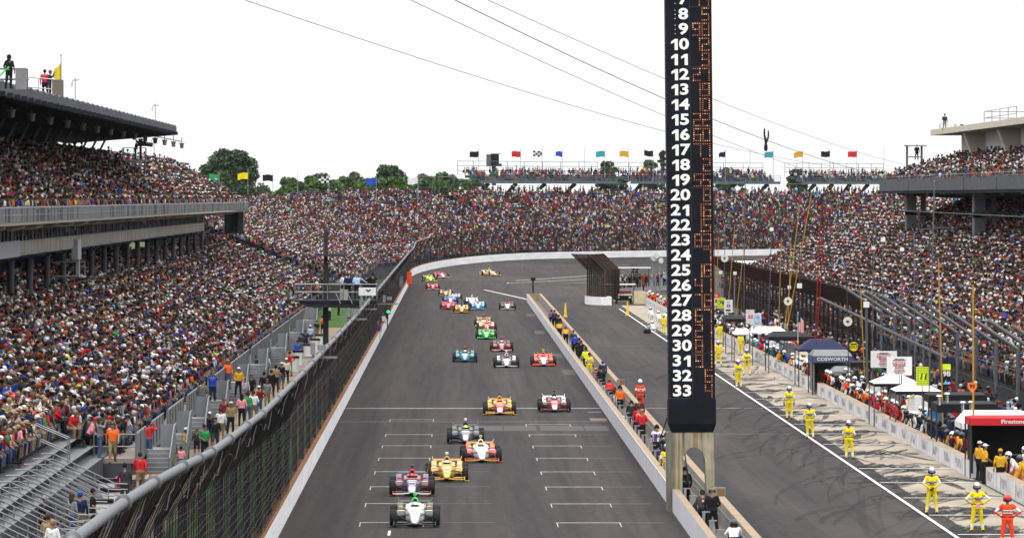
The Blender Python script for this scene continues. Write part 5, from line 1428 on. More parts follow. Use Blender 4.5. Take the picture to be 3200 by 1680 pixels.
# ---------------------------------------------------------------- the field of race cars: (pixel x, pixel y of the front tyres on the track), livery, look
CARS = [
 (1296, 1645, 'white-nosed race car with dark green sidepods and bright green air scoop, first in the field', 'driver in white helmet in the white-nosed leading car', 'white', 'white', 'white', 'darkgreen', 'darkgreen', 'brightgreen', 'brightgreen', 'black', 'black', 'white', 'gold', 'cream', .0),
 (1287, 1548, 'red and slate blue race car right behind the white leader', 'driver in red helmet in the red and slate blue car', 'white', 'slate', 'darkred', 'darkred', 'slate', 'red', 'navy', 'white', 'navy', 'red', 'red', 'silver', .0),
 (1396, 1503, 'all golden yellow race car behind the red and slate blue one', 'driver in white-topped helmet in the golden yellow car', 'gold', 'gold', 'gold', 'gold', 'gold', 'gold', 'white', 'gold', 'gold', 'white', 'white', 'cream', .0),
 (1503, 1444, 'white-nosed race car with red sidepods, yellow mirrors and white air scoop', 'driver in gold helmet in the white and red car', 'white', 'white', 'white', 'red', 'red', 'white', 'gold', 'gold', 'gold', 'gold', 'yellow', 'white', .02),
 (1455, 1385, 'silver and dark grey race car', 'driver in lime yellow helmet in the silver and grey car', 'silver', 'grey', 'charcoal', 'charcoal', 'charcoal', 'navy', 'white', 'black', 'charcoal', 'lime', 'grey', 'silver', .0),
 (1562, 1296, 'yellow race car with a red nose stripe and white nose tip on the start line', 'driver in orange-topped helmet in the yellow car with red nose', 'white', 'red', 'gold', 'gold', 'gold', 'gold', 'navy', 'gold', 'gold', 'orange', 'gold', 'pink', .0),
 (1733, 1287, 'red and white race car with navy air scoop on the start line', 'driver in white helmet in the red car with navy air scoop', 'white', 'red', 'darkred', 'darkred', 'white', 'navy', 'navy', 'navy', 'white', 'white', 'red', 'silver', .0),
 (1453, 1131, 'teal and black race car alone on the left of the straight', 'driver in white helmet in the teal and black car', 'teal', 'skyblue', 'black', 'teal', 'teal', 'black', 'orangered', 'black', 'black', 'white', 'charcoal', 'white', .0),
 (1583, 1148, 'white-nosed black race car with white air scoop', 'driver in black helmet in the white-nosed black car', 'white', 'white', 'black', 'black', 'white', 'white', 'white', 'white', 'black', 'red', 'charcoal', 'white', .0),
 (1699, 1144, 'orange-red race car with white nose next to the pit wall', 'driver in red helmet in the orange-red car', 'white', 'white', 'orangered', 'orangered', 'orangered', 'orange', 'yellow', 'orangered', 'orangered', 'orangered', 'orangered', 'white', .0),
 (1568, 1098, 'all dark red race car in the middle of the straight', 'driver in white helmet in the dark red car', 'red', 'maroon', 'maroon', 'red', 'maroon', 'maroon', 'red', 'white', 'maroon', 'white', 'red', 'white', .0),
 (1520, 1060, 'bright green race car', 'driver in orange helmet in the bright green car', 'brightgreen', 'brightgreen', 'green', 'brightgreen', 'green', 'brightgreen', 'lime', 'green', 'green', 'orange', 'brightgreen', 'lime', .0),
 (1521, 1035, 'red and white race car tucked right behind the bright green one', 'driver in orange-white helmet in the car behind the green one', 'white', 'red', 'red', 'red', 'white', 'white', 'orange', 'white', 'red', 'orange', 'white', 'white', .0),
 (1512, 1021, 'yellow and black race car third in the column behind the green one', 'driver in orange helmet in the yellow and black car', 'yellow', 'yellow', 'black', 'yellow', 'black', 'black', 'orangered', 'yellow', 'yellow', 'orange', 'yellow', 'white', .0),
 (1443, 978, 'pale gold race car at the front of the far pack', 'driver in black helmet in the pale gold car', 'gold', 'gold', 'cream', 'gold', 'gold', 'black', 'black', 'gold', 'gold', 'black', 'gold', 'cream', .0),
 (1586, 968, 'dark red race car with white nose alone near the end of the pit wall', 'driver in red helmet in the dark red car with white nose', 'white', 'white', 'maroon', 'maroon', 'maroon', 'maroon', 'red', 'white', 'maroon', 'red', 'maroon', 'white', .0),
 (1494, 968, 'light blue and white race car in the far pack', 'driver in red helmet in the light blue car', 'skyblue', 'skyblue', 'lightblue', 'skyblue', 'skyblue', 'white', 'red', 'skyblue', 'white', 'red', 'skyblue', 'white', .0),
 (1401, 967, 'bright red race car on the left of the far pack', 'driver in red helmet in the bright red far car', 'red', 'red', 'red', 'red', 'red', 'red', 'darkred', 'red', 'red', 'red', 'red', 'white', .0),
 (1475, 954, 'white and black race car behind the light blue one', 'driver in white helmet in the white and black far car', 'white', 'white', 'white', 'black', 'white', 'white', 'white', 'black', 'white', 'white', 'black', 'white', .0),
 (1407, 948, 'blue and white race car behind the bright red one', 'driver in white helmet in the blue and white far car', 'white', 'lightblue', 'blue', 'blue', 'blue', 'white', 'white', 'white', 'blue', 'white', 'blue', 'white', .0),
 (1420, 939, 'silver grey race car half hidden in the far pack', 'driver in grey helmet in the half hidden silver car', 'silver', 'silver', 'silver', 'grey', 'silver', 'charcoal', 'grey', 'white', 'charcoal', 'grey', 'silver', 'white', .0),
 (1393, 926, 'gold and black race car at the back of the far pack', 'driver in black helmet in the gold and black car', 'gold', 'gold', 'black', 'gold', 'gold', 'black', 'black', 'gold', 'black', 'black', 'gold', 'white', .0),
 (1352, 905, 'orange-red and blue race car coming out of the turn', 'driver in blue helmet in the orange-red and blue car', 'orangered', 'red', 'navy', 'orangered', 'orangered', 'red', 'red', 'white', 'navy', 'blue', 'red', 'white', .02),
 (1341, 880, 'yellow-green race car coming out of the turn', 'driver in black helmet in the yellow-green car', 'lime', 'lime', 'yellow', 'lime', 'black', 'lime', 'black', 'lime', 'lime', 'black', 'lime', 'white', .12),
 (1377, 869, 'pinkish red and white race car by the curving white wall', 'driver in red helmet in the pinkish red car', 'white', 'pink', 'red', 'pink', 'red', 'red', 'red', 'white', 'red', 'red', 'pink', 'white', .2),
 (1532, 862, 'yellow and white race car still turning, farthest back, seen from the side', 'driver in white helmet in the farthest yellow car', 'yellow', 'white', 'gold', 'gold', 'cream', 'gold', 'skyblue', 'gold', 'white', 'white', 'gold', 'white', .38),
]

for (x, y, lb, dl, tip, nose, tub, pod, guard, scoop, p2, fw, rw, hel, mir, patch, rz) in CARS:
    p = gtrack(x, y); p.y += 1.5; p.z = h_at(p.x, p.y) + .004
    race_car(p, rz, lb, dl, tip, nose, tub, pod, guard, scoop, p2, fw, rw, hel, mir, patch)
# a car being serviced in its pit box, and the wheels round it
p = gp(2097, 1028); p.y += 2
race_car((22.2, p.y + 2, .004), .1, 'red and yellow race car stopped in its pit box left of the pylon', 'driver in white helmet in the car stopped in the pits', 'white', 'red', 'red', 'yellow', 'red', 'red', 'yellow', 'red', 'red', 'white', 'red')
def tyre(loc, rx, rz, lb):
    o = link('tyre', CARMESH['tyre_rear'], None, loc, rz); setmat(o, 0, rubber); o.rotation_euler.y = rx; tag(o, lb, 'tyre', 'tyres in the pit box')
    k = link('rim', CARMESH['rim_rear'], o); setmat(k, 0, paint('silver')); setmat(k, 1, paint('white'))
q = gp(2023, 1041); tyre((q.x, q.y, .19), PI / 2, 0, 'black tyre lying flat by the white pit line')
q = gp(2028, 1034); tyre((q.x + .1, q.y + 1, .37), .15, .3, 'black tyre held upright by a pit crew member in white')
# ---------------------------------------------------------------- officials on pit road
OFF = 'yellow-suited pit officials'
def back_label(o, words, col, w_=.34):
    """the white panel with its printing across a race suit's back"""
    mb = MB(); mb.bb(-w_ / 2, .118, 1.15, w_ / 2, .136, 1.27, 0)
    for s, z, sz in words: mb.text(text(s, sz, .004, .004, 1.05), Matrix.Translation((0, .138, z)) @ Matrix.Rotation(PI, 4, 'Z') @ FACE, 1)
    mb.build('back_panel', [M('panel_' + col, PAL[col], .7), M('print_black', (.02, .02, .02), .7)], o)
def official(x, y, pose_, rz, lb, col='yellow', words=None, hel='silver', loc=None, fine=True):
    p = loc or gp(x, y)
    o = person(pose_, p, rz, lb, col, col, ('helmet', hel), group=OFF if col == 'yellow' else None, band='white', belt='black', glove='black', scale=1.04)
    if fine: back_label(o, words or (('INDYCAR', 1.23, .075), ('OFFICIAL', 1.18, .045)), 'cream' if col == 'yellow' else 'white')
    return o
official(2913, 1606, 'behind', PI, 'yellow-suited official with hands clasped behind, standing left of the two nearest officials')
official(3055, 1662, 'hips', PI + .15, 'yellow-suited official with hands on hips and a red cloth at the belt', )
official(3150, 1706, 'hips', PI, 'orange-red suited official with hands on hips at the lower right corner', 'orangered', (('holmatro', 1.215, .085),), 'red')
official(2653, 1434, 'relaxed', PI - .2, 'yellow-suited official in mid stride on the white pit line, third nearest', )
official(2530, 1370, 'relaxed', PI + .1, 'yellow-suited official beside the white pit line, left arm out, fourth nearest', )
official(2467, 1309, 'stand', PI, 'yellow-suited official with black pouch standing right of the pylon base')
official(2334, 1172, 'behind', PI, 'yellow-suited official with hands behind, one of a pair farther up the pit road')
official(2307, 1212, 'relaxed', PI + .3, 'yellow-suited official turned sideways on the pit line, one of a pair farther up')
official(2245, 1142, 'hips', PI, 'yellow-suited official close to the right edge of the pylon, nearer one', fine=False)
official(2250, 1074, 'stand', PI, 'yellow-suited official close to the right edge of the pylon by the far pit wall', fine=False)
official(2315, 1110, 'stand', PI - .6, 'thin-looking yellow official beside the far pit wall crews', fine=False)
mb = MB(); mb.bb(-.06, .14, .86, .07, .17, 1.06); o = [q for q in bpy.data.objects if q.get('label', '').endswith('red cloth at the belt')][0]; mb.build('red_cloth', cloth('pink'), o)
z = zg(1196 + 60, 0); p = Vector((11.0, 20500 * 11.0 / (2000 - 1420), 0))
official(0, 0, 'stand', PI + .2, 'orange-red suited official in white helmet standing on the pit road by the pit wall', 'orangered', (('safety', 1.21, .08),), 'white', loc=Vector((11.05, 390, 0)))

# ---------------------------------------------------------------- signalling crews between the two pit walls
def med(x, yhead, lb, ps='stand', rz=None, xm=9.7, **k):
    """x, yhead: pixel of the top of the head; stands on the median floor"""
    H = (1.78 if ps not in ('crouch',) else 1.2) * k.get('scale', 1)
    z = FP * (CH - .03 - H) / (yhead - VY)
    z2 = FP * xm / (x - VX); z = .35 * z + .65 * z2; X = gx(x, z); X = min(10.1, max(9.35, X))
    return person(ps, (X, z, .03), (PI if rz is None else rz), lb, group='crews signalling from the pit wall', **k)
med(1733, 968, 'crew member in grey jacket and red cap at the far end of the pit wall', top='charcoal', head=('cap', 'darkred'))
med(1723, 982, 'crew member in purple and navy shirt leaning at the far end of the pit wall', 'lean', top='purple', head=('cap', 'navy'))
med(1746, 985, 'crew member all in black at the far end of the pit wall', top='black', head=('cap', 'black'))
med(1746, 1033, 'crouching crew member with a yellow stripe on a black shirt, left one of two', 'lean', top='gold', head=('cap', 'black'))
med(1768, 1031, 'crouching crew member with red cap and yellow stripe, right one of two', 'lean', top='gold', head=('cap', 'red'))
med(1792, 1023, 'crew member in dark grey jacket and red cap in the row along the wall', 'relaxed', top='charcoal', head=('cap', 'red'))
med(1797, 1045, 'crew member in blue shirt in the row along the wall', top='blue', head=('cap', 'grey'))
med(1810, 1057, 'bareheaded crew member in black with bare forearms', 'relaxed', top='black', short=True, head=('hair', 'black'))
med(1816, 1066, 'tall crew member in black jacket with black cap', 'hips', top='black', head=('cap', 'black'))
med(1831, 1100, 'crew member in lime safety vest beside the yellow fireman', top='lime', head=('cap', 'black'))
o = med(1842, 1123, 'yellow-suited official with red cap between the pit walls', top='yellow', legs='yellow', head=('cap', 'darkred'), band='white', belt='black', glove='black')
back_label(o, (('INDYCAR', 1.21, .07),), 'cream')
med(1884, 1131, 'crew member in blue and white shirt sitting up on the pit-side wall', 'lean', xm=10.1, top='navy', head=('cap', 'blue'))
med(1879, 1170, 'crew member in black shirt walking between the pit walls', top='black', head=('hair', 'black'), short=True)
med(1862, 1160, 'crew member crouching in red and yellow behind the yellow official', 'crouch', top='darkred', head=('cap', 'gold'))
med(1905, 1214, 'crew member in red jacket bending over the timing equipment', 'lean', top='red', head=('cap', 'red'))
med(1938, 1217, 'crew member in black with orange stripes and headset at the timing equipment', top='orange', legs='black', head=('headset', 'black'))
med(1974, 1258, 'crew member in black leaning over with headset beside the red shirts', 'lean', top='black', head=('headset', 'black'))
med(1998, 1243, 'crew member in dark maroon jacket beyond the red shirts', 'stand', xm=10.1, top='maroon', head=('hair', 'brown'))
o = med(1995, 1270, 'crew member in red polo with a white ring logo on the back', 'relaxed', top='red', legs='black', short=True, head=('hair', 'brown'))
mb = MB(); mb.rings([[(x, .145, 1.24 + z) for x, _, z in mb.ring(V(0, 0, 0), V(r, 0, 0), V(0, 0, r), 20)] for r in (.062, .1)], cap=False); mb.add(mb.ring(V(0, .147, 1.24), V(.034, 0, 0), V(0, 0, .034), 14), [tuple(range(14))]); mb.build('ring_logo', white, o)
med(2006, 1284, 'bald crew member in plain red polo standing with folded arms', 'front', top='red', legs='black', short=True, head=('hair', 'tan'))
o = med(2053, 1328, 'crew member in white and purple shirt holding a long signal board pole', 'relaxed', top='white', legs='black', band='black', head=('headset', 'black'))
mb = MB(); mb.text(text('10', .22, .008, .004), Matrix.Translation((-.06, .135, 1.26)) @ Matrix.Rotation(PI, 4, 'Z') @ FACE); mb.bb(.0, .12, 1.02, .16, .138, 1.36, 1); mb.build('back_print', [black, cloth('purple')], o)
med(2082, 1341, 'crew member all in black with headset and hands on hips beside the pylon', 'hips', top='black', head=('headset', 'black'))
med(2060, 1392, 'crew member in dark clothes crouching beside the pylon leg', 'crouch', top='navy', head=('hair', 'black'))
o = med(2081, 1402, 'yellow-suited official with silver helmet half hidden by the pylon leg', 'stand', top='yellow', legs='yellow', head=('helmet', 'silver'), band='white', belt='black', glove='black', xm=9.4)
back_label(o, (('INDYCAR', 1.22, .07),), 'cream')
o = med(2141, 1500, 'crew member in black seen through the pylon arch', 'lean', top='black', head=('headset', 'black'), xm=9.7)
o = med(2182, 1575, 'crew member in black with a red badge on the back, leaning on the wall', 'lean', top='charcoal', head=('cap', 'black'), xm=9.45)
mb = MB(); mb.bb(-.06, .13, 1.2, .06, .15, 1.34, 0); mb.bb(-.03, .15, 1.23, .03, .153, 1.3, 1); mb.build('red_badge', [cloth('red'), white], o)
med(2193, 1570, 'grey-haired crew member with headset sitting behind the badge wearer', 'crouch', top='black', head=('headset', 'grey'), xm=9.8)
med(2226, 1572, 'broad crew member in plain black jacket with tan headset, nearest the camera on the wall', 'relaxed', top='black', head=('headset', 'tan'), xm=9.95)
med(2296, 1645, 'crew member with black helmet and white shoulders at the bottom edge', 'crouch', top='white', head=('helmet', 'black'), xm=10.15)
# boards and gear on the median
for x, y, a, lb, c in ((2047, 1322, -.5, 'long dark signal board pole held by the crew member in white and purple', black), (2149, 1448, .35, 'black signal board leaning in the pylon arch', black), (2160, 1462, .2, 'thin dark pole leaning in the pylon arch', dksteel)):
    z = FP * 9.6 / (x - VX); p = V(gx(x, z), z, .4)
    mb = MB(); mb.beam((0, 0, 0), (-a * 1.3, 0, 1.95), .1 if c is black else .05, .05); tag(mb.build('signal_pole', c, loc=p), lb, 'pole')
for k, (x0, lb) in enumerate(((2198, 'left yellow plank lying over the pit-side wall below the pylon'), (2206, 'right yellow plank lying over the pit-side wall below the pylon'))):
    p = pz(x0, 1552, 276); mb = MB(); mb.beam((0, 0, 0), (.28, -1.5, -.55), .11, .03); tag(mb.build('yellow_plank', M('plank_yellow', (.75, .52, .05), .6), loc=p), lb, 'plank', 'yellow planks')
t = thing('timing_cart', 'cluttered timing cart with monitors between the pit walls', 'equipment', (9.6, 398, .03))
MB().bb(-.3, -.8, 0, .35, .8, .7).build('cart', dksteel, t); MB().bb(-.25, -.5, .7, .1, -.1, 1.1).bb(-.2, .2, .7, .2, .6, 1.15).build('monitor', black, t); MB().bb(-.24, -.82, .3, .3, -.8, .68).build('white_case', white, t)
tag(MB().bb(-.35, -.4, 0, .3, .5, .75).bb(-.38, -.43, .75, .33, .53, .8).build('equipment_box', white, loc=(9.55, 356, .03)), 'white equipment box against the track-side wall', 'box')
tag(MB().bb(-.3, -.3, 0, .1, .3, .55).bb(-.33, -.33, .55, .13, .33, .6).build('equipment_box', M('pale_box', (.55, .55, .53), .6), loc=(9.6, 420, .03)), 'small pale box on the median beyond the timing cart', 'box')
t = thing('wall_camera', 'small camera on a short post at the far end of the pit wall', 'camera', (9.6, 801, .95))
MB().bar((0, 0, 0), (0, 0, 1.6), .14, 6).build('post', dksteel, t); MB().bb(-.3, -.3, 1.6, .3, .4, 1.95).bar((0, -.3, 1.78), (0, -.6, 1.78), .12, 8).build('camera_body', black, t)
for x, y, lb in ((1767, 990, 'yellow marker cone behind the end of the pit wall'), (1961, 985, 'tall yellow marker cone on the pit boxes')):
    p = gp(x, y); o = thing('marker_cone', lb, 'cone', p, 0, 'yellow marker cones')
    MB().bar((0, 0, .05), (0, 0, 1.5), .17, 8, .05).build('cone', M('cone_yellow', (.8, .55, .03), .5), o); MB().bb(-.24, -.24, 0, .24, .24, .06).build('base', M('cone_yellow', (.8, .55, .03)), o)

# ---------------------------------------------------------------- pit crews leaning on the front pit wall
TEAMS = [  # from pixel x (far) to pixel x (near): colours (top, legs, helmet), back mark, words for the look
 (2262, 2330, (('white', 'white', 'white'), ('red', 'navy', 'white'), ('charcoal', 'black', 'white'), ('teal', 'teal', 'white'))),
 (2334, 2392, (('teal', 'teal', 'silver'), ('skyblue', 'navy', 'white'), ('red', 'red', 'white'), ('white', 'black', 'navy'))),
 (2396, 2450, (('blue', 'gold', 'white'), ('navy', 'gold', 'silver'), ('gold', 'navy', 'white'), ('charcoal', 'black', 'navy'))),
 (2455, 2500, (('white', 'navy', 'white'), ('white', 'navy', 'gold'), ('white', 'white', 'white'))),
 (2506, 2562, (('orangered', 'black', 'orange'), ('darkred', 'black', 'maroon'), ('gold', 'khaki', 'brown'), ('orange', 'black', 'white'))),
 (2570, 2640, (('orangered', 'black', 'white'), ('white', 'black', 'white'), ('black', 'black', 'black'), ('black', 'gold', 'black'), ('white', 'white', 'white'))),
 (2650, 2690, (('orange', 'black', 'white'), ('orange', 'navy', 'charcoal'), ('white', 'black', 'white'))),
 (2697, 2792, (('red', 'red', 'white'), ('red', 'red', 'white'), ('red', 'white', 'white'), ('red', 'red', 'silver'), ('red', 'red', 'white'))),
 (2800, 2858, (('white', 'black', 'black'), ('black', 'white', 'white'), ('cream', 'white', 'black'), ('black', 'black', 'white'))),
 (2864, 2925, (('navy', 'navy', 'black'), ('navy', 'navy', 'black'), ('navy', 'navy', 'charcoal'))),
 (2936, 3000, (('gold', 'navy', 'charcoal'), ('darkred', 'gold', 'black'), ('red', 'navy', 'white'))),
]
k_ = 0; SEEN = {}; CN = {'orangered': 'orange-red', 'darkred': 'dark red'}
ORD = ('nearest', 'second nearest', 'third nearest', 'fourth nearest', 'fifth nearest')
for ti, (xa, xb, T) in enumerate(TEAMS):
    za, zb = FP * 23.6 / (xa - VX), FP * 23.6 / (xb - VX)
    n = len(T) + (2 if ti > 4 else 1)
    for row in (0, 1):
        for i in range(n):
            top, legs, hel = T[(i * (1 if row == 0 else 2) + row) % len(T)]
            f = (i + .5 + row * .4) / n
            z = za + (zb - za) * min(f, .99)
            ps = R.choice(('lean', 'lean_far', 'lean')) if row == 0 else R.choice(('stand', 'relaxed', 'lean'))
            X = (24.1 if row == 0 else 24.95) + R.uniform(-.08, .1)
            where = ('on the pit wall', 'in second row')[row]
            key = (top, hel, where, ti); SEEN[key] = SEEN.get(key, 0) + 1
            nth = ('', 'second ', 'third ', 'fourth ', 'fifth ', 'sixth ', 'seventh ', 'eighth ')[min(7, SEEN[key] - 1)]
            tl = ('beside the pylon', 'under the far white canopy', 'beside the black canopy', 'beyond the dark blue canopy', 'by the grey canopy', 'below the round yellow sign', 'left of the red team', 'red ring-logo team', 'right of the red team', 'under the black canopies', 'next to the wall gap')[ti]
            o = person(ps, (X, z, .0), -PI / 2 + R.gauss(0, .45) + (PI if False else 0), f'{nth}{CN.get(top, top)} crew member, {CN.get(hel, hel)} helmet, {where}, {tl}', top, legs, ('helmet', hel), glove='black' if R.random() < .6 else None, group='pit crews behind the pit wall', belt=R.choice((None, 'black')))
            o['pit'] = 1
            k_ += 1
            if top == 'red' and ti == 7:
                mb = MB(); c = V(0, .18, 1.25) if ps in ('stand', 'relaxed') else None
                if c: mb.rings([mb.ring(c, V(r, 0, 0), V(0, 0, r), 16) for r in (.06, .1)], cap=False); mb.build('ring_logo', white, o)
# men in yellow shirts in the gap of the wall
for i, (x, y, ps, top, lb, hd, rz) in enumerate(((3062, 1502, 'stand', 'gold', 'man in yellow jacket and white cap in the pit wall gap, left of two', ('cap', 'cream'), PI / 2 + .6), (3079, 1512, 'front', 'gold', 'man in yellow polo and white cap in the pit wall gap, right of two', ('cap', 'white'), PI / 2 + .3), (3128, 1530, 'stand', 'gold', 'man in yellow jacket and yellow cap with his back turned behind the wall gap', ('cap', 'gold'), PI))):
    person(ps, gp(x, y), rz, lb, top, 'black', hd, short=(i == 1))
z = 283
for i, (X, z, top, hel, lb, ps) in enumerate(((24.4, 280, 'gold', 'charcoal', 'yellow and red suited crew member in dark helmet leaning on the nearest pit wall', 'lean'), (24.3, 284, 'white', 'white', 'white and red suited crew member in white helmet on the nearest pit wall', 'lean'), (24.9, 278, 'gold', 'black', 'yellow suited crew member in black helmet nearest the right edge', 'lean'), (25.0, 287, 'cream', 'white', 'cream shirted crew member in white helmet behind the nearest pit wall', 'stand'), (25.5, 300, 'maroon', 'brown', 'man in maroon shirt standing between the crews and the yellow shirts', 'relaxed'), (24.9, 303, 'orangered', 'white', 'crew member in orange-red jacket and white cap beside the yellow shirts', 'relaxed'), (26.2, 296, 'navy', 'grey', 'grey-haired man in navy jacket under the red canopy', 'stand'), (26.9, 301, 'black', 'brown', 'brown-haired man in black under the red canopy', 'stand'))):
    person(ps, (X, z, 0), -PI / 2 + R.gauss(0, .5) if i < 4 else R.uniform(-1, 1), lb, top, 'black' if i > 3 else 'gold', ('helmet', hel) if i < 4 else ('cap' if hel == 'white' else 'hair', hel), group='pit crews behind the pit wall')
# far crews at the pit entry
for i in range(13):
    z = 800 - i * 12; X = 22.9 + (.3 if i % 2 else 0)
    z = 700 + (12 - i) * 7.0; top = ('white', 'white', 'orangered', 'orangered', 'orangered', 'orangered', 'white', 'orangered', 'white', 'orange', 'red', 'red', 'white')[i]
    n_ = ('farthest', 'second farthest', 'third farthest', 'fourth farthest', 'fifth farthest', 'sixth farthest', 'seventh farthest', 'eighth farthest', 'ninth farthest', 'tenth farthest', 'third nearest', 'second nearest', 'nearest')[i]
    person('lean', (X + .25, z, .0), -PI / 2 + R.gauss(0, .4), f'{top} suited crew member leaning over the distant pit wall, {n_} of that row', top, 'maroon' if top == 'white' else 'black', ('helmet', 'white' if i % 3 else 'red'), group='crews at the distant pit wall')
q = gp(2050, 1034)
for x, y, ps, lb, top, hel in ((2042, 1040, 'crouch', 'pit crew member in white kneeling with a wheel by the stopped car', 'white', 'white'), (2060, 1025, 'lean', 'pit crew member in white bending over the stopped car', 'white', 'white'), (2080, 1020, 'lean_far', 'pit crew member in white reaching into the stopped car', 'white', 'silver'), (2074, 1042, 'stand', 'pit crew member in yellow standing by the stopped car', 'yellow', 'yellow'), (2036, 1012, 'lean', 'pit crew member in white behind the stopped car', 'white', 'silver')):
    person(ps, gp(x, y), R.uniform(-.5, .5) + PI, lb, top, top, ('helmet', hel), group='pit crew round the stopped car')

# ---------------------------------------------------------------- people on the left walkway and aisle
WK = 'people on the left walkway'
def wk(x, y, ps, rz, lb, top, legs, hd, **k):
    h = k.pop('h', 0)
    person(ps, gp(x, y, h), rz, lb, top, legs, hd, group=WK, **k)
wk(438, 1541, 'walk', PI, 'man in red hooded jacket and tan shorts walking past the striped barrier', 'red', 'khaki', ('hair', 'brown'), shorts=True)
wk(390, 1580, 'stand', PI, 'person in dark hooded coat behind the pink pushchair', 'charcoal', 'charcoal', ('hair', 'black'))
wk(615, 1425, 'stand', 0, 'boy in dark jacket and black shorts facing the camera on the walkway', 'charcoal', 'black', ('hair', 'brown'), shorts=True, scale=.78)
wk(672, 1412, 'walk', 0, 'man in black sweatshirt and grey shorts walking towards the camera', 'black', 'charcoal', ('hair', 'black'), shorts=True)
wk(580, 1452, 'relaxed', PI / 2, 'steward in yellow jacket and white cap by the stair', 'gold', 'black', ('cap', 'white'))
wk(536, 1482, 'relaxed', .6, 'man in dark grey shirt near the yellow steward', 'charcoal', 'khaki', ('hair', 'brown'))
wk(566, 1478, 'stand', PI, 'child in pink top beside the yellow steward', 'pink', 'denim', ('hair', 'black'), scale=.7)
wk(722, 1358, 'relaxed', 0, 'man in yellow and black waistcoat facing the camera on the walkway', 'tan', 'black', ('cap', 'cream'))
wk(700, 1345, 'stand', .4, 'man in dark red and grey jacket on the walkway', 'darkred', 'denim', ('hair', 'brown'))
wk(755, 1330, 'stand', PI, 'woman in salmon pink shirt with long dark hair', 'pink', 'black', ('long_hair', 'black'))
wk(773, 1322, 'stand', PI, 'woman in green shirt on the walkway', 'green', 'denim', ('hair', 'brown'))
wk(792, 1318, 'relaxed', PI, 'person in white jacket holding a wooden pole on the walkway', 'white', 'khaki', ('hair', 'brown'))
wk(765, 1268, 'stand', 0, 'man in lilac shirt beyond the woman in salmon', 'lilac', 'black', ('hair', 'grey'))
wk(785, 1258, 'relaxed', 0, 'bearded man in black shirt beyond the lilac shirt', 'black', 'black', ('hair', 'black'))
wk(825, 1250, 'stand', PI, 'man in black suit by the fence, left one of two', 'black', 'black', ('hair', 'black'))
wk(848, 1242, 'stand', PI, 'man in black suit by the fence, right one of two', 'black', 'black', ('hair', 'brown'))
wk(796, 1190, 'hips', PI, 'man in dark green coat with hands on hips near the far stair', 'darkgreen', 'navy', ('hair', 'black'))
wk(832, 1186, 'stand', PI, 'man in light blue shirt beside the dark green coat', 'lightblue', 'denim', ('hair', 'brown'))
wk(930, 1135, 'stand', 0, 'man in blue shirt by the fence beyond the bins', 'blue', 'khaki', ('cap', 'navy'))
wk(942, 1108, 'walk', PI, 'man in dark shirt and tan shorts walking between the white bins', 'charcoal', 'khaki', ('hair', 'brown'), shorts=True)
wk(895, 1200, 'relaxed', 0, 'man in white cap near the fence by the far stair', 'cream', 'black', ('cap', 'white'))
wk(140, 1700, 'relaxed', .3, 'man in grey cap and dark jacket at the foot of the handrails', 'black', 'black', ('cap', 'grey'))
wk(225, 1690, 'stand', PI / 2 + .8, 'woman with dark ponytail in grey sweater, foot of the handrails', 'grey', 'denim', ('long_hair', 'brown'))
wk(250, 1685, 'stand', PI, 'man in navy jacket and blue cap beside the woman in grey', 'navy', 'khaki', ('cap', 'blue'))
wk(290, 1672, 'relaxed', PI / 2, 'man in black t-shirt beside the white bin', 'black', 'black', ('hair', 'black'), short=True)
wk(165, 1785, 'stand', PI - .5, 'bald-headed man in white shirt at the bottom edge', 'white', 'khaki', ('hair', 'tan'))
wk(150, 1765, 'stand', PI - .5, 'person with brown hood at the bottom edge', 'tan', 'khaki', ('hair', 'brown'))
wk(60, 1580, 'front', PI / 2, 'person in blue track top and cap among the handrails', 'blue', 'black', ('cap', 'navy'), h=.6)
wk(45, 1570, 'front', PI / 2, 'person in grey hooded top among the handrails', 'grey', 'denim', ('hood', 'grey'), h=.6)
wk(465, 1436, 'aim', PI / 2 + .8, 'man in red jacket and jeans taking a picture from the stair', 'red', 'denim', ('cap', 'navy'), h=.9)
wk(352, 1448, 'walk', 0, 'man in orange t-shirt and tan shorts walking along the aisle deck', 'orange', 'khaki', ('hair', 'black'), h=1.4, short=True, shorts=True)
wk(380, 1412, 'lean', PI / 2, 'man in black bending down on the aisle deck', 'black', 'denim', ('hair', 'black'), h=1.4)
wk(632, 1292, 'relaxed', PI, 'man in dark plaid jacket and jeans on the aisle deck by the stair', 'plaid', 'denim', ('hair', 'brown'), h=1.4)
wk(664, 1262, 'aim', .2, 'man in blue hooded top shading his eyes on the stair', 'blue', 'navy', ('hair', 'black'), h=1.2)
wk(712, 1215, 'stand', .4, 'man in rust orange shirt and jeans on the second stair', 'orange', 'denim', ('cap', 'orange'), h=1.2)
wk(746, 1240, 'relaxed', 0, 'steward in yellow shirt and white cap on the second stair', 'gold', 'black', ('cap', 'white'), h=.8)
wk(312, 1432, 'aim', PI / 2, 'woman in grey top and jeans taking a picture beside the wheelchair', 'grey', 'denim', ('long_hair', 'brown'), h=1.4)
for i, (x, y) in enumerate(((1030, 1000), (1058, 985), (1090, 1003), (1150, 1048), (1178, 1030), (1196, 1036), (1210, 1022), (1182, 1065))):
    wk(x, y, R.choice(('stand', 'relaxed', 'aim')), R.uniform(-3, 3), ('woman in white shirt on the far lawn left of the stand post', 'man in white shirt on the far lawn near the stand post', 'woman in dark red dress on the far lawn', 'man in light blue shirt behind the fence past the stand post', 'person in dark jacket behind the fence past the stand post', 'person in white behind the fence past the stand post', 'man in black behind the fence past the stand post', 'person in purple behind the fence past the stand post')[i], ('white', 'lightblue', 'darkred', 'lightblue', 'black', 'white', 'black', 'purple')[i], 'black', ('hair', R.choice(('brown', 'black', 'tan'))))
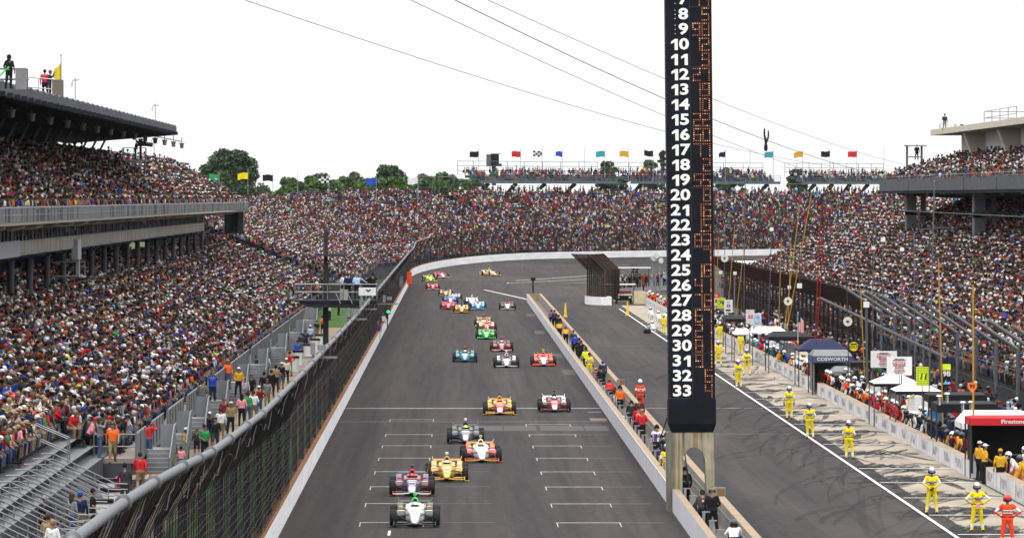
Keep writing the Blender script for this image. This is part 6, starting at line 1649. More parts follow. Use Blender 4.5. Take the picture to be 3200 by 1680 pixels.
for i, (x, y, top, what) in enumerate(((655, 1395, 'navy', 'man in navy sweater'), (690, 1380, 'white', 'man in white t-shirt'), (640, 1440, 'green', 'man in green t-shirt'), (810, 1300, 'darkred', 'man in dark red shirt'), (835, 1275, 'grey', 'woman in grey top'), (862, 1225, 'tan', 'man in tan jacket'), (880, 1215, 'black', 'woman in black coat'), (905, 1175, 'red', 'man in bright red shirt'), (955, 1098, 'navy', 'person in navy coat'), (970, 1080, 'lightblue', 'person in pale blue shirt'), (990, 1062, 'black', 'man in black hoodie'), (1008, 1045, 'orange', 'man in orange shirt'))):
    wk(x, y, ('walk', 'stand', 'relaxed', 'hips')[i % 4], (0, PI, .6, -2.2)[i % 4], what + (' on the near half of the walkway', ' on the middle of the walkway by the fence', ' on the far end of the walkway')[i // 4], top, ('denim', 'khaki', 'black')[i % 3], (('cap', 'white'), ('hair', 'brown'), ('hair', 'black'))[i % 3], shorts=i % 5 == 1, short=i % 2 == 0)
# near spectators in the left stand, each a figure of its own
used = set(); tops = ['black', 'white', 'charcoal', 'red', 'navy', 'grey', 'darkred', 'blue', 'lightblue', 'orange', 'pink', 'green', 'gold', 'tan', 'plaid', 'magenta', 'skyblue']
tw = [18, 14, 11, 11, 9, 7, 6, 5, 4, 4, 3, 2, 2, 3, 2, 1, 2]
heads = [('cap', 'white'), ('cap', 'black'), ('hair', 'brown'), ('hair', 'black'), ('long_hair', 'brown'), ('cap', 'red'), ('hair', 'tan'), ('cap', 'navy'), ('hat', 'tan'), ('cap', 'grey'), ('long_hair', 'tan'), ('cap', 'khaki')]
RN = ('front', 'second', 'third', 'fourth', 'fifth', 'sixth', 'seventh', 'eighth', 'ninth', 'tenth', 'eleventh', 'twelfth', 'thirteenth', 'fourteenth')
for p in NEAR:
    ri = min(13, max(0, round((WALLX - p[0] - 8.6) / .76)))
    while True:
        a, h = R.choices(tops, tw)[0], R.choice(heads)
        if (a, h, ri) not in used: used.add((a, h, ri)); break
    ps = ('sit', 'sit_lean', 'sit', 'sit_lean', 'sit', 'sit_aim', 'relaxed', 'stand', 'aim')[p[4]]
    hw = {'cap': f'{h[1]} cap', 'hair': f'{h[1]} hair', 'long_hair': f'long {h[1]} hair', 'hat': f'{h[1]} brimmed hat'}[h[0]]
    person(ps, (p[0], p[1], p[2]), p[3], f'{"standing" if p[4] > 5 else "seated"} spectator in {a} top with {hw}, {RN[ri]} row, near left bleachers', a, R.choice(('denim', 'black', 'khaki', 'navy')), h, short=R.random() < .4, shorts=R.random() < .2, group='spectators in the near left bleachers', sk=R.choices(('skin', 'skin_tan', 'skin_dark'), (75, 20, 5))[0])
# roof people, camera crews, stand people
def roofp(x, y, z, ps, rz, lb, top, legs, hd): person(ps, pz(x, y, z), rz, lb, top, legs, hd)
roofp(30, 278, 345, 'relaxed', .5, 'cameraman in a long black hooded coat on the left roof', 'black', 'black', ('hood', 'black'))
roofp(141, 306, 415, 'relaxed', PI, 'man in red jacket on the railed roof platform under the yellow flag', 'red', 'navy', ('hair', 'black'))
roofp(157, 308, 415, 'aim', PI / 2, 'man in dark jacket and purple cap on the railed roof platform', 'navy', 'charcoal', ('cap', 'purple'))
roofp(424, 498, 600, 'reach', PI / 2, 'camera operator in black beneath the tip of the left roof', 'black', 'black', ('hair', 'black'))
roofp(2953, 408, 690, 'relaxed', .3, 'cameraman in dark jacket on the roof of the pale building', 'navy', 'grey', ('hair', 'black'))
roofp(2866, 500, 760, 'relaxed', 0, 'camera operator in the scaffold at the corner of the right stands', 'black', 'black', ('hair', 'black'))
# platforms and equipment on the roofs
o = thing('roof_platform', 'small railed camera platform at the left edge of the roof', 'platform', pz(20, 280, 345))
mb = MB(); railing(mb, [(-.6, 0, 0), (1.0, 0, 0), (1.0, 2, 0), (-.6, 2, 0)], 1.1, 2, .03, 1); mb.build('railing', alum, o); MB().bb(.5, -.05, 0, 1.05, .4, 1.05).build('case', alum, o)
mb = MB(); mb.beam((-.9, 0, .2), (.1, -.1, 1.15), .07, .07); tag(mb.build('camera_boom', M('arm_green', (.03, .6, .08), .5), loc=pz(24, 278, 344)), 'bright green boom beside the black-coated cameraman on the left roof', 'camera boom')
o = thing('roof_platform', 'railed concrete platform on the left roof with the yellow flag', 'platform', pz(130, 312, 415))
mb = MB(); railing(mb, [(-1.2, -1, .2), (1.0, -1, 0), (1.0, 2, 0)], 1.25, 2, .035, 1.1); mb.build('railing', M('rail_bone', (.5, .48, .42), .6), o); MB().bb(.75, -1.1, -.2, 1.35, 1, 1.25).build('wall', soff, o); MB().bb(-1.3, -1.2, -.5, 1.3, 2, -.02).build('floor', soff, o)
for x, lb in ((70, 'left one of two rusty posts on the left roof'), (83, 'right one of two rusty posts on the left roof')):
    mb = MB(); mb.bar((0, 0, 0), (-.03, 0, .9), .07, 6); mb.bb(-.02, -.05, .72, .16, .05, .78); tag(mb.build('roof_post', M('red_rust', (.1, .025, .02), .8), loc=pz(x, 290, 370)), lb, 'post', 'rusty roof posts')
o = thing('tv_camera', 'large television camera on a pedestal beneath the tip of the left roof', 'camera', pz(440, 498, 600))
MB().bar((0, 0, 0), (0, 0, 1.2), .12, 6).build('pedestal', black, o); MB().bb(-.3, -.3, 1.2, .5, .3, 1.65).bar((.4, 0, 1.4), (1.1, -.1, 1.32), .2, 10).bb(-.2, -.1, 1.65, .2, .1, 1.9).build('camera_body', black, o)
o = thing('camera_platform', 'railed camera platform on a post in front of the upper left crowd', 'platform', pz(422, 500, 600))
mb = MB(); railing(mb, [(-1.1, -.8, 0), (1.0, -.8, 0), (1.0, 1, 0)], 1.1, 2, .03, 1); mb.build('railing', steel, o); MB().bb(-1.2, -.9, -.15, 1.1, 1, 0).build('floor', alum, o); MB().bar((.95, -.5, -5), (.95, -.5, -.15), .1, 6).bar((-1, .5, -5), (-1, .5, -.15), .1, 6).build('post', steel, o)
o = thing('roof_platform', 'railed camera platform at the corner of the pale building roof', 'platform', pz(2955, 412, 690))
mb = MB(); railing(mb, [(-.6, 0, 0), (1.1, 0, 0), (1.1, 2, 0)], .82, 2, .04, .35); mb.build('railing', M('rail_bone', (.5, .48, .42)), o); MB().bb(-.65, -.05, -.1, -.5, .2, .85).build('post', M('rail_bone', (.5, .48, .42)), o)
o = thing('tv_camera', 'dark television camera lying on the pale roof beside the platform', 'camera', pz(2998, 404, 680))
MB().bb(-.35, -.2, 0, .3, .2, .3).bb(.1, -.1, .3, .45, .1, .5).bar((.3, 0, .15), (.6, 0, .2), .12, 8).build('camera_body', black, o)

# ---------------------------------------------------------------- the officials' stand on its single post, left of the track
ZS = 470
o0 = pz(1016, 945, ZS); px_m = FP / ZS
o = thing('official_stand', 'dark railed platform on a single post with flag crew, beside the catch fence', 'platform', (0, ZS, 0))
A = pz(925, 930, ZS); Bp = pz(1186, 940, ZS); fl = hz(936, ZS)
mb = MB(); mb.bb(A.x, -1.3, fl - .15, Bp.x - .2, 1.3, fl); mb.prism([(A.x + .2, fl - .15), (Bp.x - .35, fl - .15), (Bp.x - .9, fl - .6), (A.x + .8, fl - .5)], lambda a, b, k: (a, -1.2 + 2.4 * k, b)); mb.build('floor', M('stand_dark', (.025, .027, .03), .6, .2), o)
mx = gx(1018, ZS)
mb = MB(); mb.bb(mx - .2, -.2, 0, mx + .2, .2, fl - .5); mb.build('post', M('stand_dark', (.025, .027, .03)), o)
mb = MB(); mb.prism([(mx - .2, fl), (mx + .25, fl), (mx + .1, hz(800, ZS)), (mx - .15, hz(800, ZS))], lambda a, b, k: (a, .9 + .3 * k, b)); mb.bb(mx - .13, .95, hz(800, ZS), mx + .13, 1.2, hz(722, ZS)); mb.build('mast', M('mast_wood', (.035, .032, .03), .8), o)
mb = MB(); mb.prism([(gx(978, ZS), hz(792, ZS)), (gx(1088, ZS), hz(792, ZS)), (gx(1065, ZS), hz(800, ZS)), (gx(990, ZS), hz(800, ZS))], lambda a, b, k: (a, .2 + 1.6 * k, b)); mb.build('mast_roof', dksteel, o)
mb = MB(); ra, rb = A.x - .05, Bp.x - .2
railing(mb, [(ra, -1.3, fl), (rb, -1.3, fl), (rb, 1.3, fl)], 1.12, 2, .035, 1.0); railing(mb, [(ra, -1.3, fl), (ra, 1.3, fl), (rb, 1.3, fl)], 1.12, 2, .03, 1.5)
for f in (.48, .62, .76): x = A.x + (Bp.x - A.x) * f; mb.bar((x, -1.35, fl + .5), (x + .35, -1.6, fl - .25), .03, 5)
mb.build('railing', alum, o)
mb = MB(); mb.bb(gx(1122, ZS), -1.45, hz(922, ZS), gx(1176, ZS), -1.38, hz(897, ZS)); mb.build('white_panel', white, o)
mb = MB(); cx, cz = gx(1152, ZS), hz(907, ZS)
for sg in (-1, 1): mb.add([(cx, -1.46, cz - .1), (cx + sg * .2, -1.46, cz + .02), (cx + sg * .16, -1.46, cz + .1), (cx, -1.46, cz + .06)][::sg], [(0, 1, 2, 3)], 0 if sg < 0 else 1)
mb.build('winged_emblem', [M('emblem_black', (.03, .03, .04)), M('emblem_blue', (.05, .08, .25))], o)
mb = MB(); mb.bb(gx(1076, ZS), -1.36, fl, gx(1088, ZS), -1.34, fl + .75); mb.bb(gx(1063, ZS), -1.0, fl, gx(1076, ZS), -.9, fl + .8); mb.build('banner_scrap', M('grey_tarp_pale', (.3, .3, .28), .8), o)
for x, lb, top, legs, hd, ps, rz in ((1076, 'flag stand official in white bib, leftmost on the dark stand', 'white', 'black', ('hair', 'brown'), 'relaxed', PI), (1088, 'flag stand official in navy jacket with reddish hair', 'navy', 'black', ('hair', 'brown'), 'stand', PI), (1116, 'flag stand official in grey jacket with a dark stripe reaching to the rail', 'lightblue', 'black', ('hair', 'tan'), 'reach', PI), (1144, 'flag stand official in black cap and coat', 'black', 'black', ('cap', 'black'), 'lean', PI), (1165, 'tall flag stand official in black at the track end of the stand', 'black', 'black', ('hair', 'black'), 'aim', PI)):
    q = person(ps, (gx(x, ZS), ZS + R.uniform(-.5, .3), fl), rz, lb, top, legs, hd, scale=1.08)
# ---------------------------------------------------------------- walkway furniture
bin_m = M('bin_white', (.66, .66, .66), .6, 0, .1, 2)
for i, (x, y, lb) in enumerate(((345, 1612, 'white waste barrel with black liner below the pushchair'), (335, 1580, 'white waste barrel behind the handrail end'), (322, 1650, 'nearest white waste barrel with black liner beside the man in black'), (1000, 1085, 'white waste barrel beside the fence, farther of the far row'), (985, 1100, 'white waste barrel in the middle of the far row'), (963, 1118, 'white waste barrel with black liner in the far row'), (932, 1140, 'white waste barrel at the left of the far row'), (918, 1160, 'white waste barrel nearest in the far row'))):
    q = thing('waste_barrel', lb, 'bin', gp(x, y), 0, 'white waste barrels')
    MB().bar((0, 0, 0), (0, 0, 1.1), .36, 14, .39).build('barrel', bin_m, q, smooth=True); MB().bar((0, 0, .98), (0, 0, 1.14), .42, 12, .41).build('liner', black, q)
q = thing('barrier', 'white and orange striped barrier board across the walkway stair', 'barrier', gp(350, 1500))
p0, p1 = pz(290, 1500, 284) - q.location, pz(512, 1494, 286) - q.location
mb = MB(); n = 22
for i in range(n):
    a, b = p0.lerp(p1, i / n), p0.lerp(p1, (i + 1) / n); h = Vector((0, 0, .2)); sl = (p1 - p0) * .018
    mb.add([a, b, b + h + sl, a + h + sl], [(0, 1, 2, 3)], 1 if i % 2 and i > 6 else 0)
mb.build('board', [white, M('barrier_orange', (.75, .2, .05), .6)], q)
MB().bb(p0.x + .8, -.1, 0 - q.location.z, p0.x + .88, .0, .9).bb(p1.x - .3, -.1, 0 - q.location.z, p1.x - .22, .0, .9).build('post', white, q)
q = thing('pushchair', 'pink pushchair on the walkway beside the dark hooded coat', 'pushchair', gp(372, 1575))
MB().ell((0, 0, .95), (.22, .3, .25), 10, 6).build('hood', cloth('magenta'), q); mb = MB(); mb.bar((-.2, -.3, .1), (-.15, .3, 1.0), .02); mb.bar((.2, -.3, .1), (.15, .3, 1.0), .02); mb.bb(-.2, -.2, .4, .2, .2, .5); mb.build('frame', cloth('magenta'), q)
MB().bar((-.25, -.3, .1), (-.2, -.3, .1), .1, 10).bar((.2, -.3, .1), (.25, -.3, .1), .1, 10).build('wheel', rubber, q)
for x, y, h, lb in ((282, 1420, 1.4, 'wheelchair with large wheel parked on the aisle deck at the near end'), (732, 1140, 1.4, 'wheelchair with grey wheel on the far aisle deck')):
    q = thing('wheelchair', lb, 'wheelchair', gp(x, y, h), .2)
    for s in (-1, 1): mb = MB(); mb.tube([(s * .28, .0 + .32 * math.cos(t), .33 + .32 * math.sin(t)) for t in [2 * PI * i / 18 for i in range(19)]], .02, 5); mb.bar((s * .27, 0, .33), (s * .3, 0, .33), .06, 8); mb.build('wheel', alum, q)
    MB().bb(-.24, -.22, .45, .24, .22, .5).bb(-.24, .2, .45, .24, .25, .9).build('seat', black, q)
# ---------------------------------------------------------------- behind the pit wall: fence, canopies, boards, poles
pf = thing('catch_fence', 'catch fence of leaning grey and rusty posts in front of the right stands', 'fence')
FX = 32.2
zs_ = [329.5 + 15 * i for i in range(12)]
rusty = [zs_[-1] + 7 * (i + 1) for i in range(41)]
for z in zs_:
    k = MB(); k.bar((FX, z, 0), (FX, z, 4.1), .12, 8); k.bar((FX, z, 4.0), (FX - 2.9, z, 5.95), .11, 8); k.build('post', M('fence_post_grey', (.11, .116, .125), .5, .35, .2, 2), pf, smooth=True)
for z in rusty:
    k = MB(); k.beam((FX, z, 0), (FX, z, 4.0), .16, .2); k.beam((FX, z, 3.95), (FX - 2.9, z, 5.95), .22, .26); k.build('post', M('fence_post_rust', (.028, .015, .013), .8, .2, .4, 3), pf)
rnet = mesh_mat('pit_fence_netting', (.02, .017, .017), .12, (1.5, .8, 1.5))
mb = MB(); mb.strip([(FX, z, 4.0) for z in (320, 500)], [(FX, z, .6) for z in (320, 500)]); mb.build('netting', rnet, pf)
mb = MB(); mb.strip([(FX, z, 4.0) for z in (500, 785)], [(FX, z, .6) for z in (500, 785)]); mb.strip([(FX - 2.9, z, 5.95) for z in (500, 785)], [(FX, z, 4.0) for z in (500, 785)]); mb.build('netting', mesh_mat('rust_netting', (.02, .013, .013), .45, (1.5, .8, 1.5)), pf)
for f, h in ((0, 1.6), (0, 3.0), (1, 5.9)):
    mb = MB(); mb.tube([(FX - 2.9 * f, 320 + i * 5.2, h - (.04 if i % 2 else 0)) for i in range(80)], .012, 4); mb.build('cable', cable, pf)

# dark banner behind the near fence, bleacher back and steps
t = thing('banner_wall', 'long black banner along the barrier behind the near pit fence', 'banner'); MB().bb(33.2, 330, .4, 33.3, 372, 2.3).build('banner', M('banner_black', (.015, .015, .018), .7), t); MB().bb(33.25, 330, 2.3, 33.3, 372, 2.36).bar((33.3, 331, 0), (33.3, 331, 2.4), .05).bar((33.3, 351, 0), (33.3, 351, 2.4), .05).bar((33.3, 371, 0), (33.3, 371, 2.4), .05).build('frame', steel, t)
t = thing('stair', 'steel stair with handrails behind the near pit fence', 'stairs')
mb = MB()
for i in range(9): mb.bb(33.6 + i * .3, 338, .2 * i, 33.9 + i * .3, 340.4, .2 * (i + 1))
mb.build('steps', alum, t)
mb = MB()
for zz in (338, 340.4): mb.bar((33.4, zz, 1.0), (36.6, zz, 2.9), .035); mb.bar((33.4, zz, .6), (36.6, zz, 2.5), .03); [mb.bar((33.4 + q * 1.05, zz, q * .62), (33.4 + q * 1.05, zz, 1.0 + q * .62), .03) for q in range(4)]
mb.build('handrail', alum, t)
for i, (x, z, top, lb, hd, ps) in enumerate(((34.2, 352, 'black', 'spectator in dark shirt and straw hat by the barrier behind the near pit fence', ('hat', 'cream'), 'relaxed'), (34.1, 358, 'white', 'spectator in white cap leaning on the barrier behind the near pit fence', ('cap', 'white'), 'lean'), (34.0, 366, 'red', 'spectator in red shirt by the barrier behind the near pit fence', ('hair', 'brown'), 'stand'), (33.6, 345, 'tan', 'spectator in tan shirt on the lower steps behind the near pit fence', ('hair', 'tan'), 'walk'), (32.8, 336, 'black', 'man in black coat standing at the foot of the steel stair', ('hair', 'grey'), 'stand'), (34.3, 361, 'charcoal', 'spectator in grey top next to the white cap behind the near pit fence', ('cap', 'charcoal'), 'lean'), (33.0, 374, 'white', 'spectator in white shirt raising an arm behind the orange board', ('hair', 'brown'), 'aim'))):
    person(ps, (x, z, 1.1 if z > 340 else .1), -PI / 2 + R.gauss(0, .5), lb, top, 'denim', hd)
tag(MB().bb(-.25, -.25, .42, .25, .25, .46).bb(-.25, .2, .46, .25, .25, .95).bar((-.22, -.22, 0), (-.22, -.22, .42), .025).bar((.22, -.22, 0), (.22, -.22, .42), .025).bar((-.22, .22, 0), (-.22, .22, .42), .025).bar((.22, .22, 0), (.22, .22, .42), .025).build('plastic_chair', white, loc=(33.9, 349, 1.1)), 'white plastic chair by the barrier behind the near pit fence', 'chair')

def canopy(x0, x1, ytop, yeave, H, depth, colr, label, val=None, words=None, peak=.55, drop=.28, curtain=None, wcol='white'):
    """a pit canopy whose front edge spans pixels x0..x1 with its eave at yeave"""
    xc = (x0 + x1) / 2
    z = FP * (CH - H) / (yeave - VY)
    a, b = gx(x0, z), gx(x1, z); h = (b - a) / 2
    t = thing('canopy', label, 'canopy', ((a + b) / 2, z, 0), 0, 'pit canopies')
    m = M('canopy_' + colr, PAL[colr] if colr in PAL else (.2, .2, .21), .75, 0, .08, 1)
    rise = (yeave - ytop) * z / FP
    mb = MB(); c = [(-h, 0, H), (h, 0, H), (h, depth, H), (-h, depth, H)]; rr = (h * peak, depth * .25)
    tp = [(-rr[0], depth * .3, H + rise), (rr[0], depth * .3, H + rise), (rr[0], depth * .7, H + rise), (-rr[0], depth * .7, H + rise)]
    mb.rings([c, tp]); mb.build('roof', m, t)
    mb = MB()
    for p_, q_ in zip(c, c[1:] + c[:1]): mb.add([p_, q_, (q_[0], q_[1], H - drop), (p_[0], p_[1], H - drop)], [(0, 1, 2, 3)])
    mb.build('valance', M('canopy_' + (val or colr), PAL[val or colr], .75), t)
    for p_ in c:
        mb = MB(); mb.bar((p_[0], p_[1] + (.05 if p_[1] == 0 else -.05), 0), (p_[0], p_[1] + (.05 if p_[1] == 0 else -.05), H), .04, 6)
        mb.build('leg', steel if colr == 'white' else dksteel, t)
    if curtain: mb = MB(); mb.bb(-h + .1, depth - .1, .2, h - .1, depth - .05, H - .1); mb.bb(-h + .1, .4, .2, -h + .15, depth, H - .1); mb.build('curtain', M('curtain_' + curtain, PAL[curtain], .85), t)
    if words: mb = MB(); mb.text(text(words[0], words[1], .006, .006, 1.15), Matrix.Translation((words[2] if len(words) > 2 else 0, -.02, H - drop / 2)) @ FACE); mb.build('lettering', M('print_' + wcol, PAL[wcol], .6), t)
    return t
canopy(3006, 3230, 1287, 1322, 1.95, 4.2, 'white', 'white pit canopy at the right edge behind the red lettered one', peak=.8)
canopy(3034, 3260, 1301, 1306, 2.72, 3.0, 'red', 'red pit canopy with white lettering and dark curtains at the right edge', words=('Firestone', .25, .3), peak=.9, drop=.33, curtain='black')
canopy(2928, 3120, 1257, 1262, 2.6, 3.5, 'black', 'black flat canopy nearest, left of the white canopy', drop=.42, peak=.9)
canopy(2903, 3085, 1229, 1234, 2.7, 3.5, 'black', 'black flat canopy behind the nearest black one', drop=.38, peak=.9)
canopy(2800, 2945, 1199, 1222, 2.4, 4.5, 'white', 'white peaked canopy right of the white team banners', val='black', peak=.35, drop=.18)
canopy(2733, 2880, 1176, 1198, 2.4, 4.5, 'white', 'white peaked canopy below the white team banners', val='black', peak=.35, drop=.18)
canopy(2660, 2730, 1128, 1132, 2.5, 3.0, 'black', 'small black canopy left of the white team banners', peak=.9)
canopy(2540, 2664, 1096, 1112, 2.5, 5.0, 'grey', 'grey canopy with white lettering on its dark blue front', val='slate', words=('COSWORTH', .3), drop=.42, peak=.85, curtain='grey')
canopy(2600, 2668, 1146, 1160, 1.6, 3.0, 'grey', 'low dark grey awning beside the grey lettered canopy', peak=.6)
canopy(2497, 2652, 1062, 1092, 2.5, 5.0, 'navy', 'dark blue domed canopy', peak=.45, drop=.14)
canopy(2403, 2545, 1037, 1052, 2.6, 5.0, 'black', 'black canopy beyond the dark blue one', peak=.7)
canopy(2352, 2463, 1022, 1038, 2.5, 5.0, 'white', 'white canopy below the round dish mast', peak=.6, drop=.1)
canopy(2295, 2352, 1028, 1042, 2.2, 4.5, 'white', 'small white canopy farthest up the pits', peak=.5, drop=.1)
canopy(2268, 2330, 985, 996, 2.8, 5, 'black', 'black canopy under the distant white team board', peak=.8)
canopy(2262, 2552, 816, 819, 4.2, 6, 'white', 'long white tent roof in the distance in front of the white track wall', peak=.97, drop=.25)

# refuelling tanks and tool carts behind the wall
def tank(x, y, r, face, lb, ringc=None):
    z = FP * 24.6 / (x - VX); p = V(24.6, z, hz(y, z))
    t = thing('fuel_tank', lb, 'tank', (24.6, z, 0), 0, 'round pit tanks')
    H = max(1.0, p.z)
    k = MB(); k.rings([[(x_, yy, H + z_) for x_, _, z_ in k.ring(V(0, 0, 0), V(rr, 0, 0), V(0, 0, rr), 20)] for yy, rr in ((-.12, r * .96), (-.08, r), (.6, r), (.64, r * .9))]); k.build('drum', M('tank_' + face, PAL[face], .4), t, smooth=True)
    k = MB(); k.bar((-.3, .2, 0), (-.3, .2, H), .05); k.bar((.3, .2, 0), (.3, .2, H), .05); k.build('stand', steel, t)
    if ringc: k = MB(); k.rings([[(x_, -.125, H - r * .3 + z_) for x_, _, z_ in k.ring(V(0, 0, 0), V(rr, 0, 0), V(0, 0, rr), 20)] for rr in (r * .25, r * .38)], cap=False); k.build('ring_mark', M('mark_' + ringc, PAL[ringc]), t)
    k = MB(); k.tube([(-.2, -.1, H + r), (-.45, -.5, H + r * .8), (-.6, -.8, H), (-.62, -.9, .8)], .06, 6); k.build('hose', M('hose_tan', (.45, .3, .12), .6), t)
tank(2798, 1258, .62, 'white', 'large white round tank with a red ring behind the red team', 'red')
tank(2736, 1226, .55, 'white', 'white round tank with a red ring left of the red team', 'red')
tank(2930, 1316, .7, 'skyblue', 'bright blue round tank under the nearest black canopy')
tank(2505, 1120, .6, 'white', 'white round tank in front of the grey lettered canopy')
tank(2470, 1092, .55, 'white', 'white round tank beside the dark blue canopy')
tank(2352, 1048, .55, 'lightblue', 'pale blue round tank under the far white canopy')
tank(2868, 1270, .6, 'white', 'white round tank between the black and the navy crews')

# poles: (x base, y base, x top, y top, distance, radius, colour)
gold_p = M('pole_yellow', (.4, .22, .02), .5, 0, .1, 1); red_p = M('pole_red', (.25, .012, .012), .5); grey_p = M('pole_grey', (.13, .135, .145), .4, .5); white_p = white
def pole(xb, yb, xt, yt, z, r, mt, lb, extra=None, tip=None):
    a, b = pz(xb, yb, z), pz(xt, yt, z)
    base = V(a.x, z, 0)
    t = thing('antenna_mast', lb, 'mast', base, 0, 'masts along the pits')
    d = (b - a) / max(.1, (b.z - a.z)); foot = a - d * a.z
    k = MB(); k.tube([foot - base, b - base], r * .68, 6); k.build('pole', mt, t)
    if tip:
        k = MB(); m0 = a.lerp(b, 1 - tip) - base; k.tube([m0, b - base + V(0, 0, .02)], r * .6, 6); k.build('whip_aerial', white, t)
    for e, f, s in extra or ():
        q = a.lerp(b, f) - base
        if e == 'cross': k = MB(); k.bar(q - V(s, 0, .05), q + V(s, 0, .05), .035, 5); k.bar(q - V(s, 0, 0), q - V(s, 0, -1.0), .04, 5); k.build('crossbar', dksteel, t)
        if e == 'dish': k = MB(); k.rings([k.ring(q + V(0, -.12 + .04 * i, 0), V(rr, 0, 0), V(0, 0, rr), 14) for i, rr in enumerate((s, s * .98, s * .6, s * .1))]); k.rings([k.ring(q + V(0, -.13, 0), V(rr, 0, 0), V(0, 0, rr), 14) for rr in (s * .3, s * .05)]); k.build('dish', M('dish_cream', (.62, .6, .52), .5), t, smooth=True)
        if e == 'box': k = MB(); k.box(q, (s, s, s)); k.build('box', white, t)
    return t
pole(2904, 1240, 2921, 566, 335, .06, grey_p, 'tallest grey mast with a dark crossbar, right of the white canopies', (('cross', .78, .75),), .12)
pole(3043, 1284, 3042, 894, 300, .07, gold_p, 'yellow mast carrying the orange number board')
pole(2946, 1252, 2933, 806, 330, .05, gold_p, 'slender yellow mast left of the black number board', (('cross', 1.0, .45),))
pole(2860, 1170, 2857, 730, 352, .05, grey_p, 'grey mast just left of the tallest one', (), .1)
pole(2818, 1180, 2820, 775, 362, .055, grey_p, 'grey mast through the larger team banner', (('box', .99, .2),), .14)
pole(2755, 1150, 2760, 744, 380, .05, grey_p, 'grey mast through the rear team banner', (('box', .99, .25), ('cross', 1, .4)), .1)
pole(2727, 1120, 2730, 736, 392, .045, grey_p, 'thin grey mast left of the team banners', (('box', .9, .2),), .1)
pole(2710, 1125, 2708, 948, 395, .12, grey_p, 'thick grey lamp post with a white head behind the round yellow sign', (('box', .98, .34),))
pole(2652, 1130, 2646, 830, 420, .05, dksteel, 'dark mast with a round dish right of the dark blue canopy', (('dish', .42, .3),), .35)
pole(2551, 1094, 2584, 600, 440, .05, red_p, 'right one of two leaning red masts', (), .3)
pole(2546, 1080, 2566, 655, 446, .05, red_p, 'left one of two leaning red masts', (), .2)
pole(2455, 1060, 2535, 612, 505, .05, gold_p, 'long leaning yellow mast with a white tip in the yellow cluster', (('cross', .7, .6),), .42)
pole(2446, 1076, 2500, 640, 500, .05, gold_p, 'leaning yellow mast left in the yellow cluster', (('dish', .31, .32),))
pole(2462, 1034, 2472, 760, 508, .045, gold_p, 'upright yellow mast right in the yellow cluster', (('box', .5, .25),))
pole(2434, 1024, 2442, 742, 515, .045, gold_p, 'single yellow mast left of the cluster')
pole(2500, 1062, 2498, 770, 480, .045, dksteel, 'dark mast with a small white box in front of the rusty fence', (('box', .58, .35),))
pole(2402, 1025, 2412, 700, 530, .05, grey_p, 'grey mast beside the far white canopy', (('box', .95, .3),), .12)
pole(2325, 1005, 2329, 565, 590, .06, grey_p, 'tall grey mast with two crossbars just right of the blue board', (('cross', .78, .8), ('cross', .62, .7)), .1)
pole(2298, 1012, 2325, 775, 600, .05, gold_p, 'yellow mast leaning right behind the blue board')
pole(2278, 935, 2296, 705, 620, .05, gold_p, 'yellow mast leaning right above the white team board')
pole(2262, 960, 2268, 620, 630, .05, grey_p, 'grey mast with a round dish near the pylon', (('dish', .45, .36),), .2)
pole(2295, 980, 2297, 852, 610, .06, alum, 'short pale lamp post left of the blue board', (('box', .99, .3),))
pole(2251, 940, 2252, 850, 640, .06, alum, 'short pale lamp post next to the pylon', (('box', .99, .3),))
pole(2234, 930, 2233, 770, 660, .05, red_p, 'red mast touching the right side of the pylon')
pole(2238, 930, 2246, 740, 655, .045, gold_p, 'yellow mast close to the right side of the pylon')
pole(2700, 1120, 2690, 900, 400, .045, gold_p, 'yellow mast beside the thick lamp post')

# number boards and team banners on sticks
def board(x0, x1, y0, y1, z, label, cols, words=(), art=None, stick=True, group=None, name='pit_board'):
    a, b = pz(x0, y1, z), pz(x1, y0, z); cx = (a.x + b.x) / 2; wd, ht = b.x - a.x, b.z - a.z
    t = thing(name, label, 'sign', (cx, z, 0), 0, group)
    zc = (a.z + b.z) / 2
    MB().bb(-wd / 2, 0, zc - ht / 2, wd / 2, .04, zc + ht / 2).build('panel', M('board_' + cols, PAL[cols], .6, 0, .04), t)
    for i, (s, dx, dz, sz, c, sh) in enumerate(words):
        k = MB(); k.text(text(s, sz * ht, sz * ht * .03, .008, 1.05, sh), Matrix.Translation((dx * wd, -.012, zc + dz * ht)) @ FACE); k.build('lettering', M('print_' + c, PAL[c], .6), t)
    for c, f in art or ():
        k = MB(); f(k, wd, ht, zc); k.build('printed_pattern', M('print_' + c, PAL[c], .6), t)
    if stick: MB().bar((0, .08, .9), (0, .08, zc), .025, 5).build('stick', dksteel, t)
    return t
def dots(k, wd, ht, zc):
    for i in range(8):
        for j in range(11):
            if 1 < i < 6 and 2 < j < 7: continue
            k.box((-wd * .43 + wd * .86 * i / 7, -.006, zc - ht * .44 + ht * .88 * j / 10), (wd * .055, .01, wd * .055))
board(2864, 2903, 1146, 1205, 340, 'yellow-green number board reading 11 covered in black dots', 'lime', (('11', .05, -.03, .42, 'black', .2),), (('black', dots),))
def arrow(k, wd, ht, zc): k.add([(-wd * .46, -.006, zc - ht * .44), (wd * .46, -.006, zc - ht * .44), (wd * .46, -.006, zc - ht * .33), (-wd * .1, -.006, zc - ht * .33), (-wd * .0, -.006, zc - ht * .2)], [(0, 1, 2, 3, 4)])
board(2947, 2972, 1137, 1204, 330, 'black number board reading 98 with a yellow top and a blue arrow', 'black', (('98', 0, .04, .34, 'white', 0),), (('lime', lambda k, wd, ht, zc: k.bb(-wd / 2, -.012, zc + ht * .22, wd / 2, 0, zc + ht / 2)), ('skyblue', arrow)))
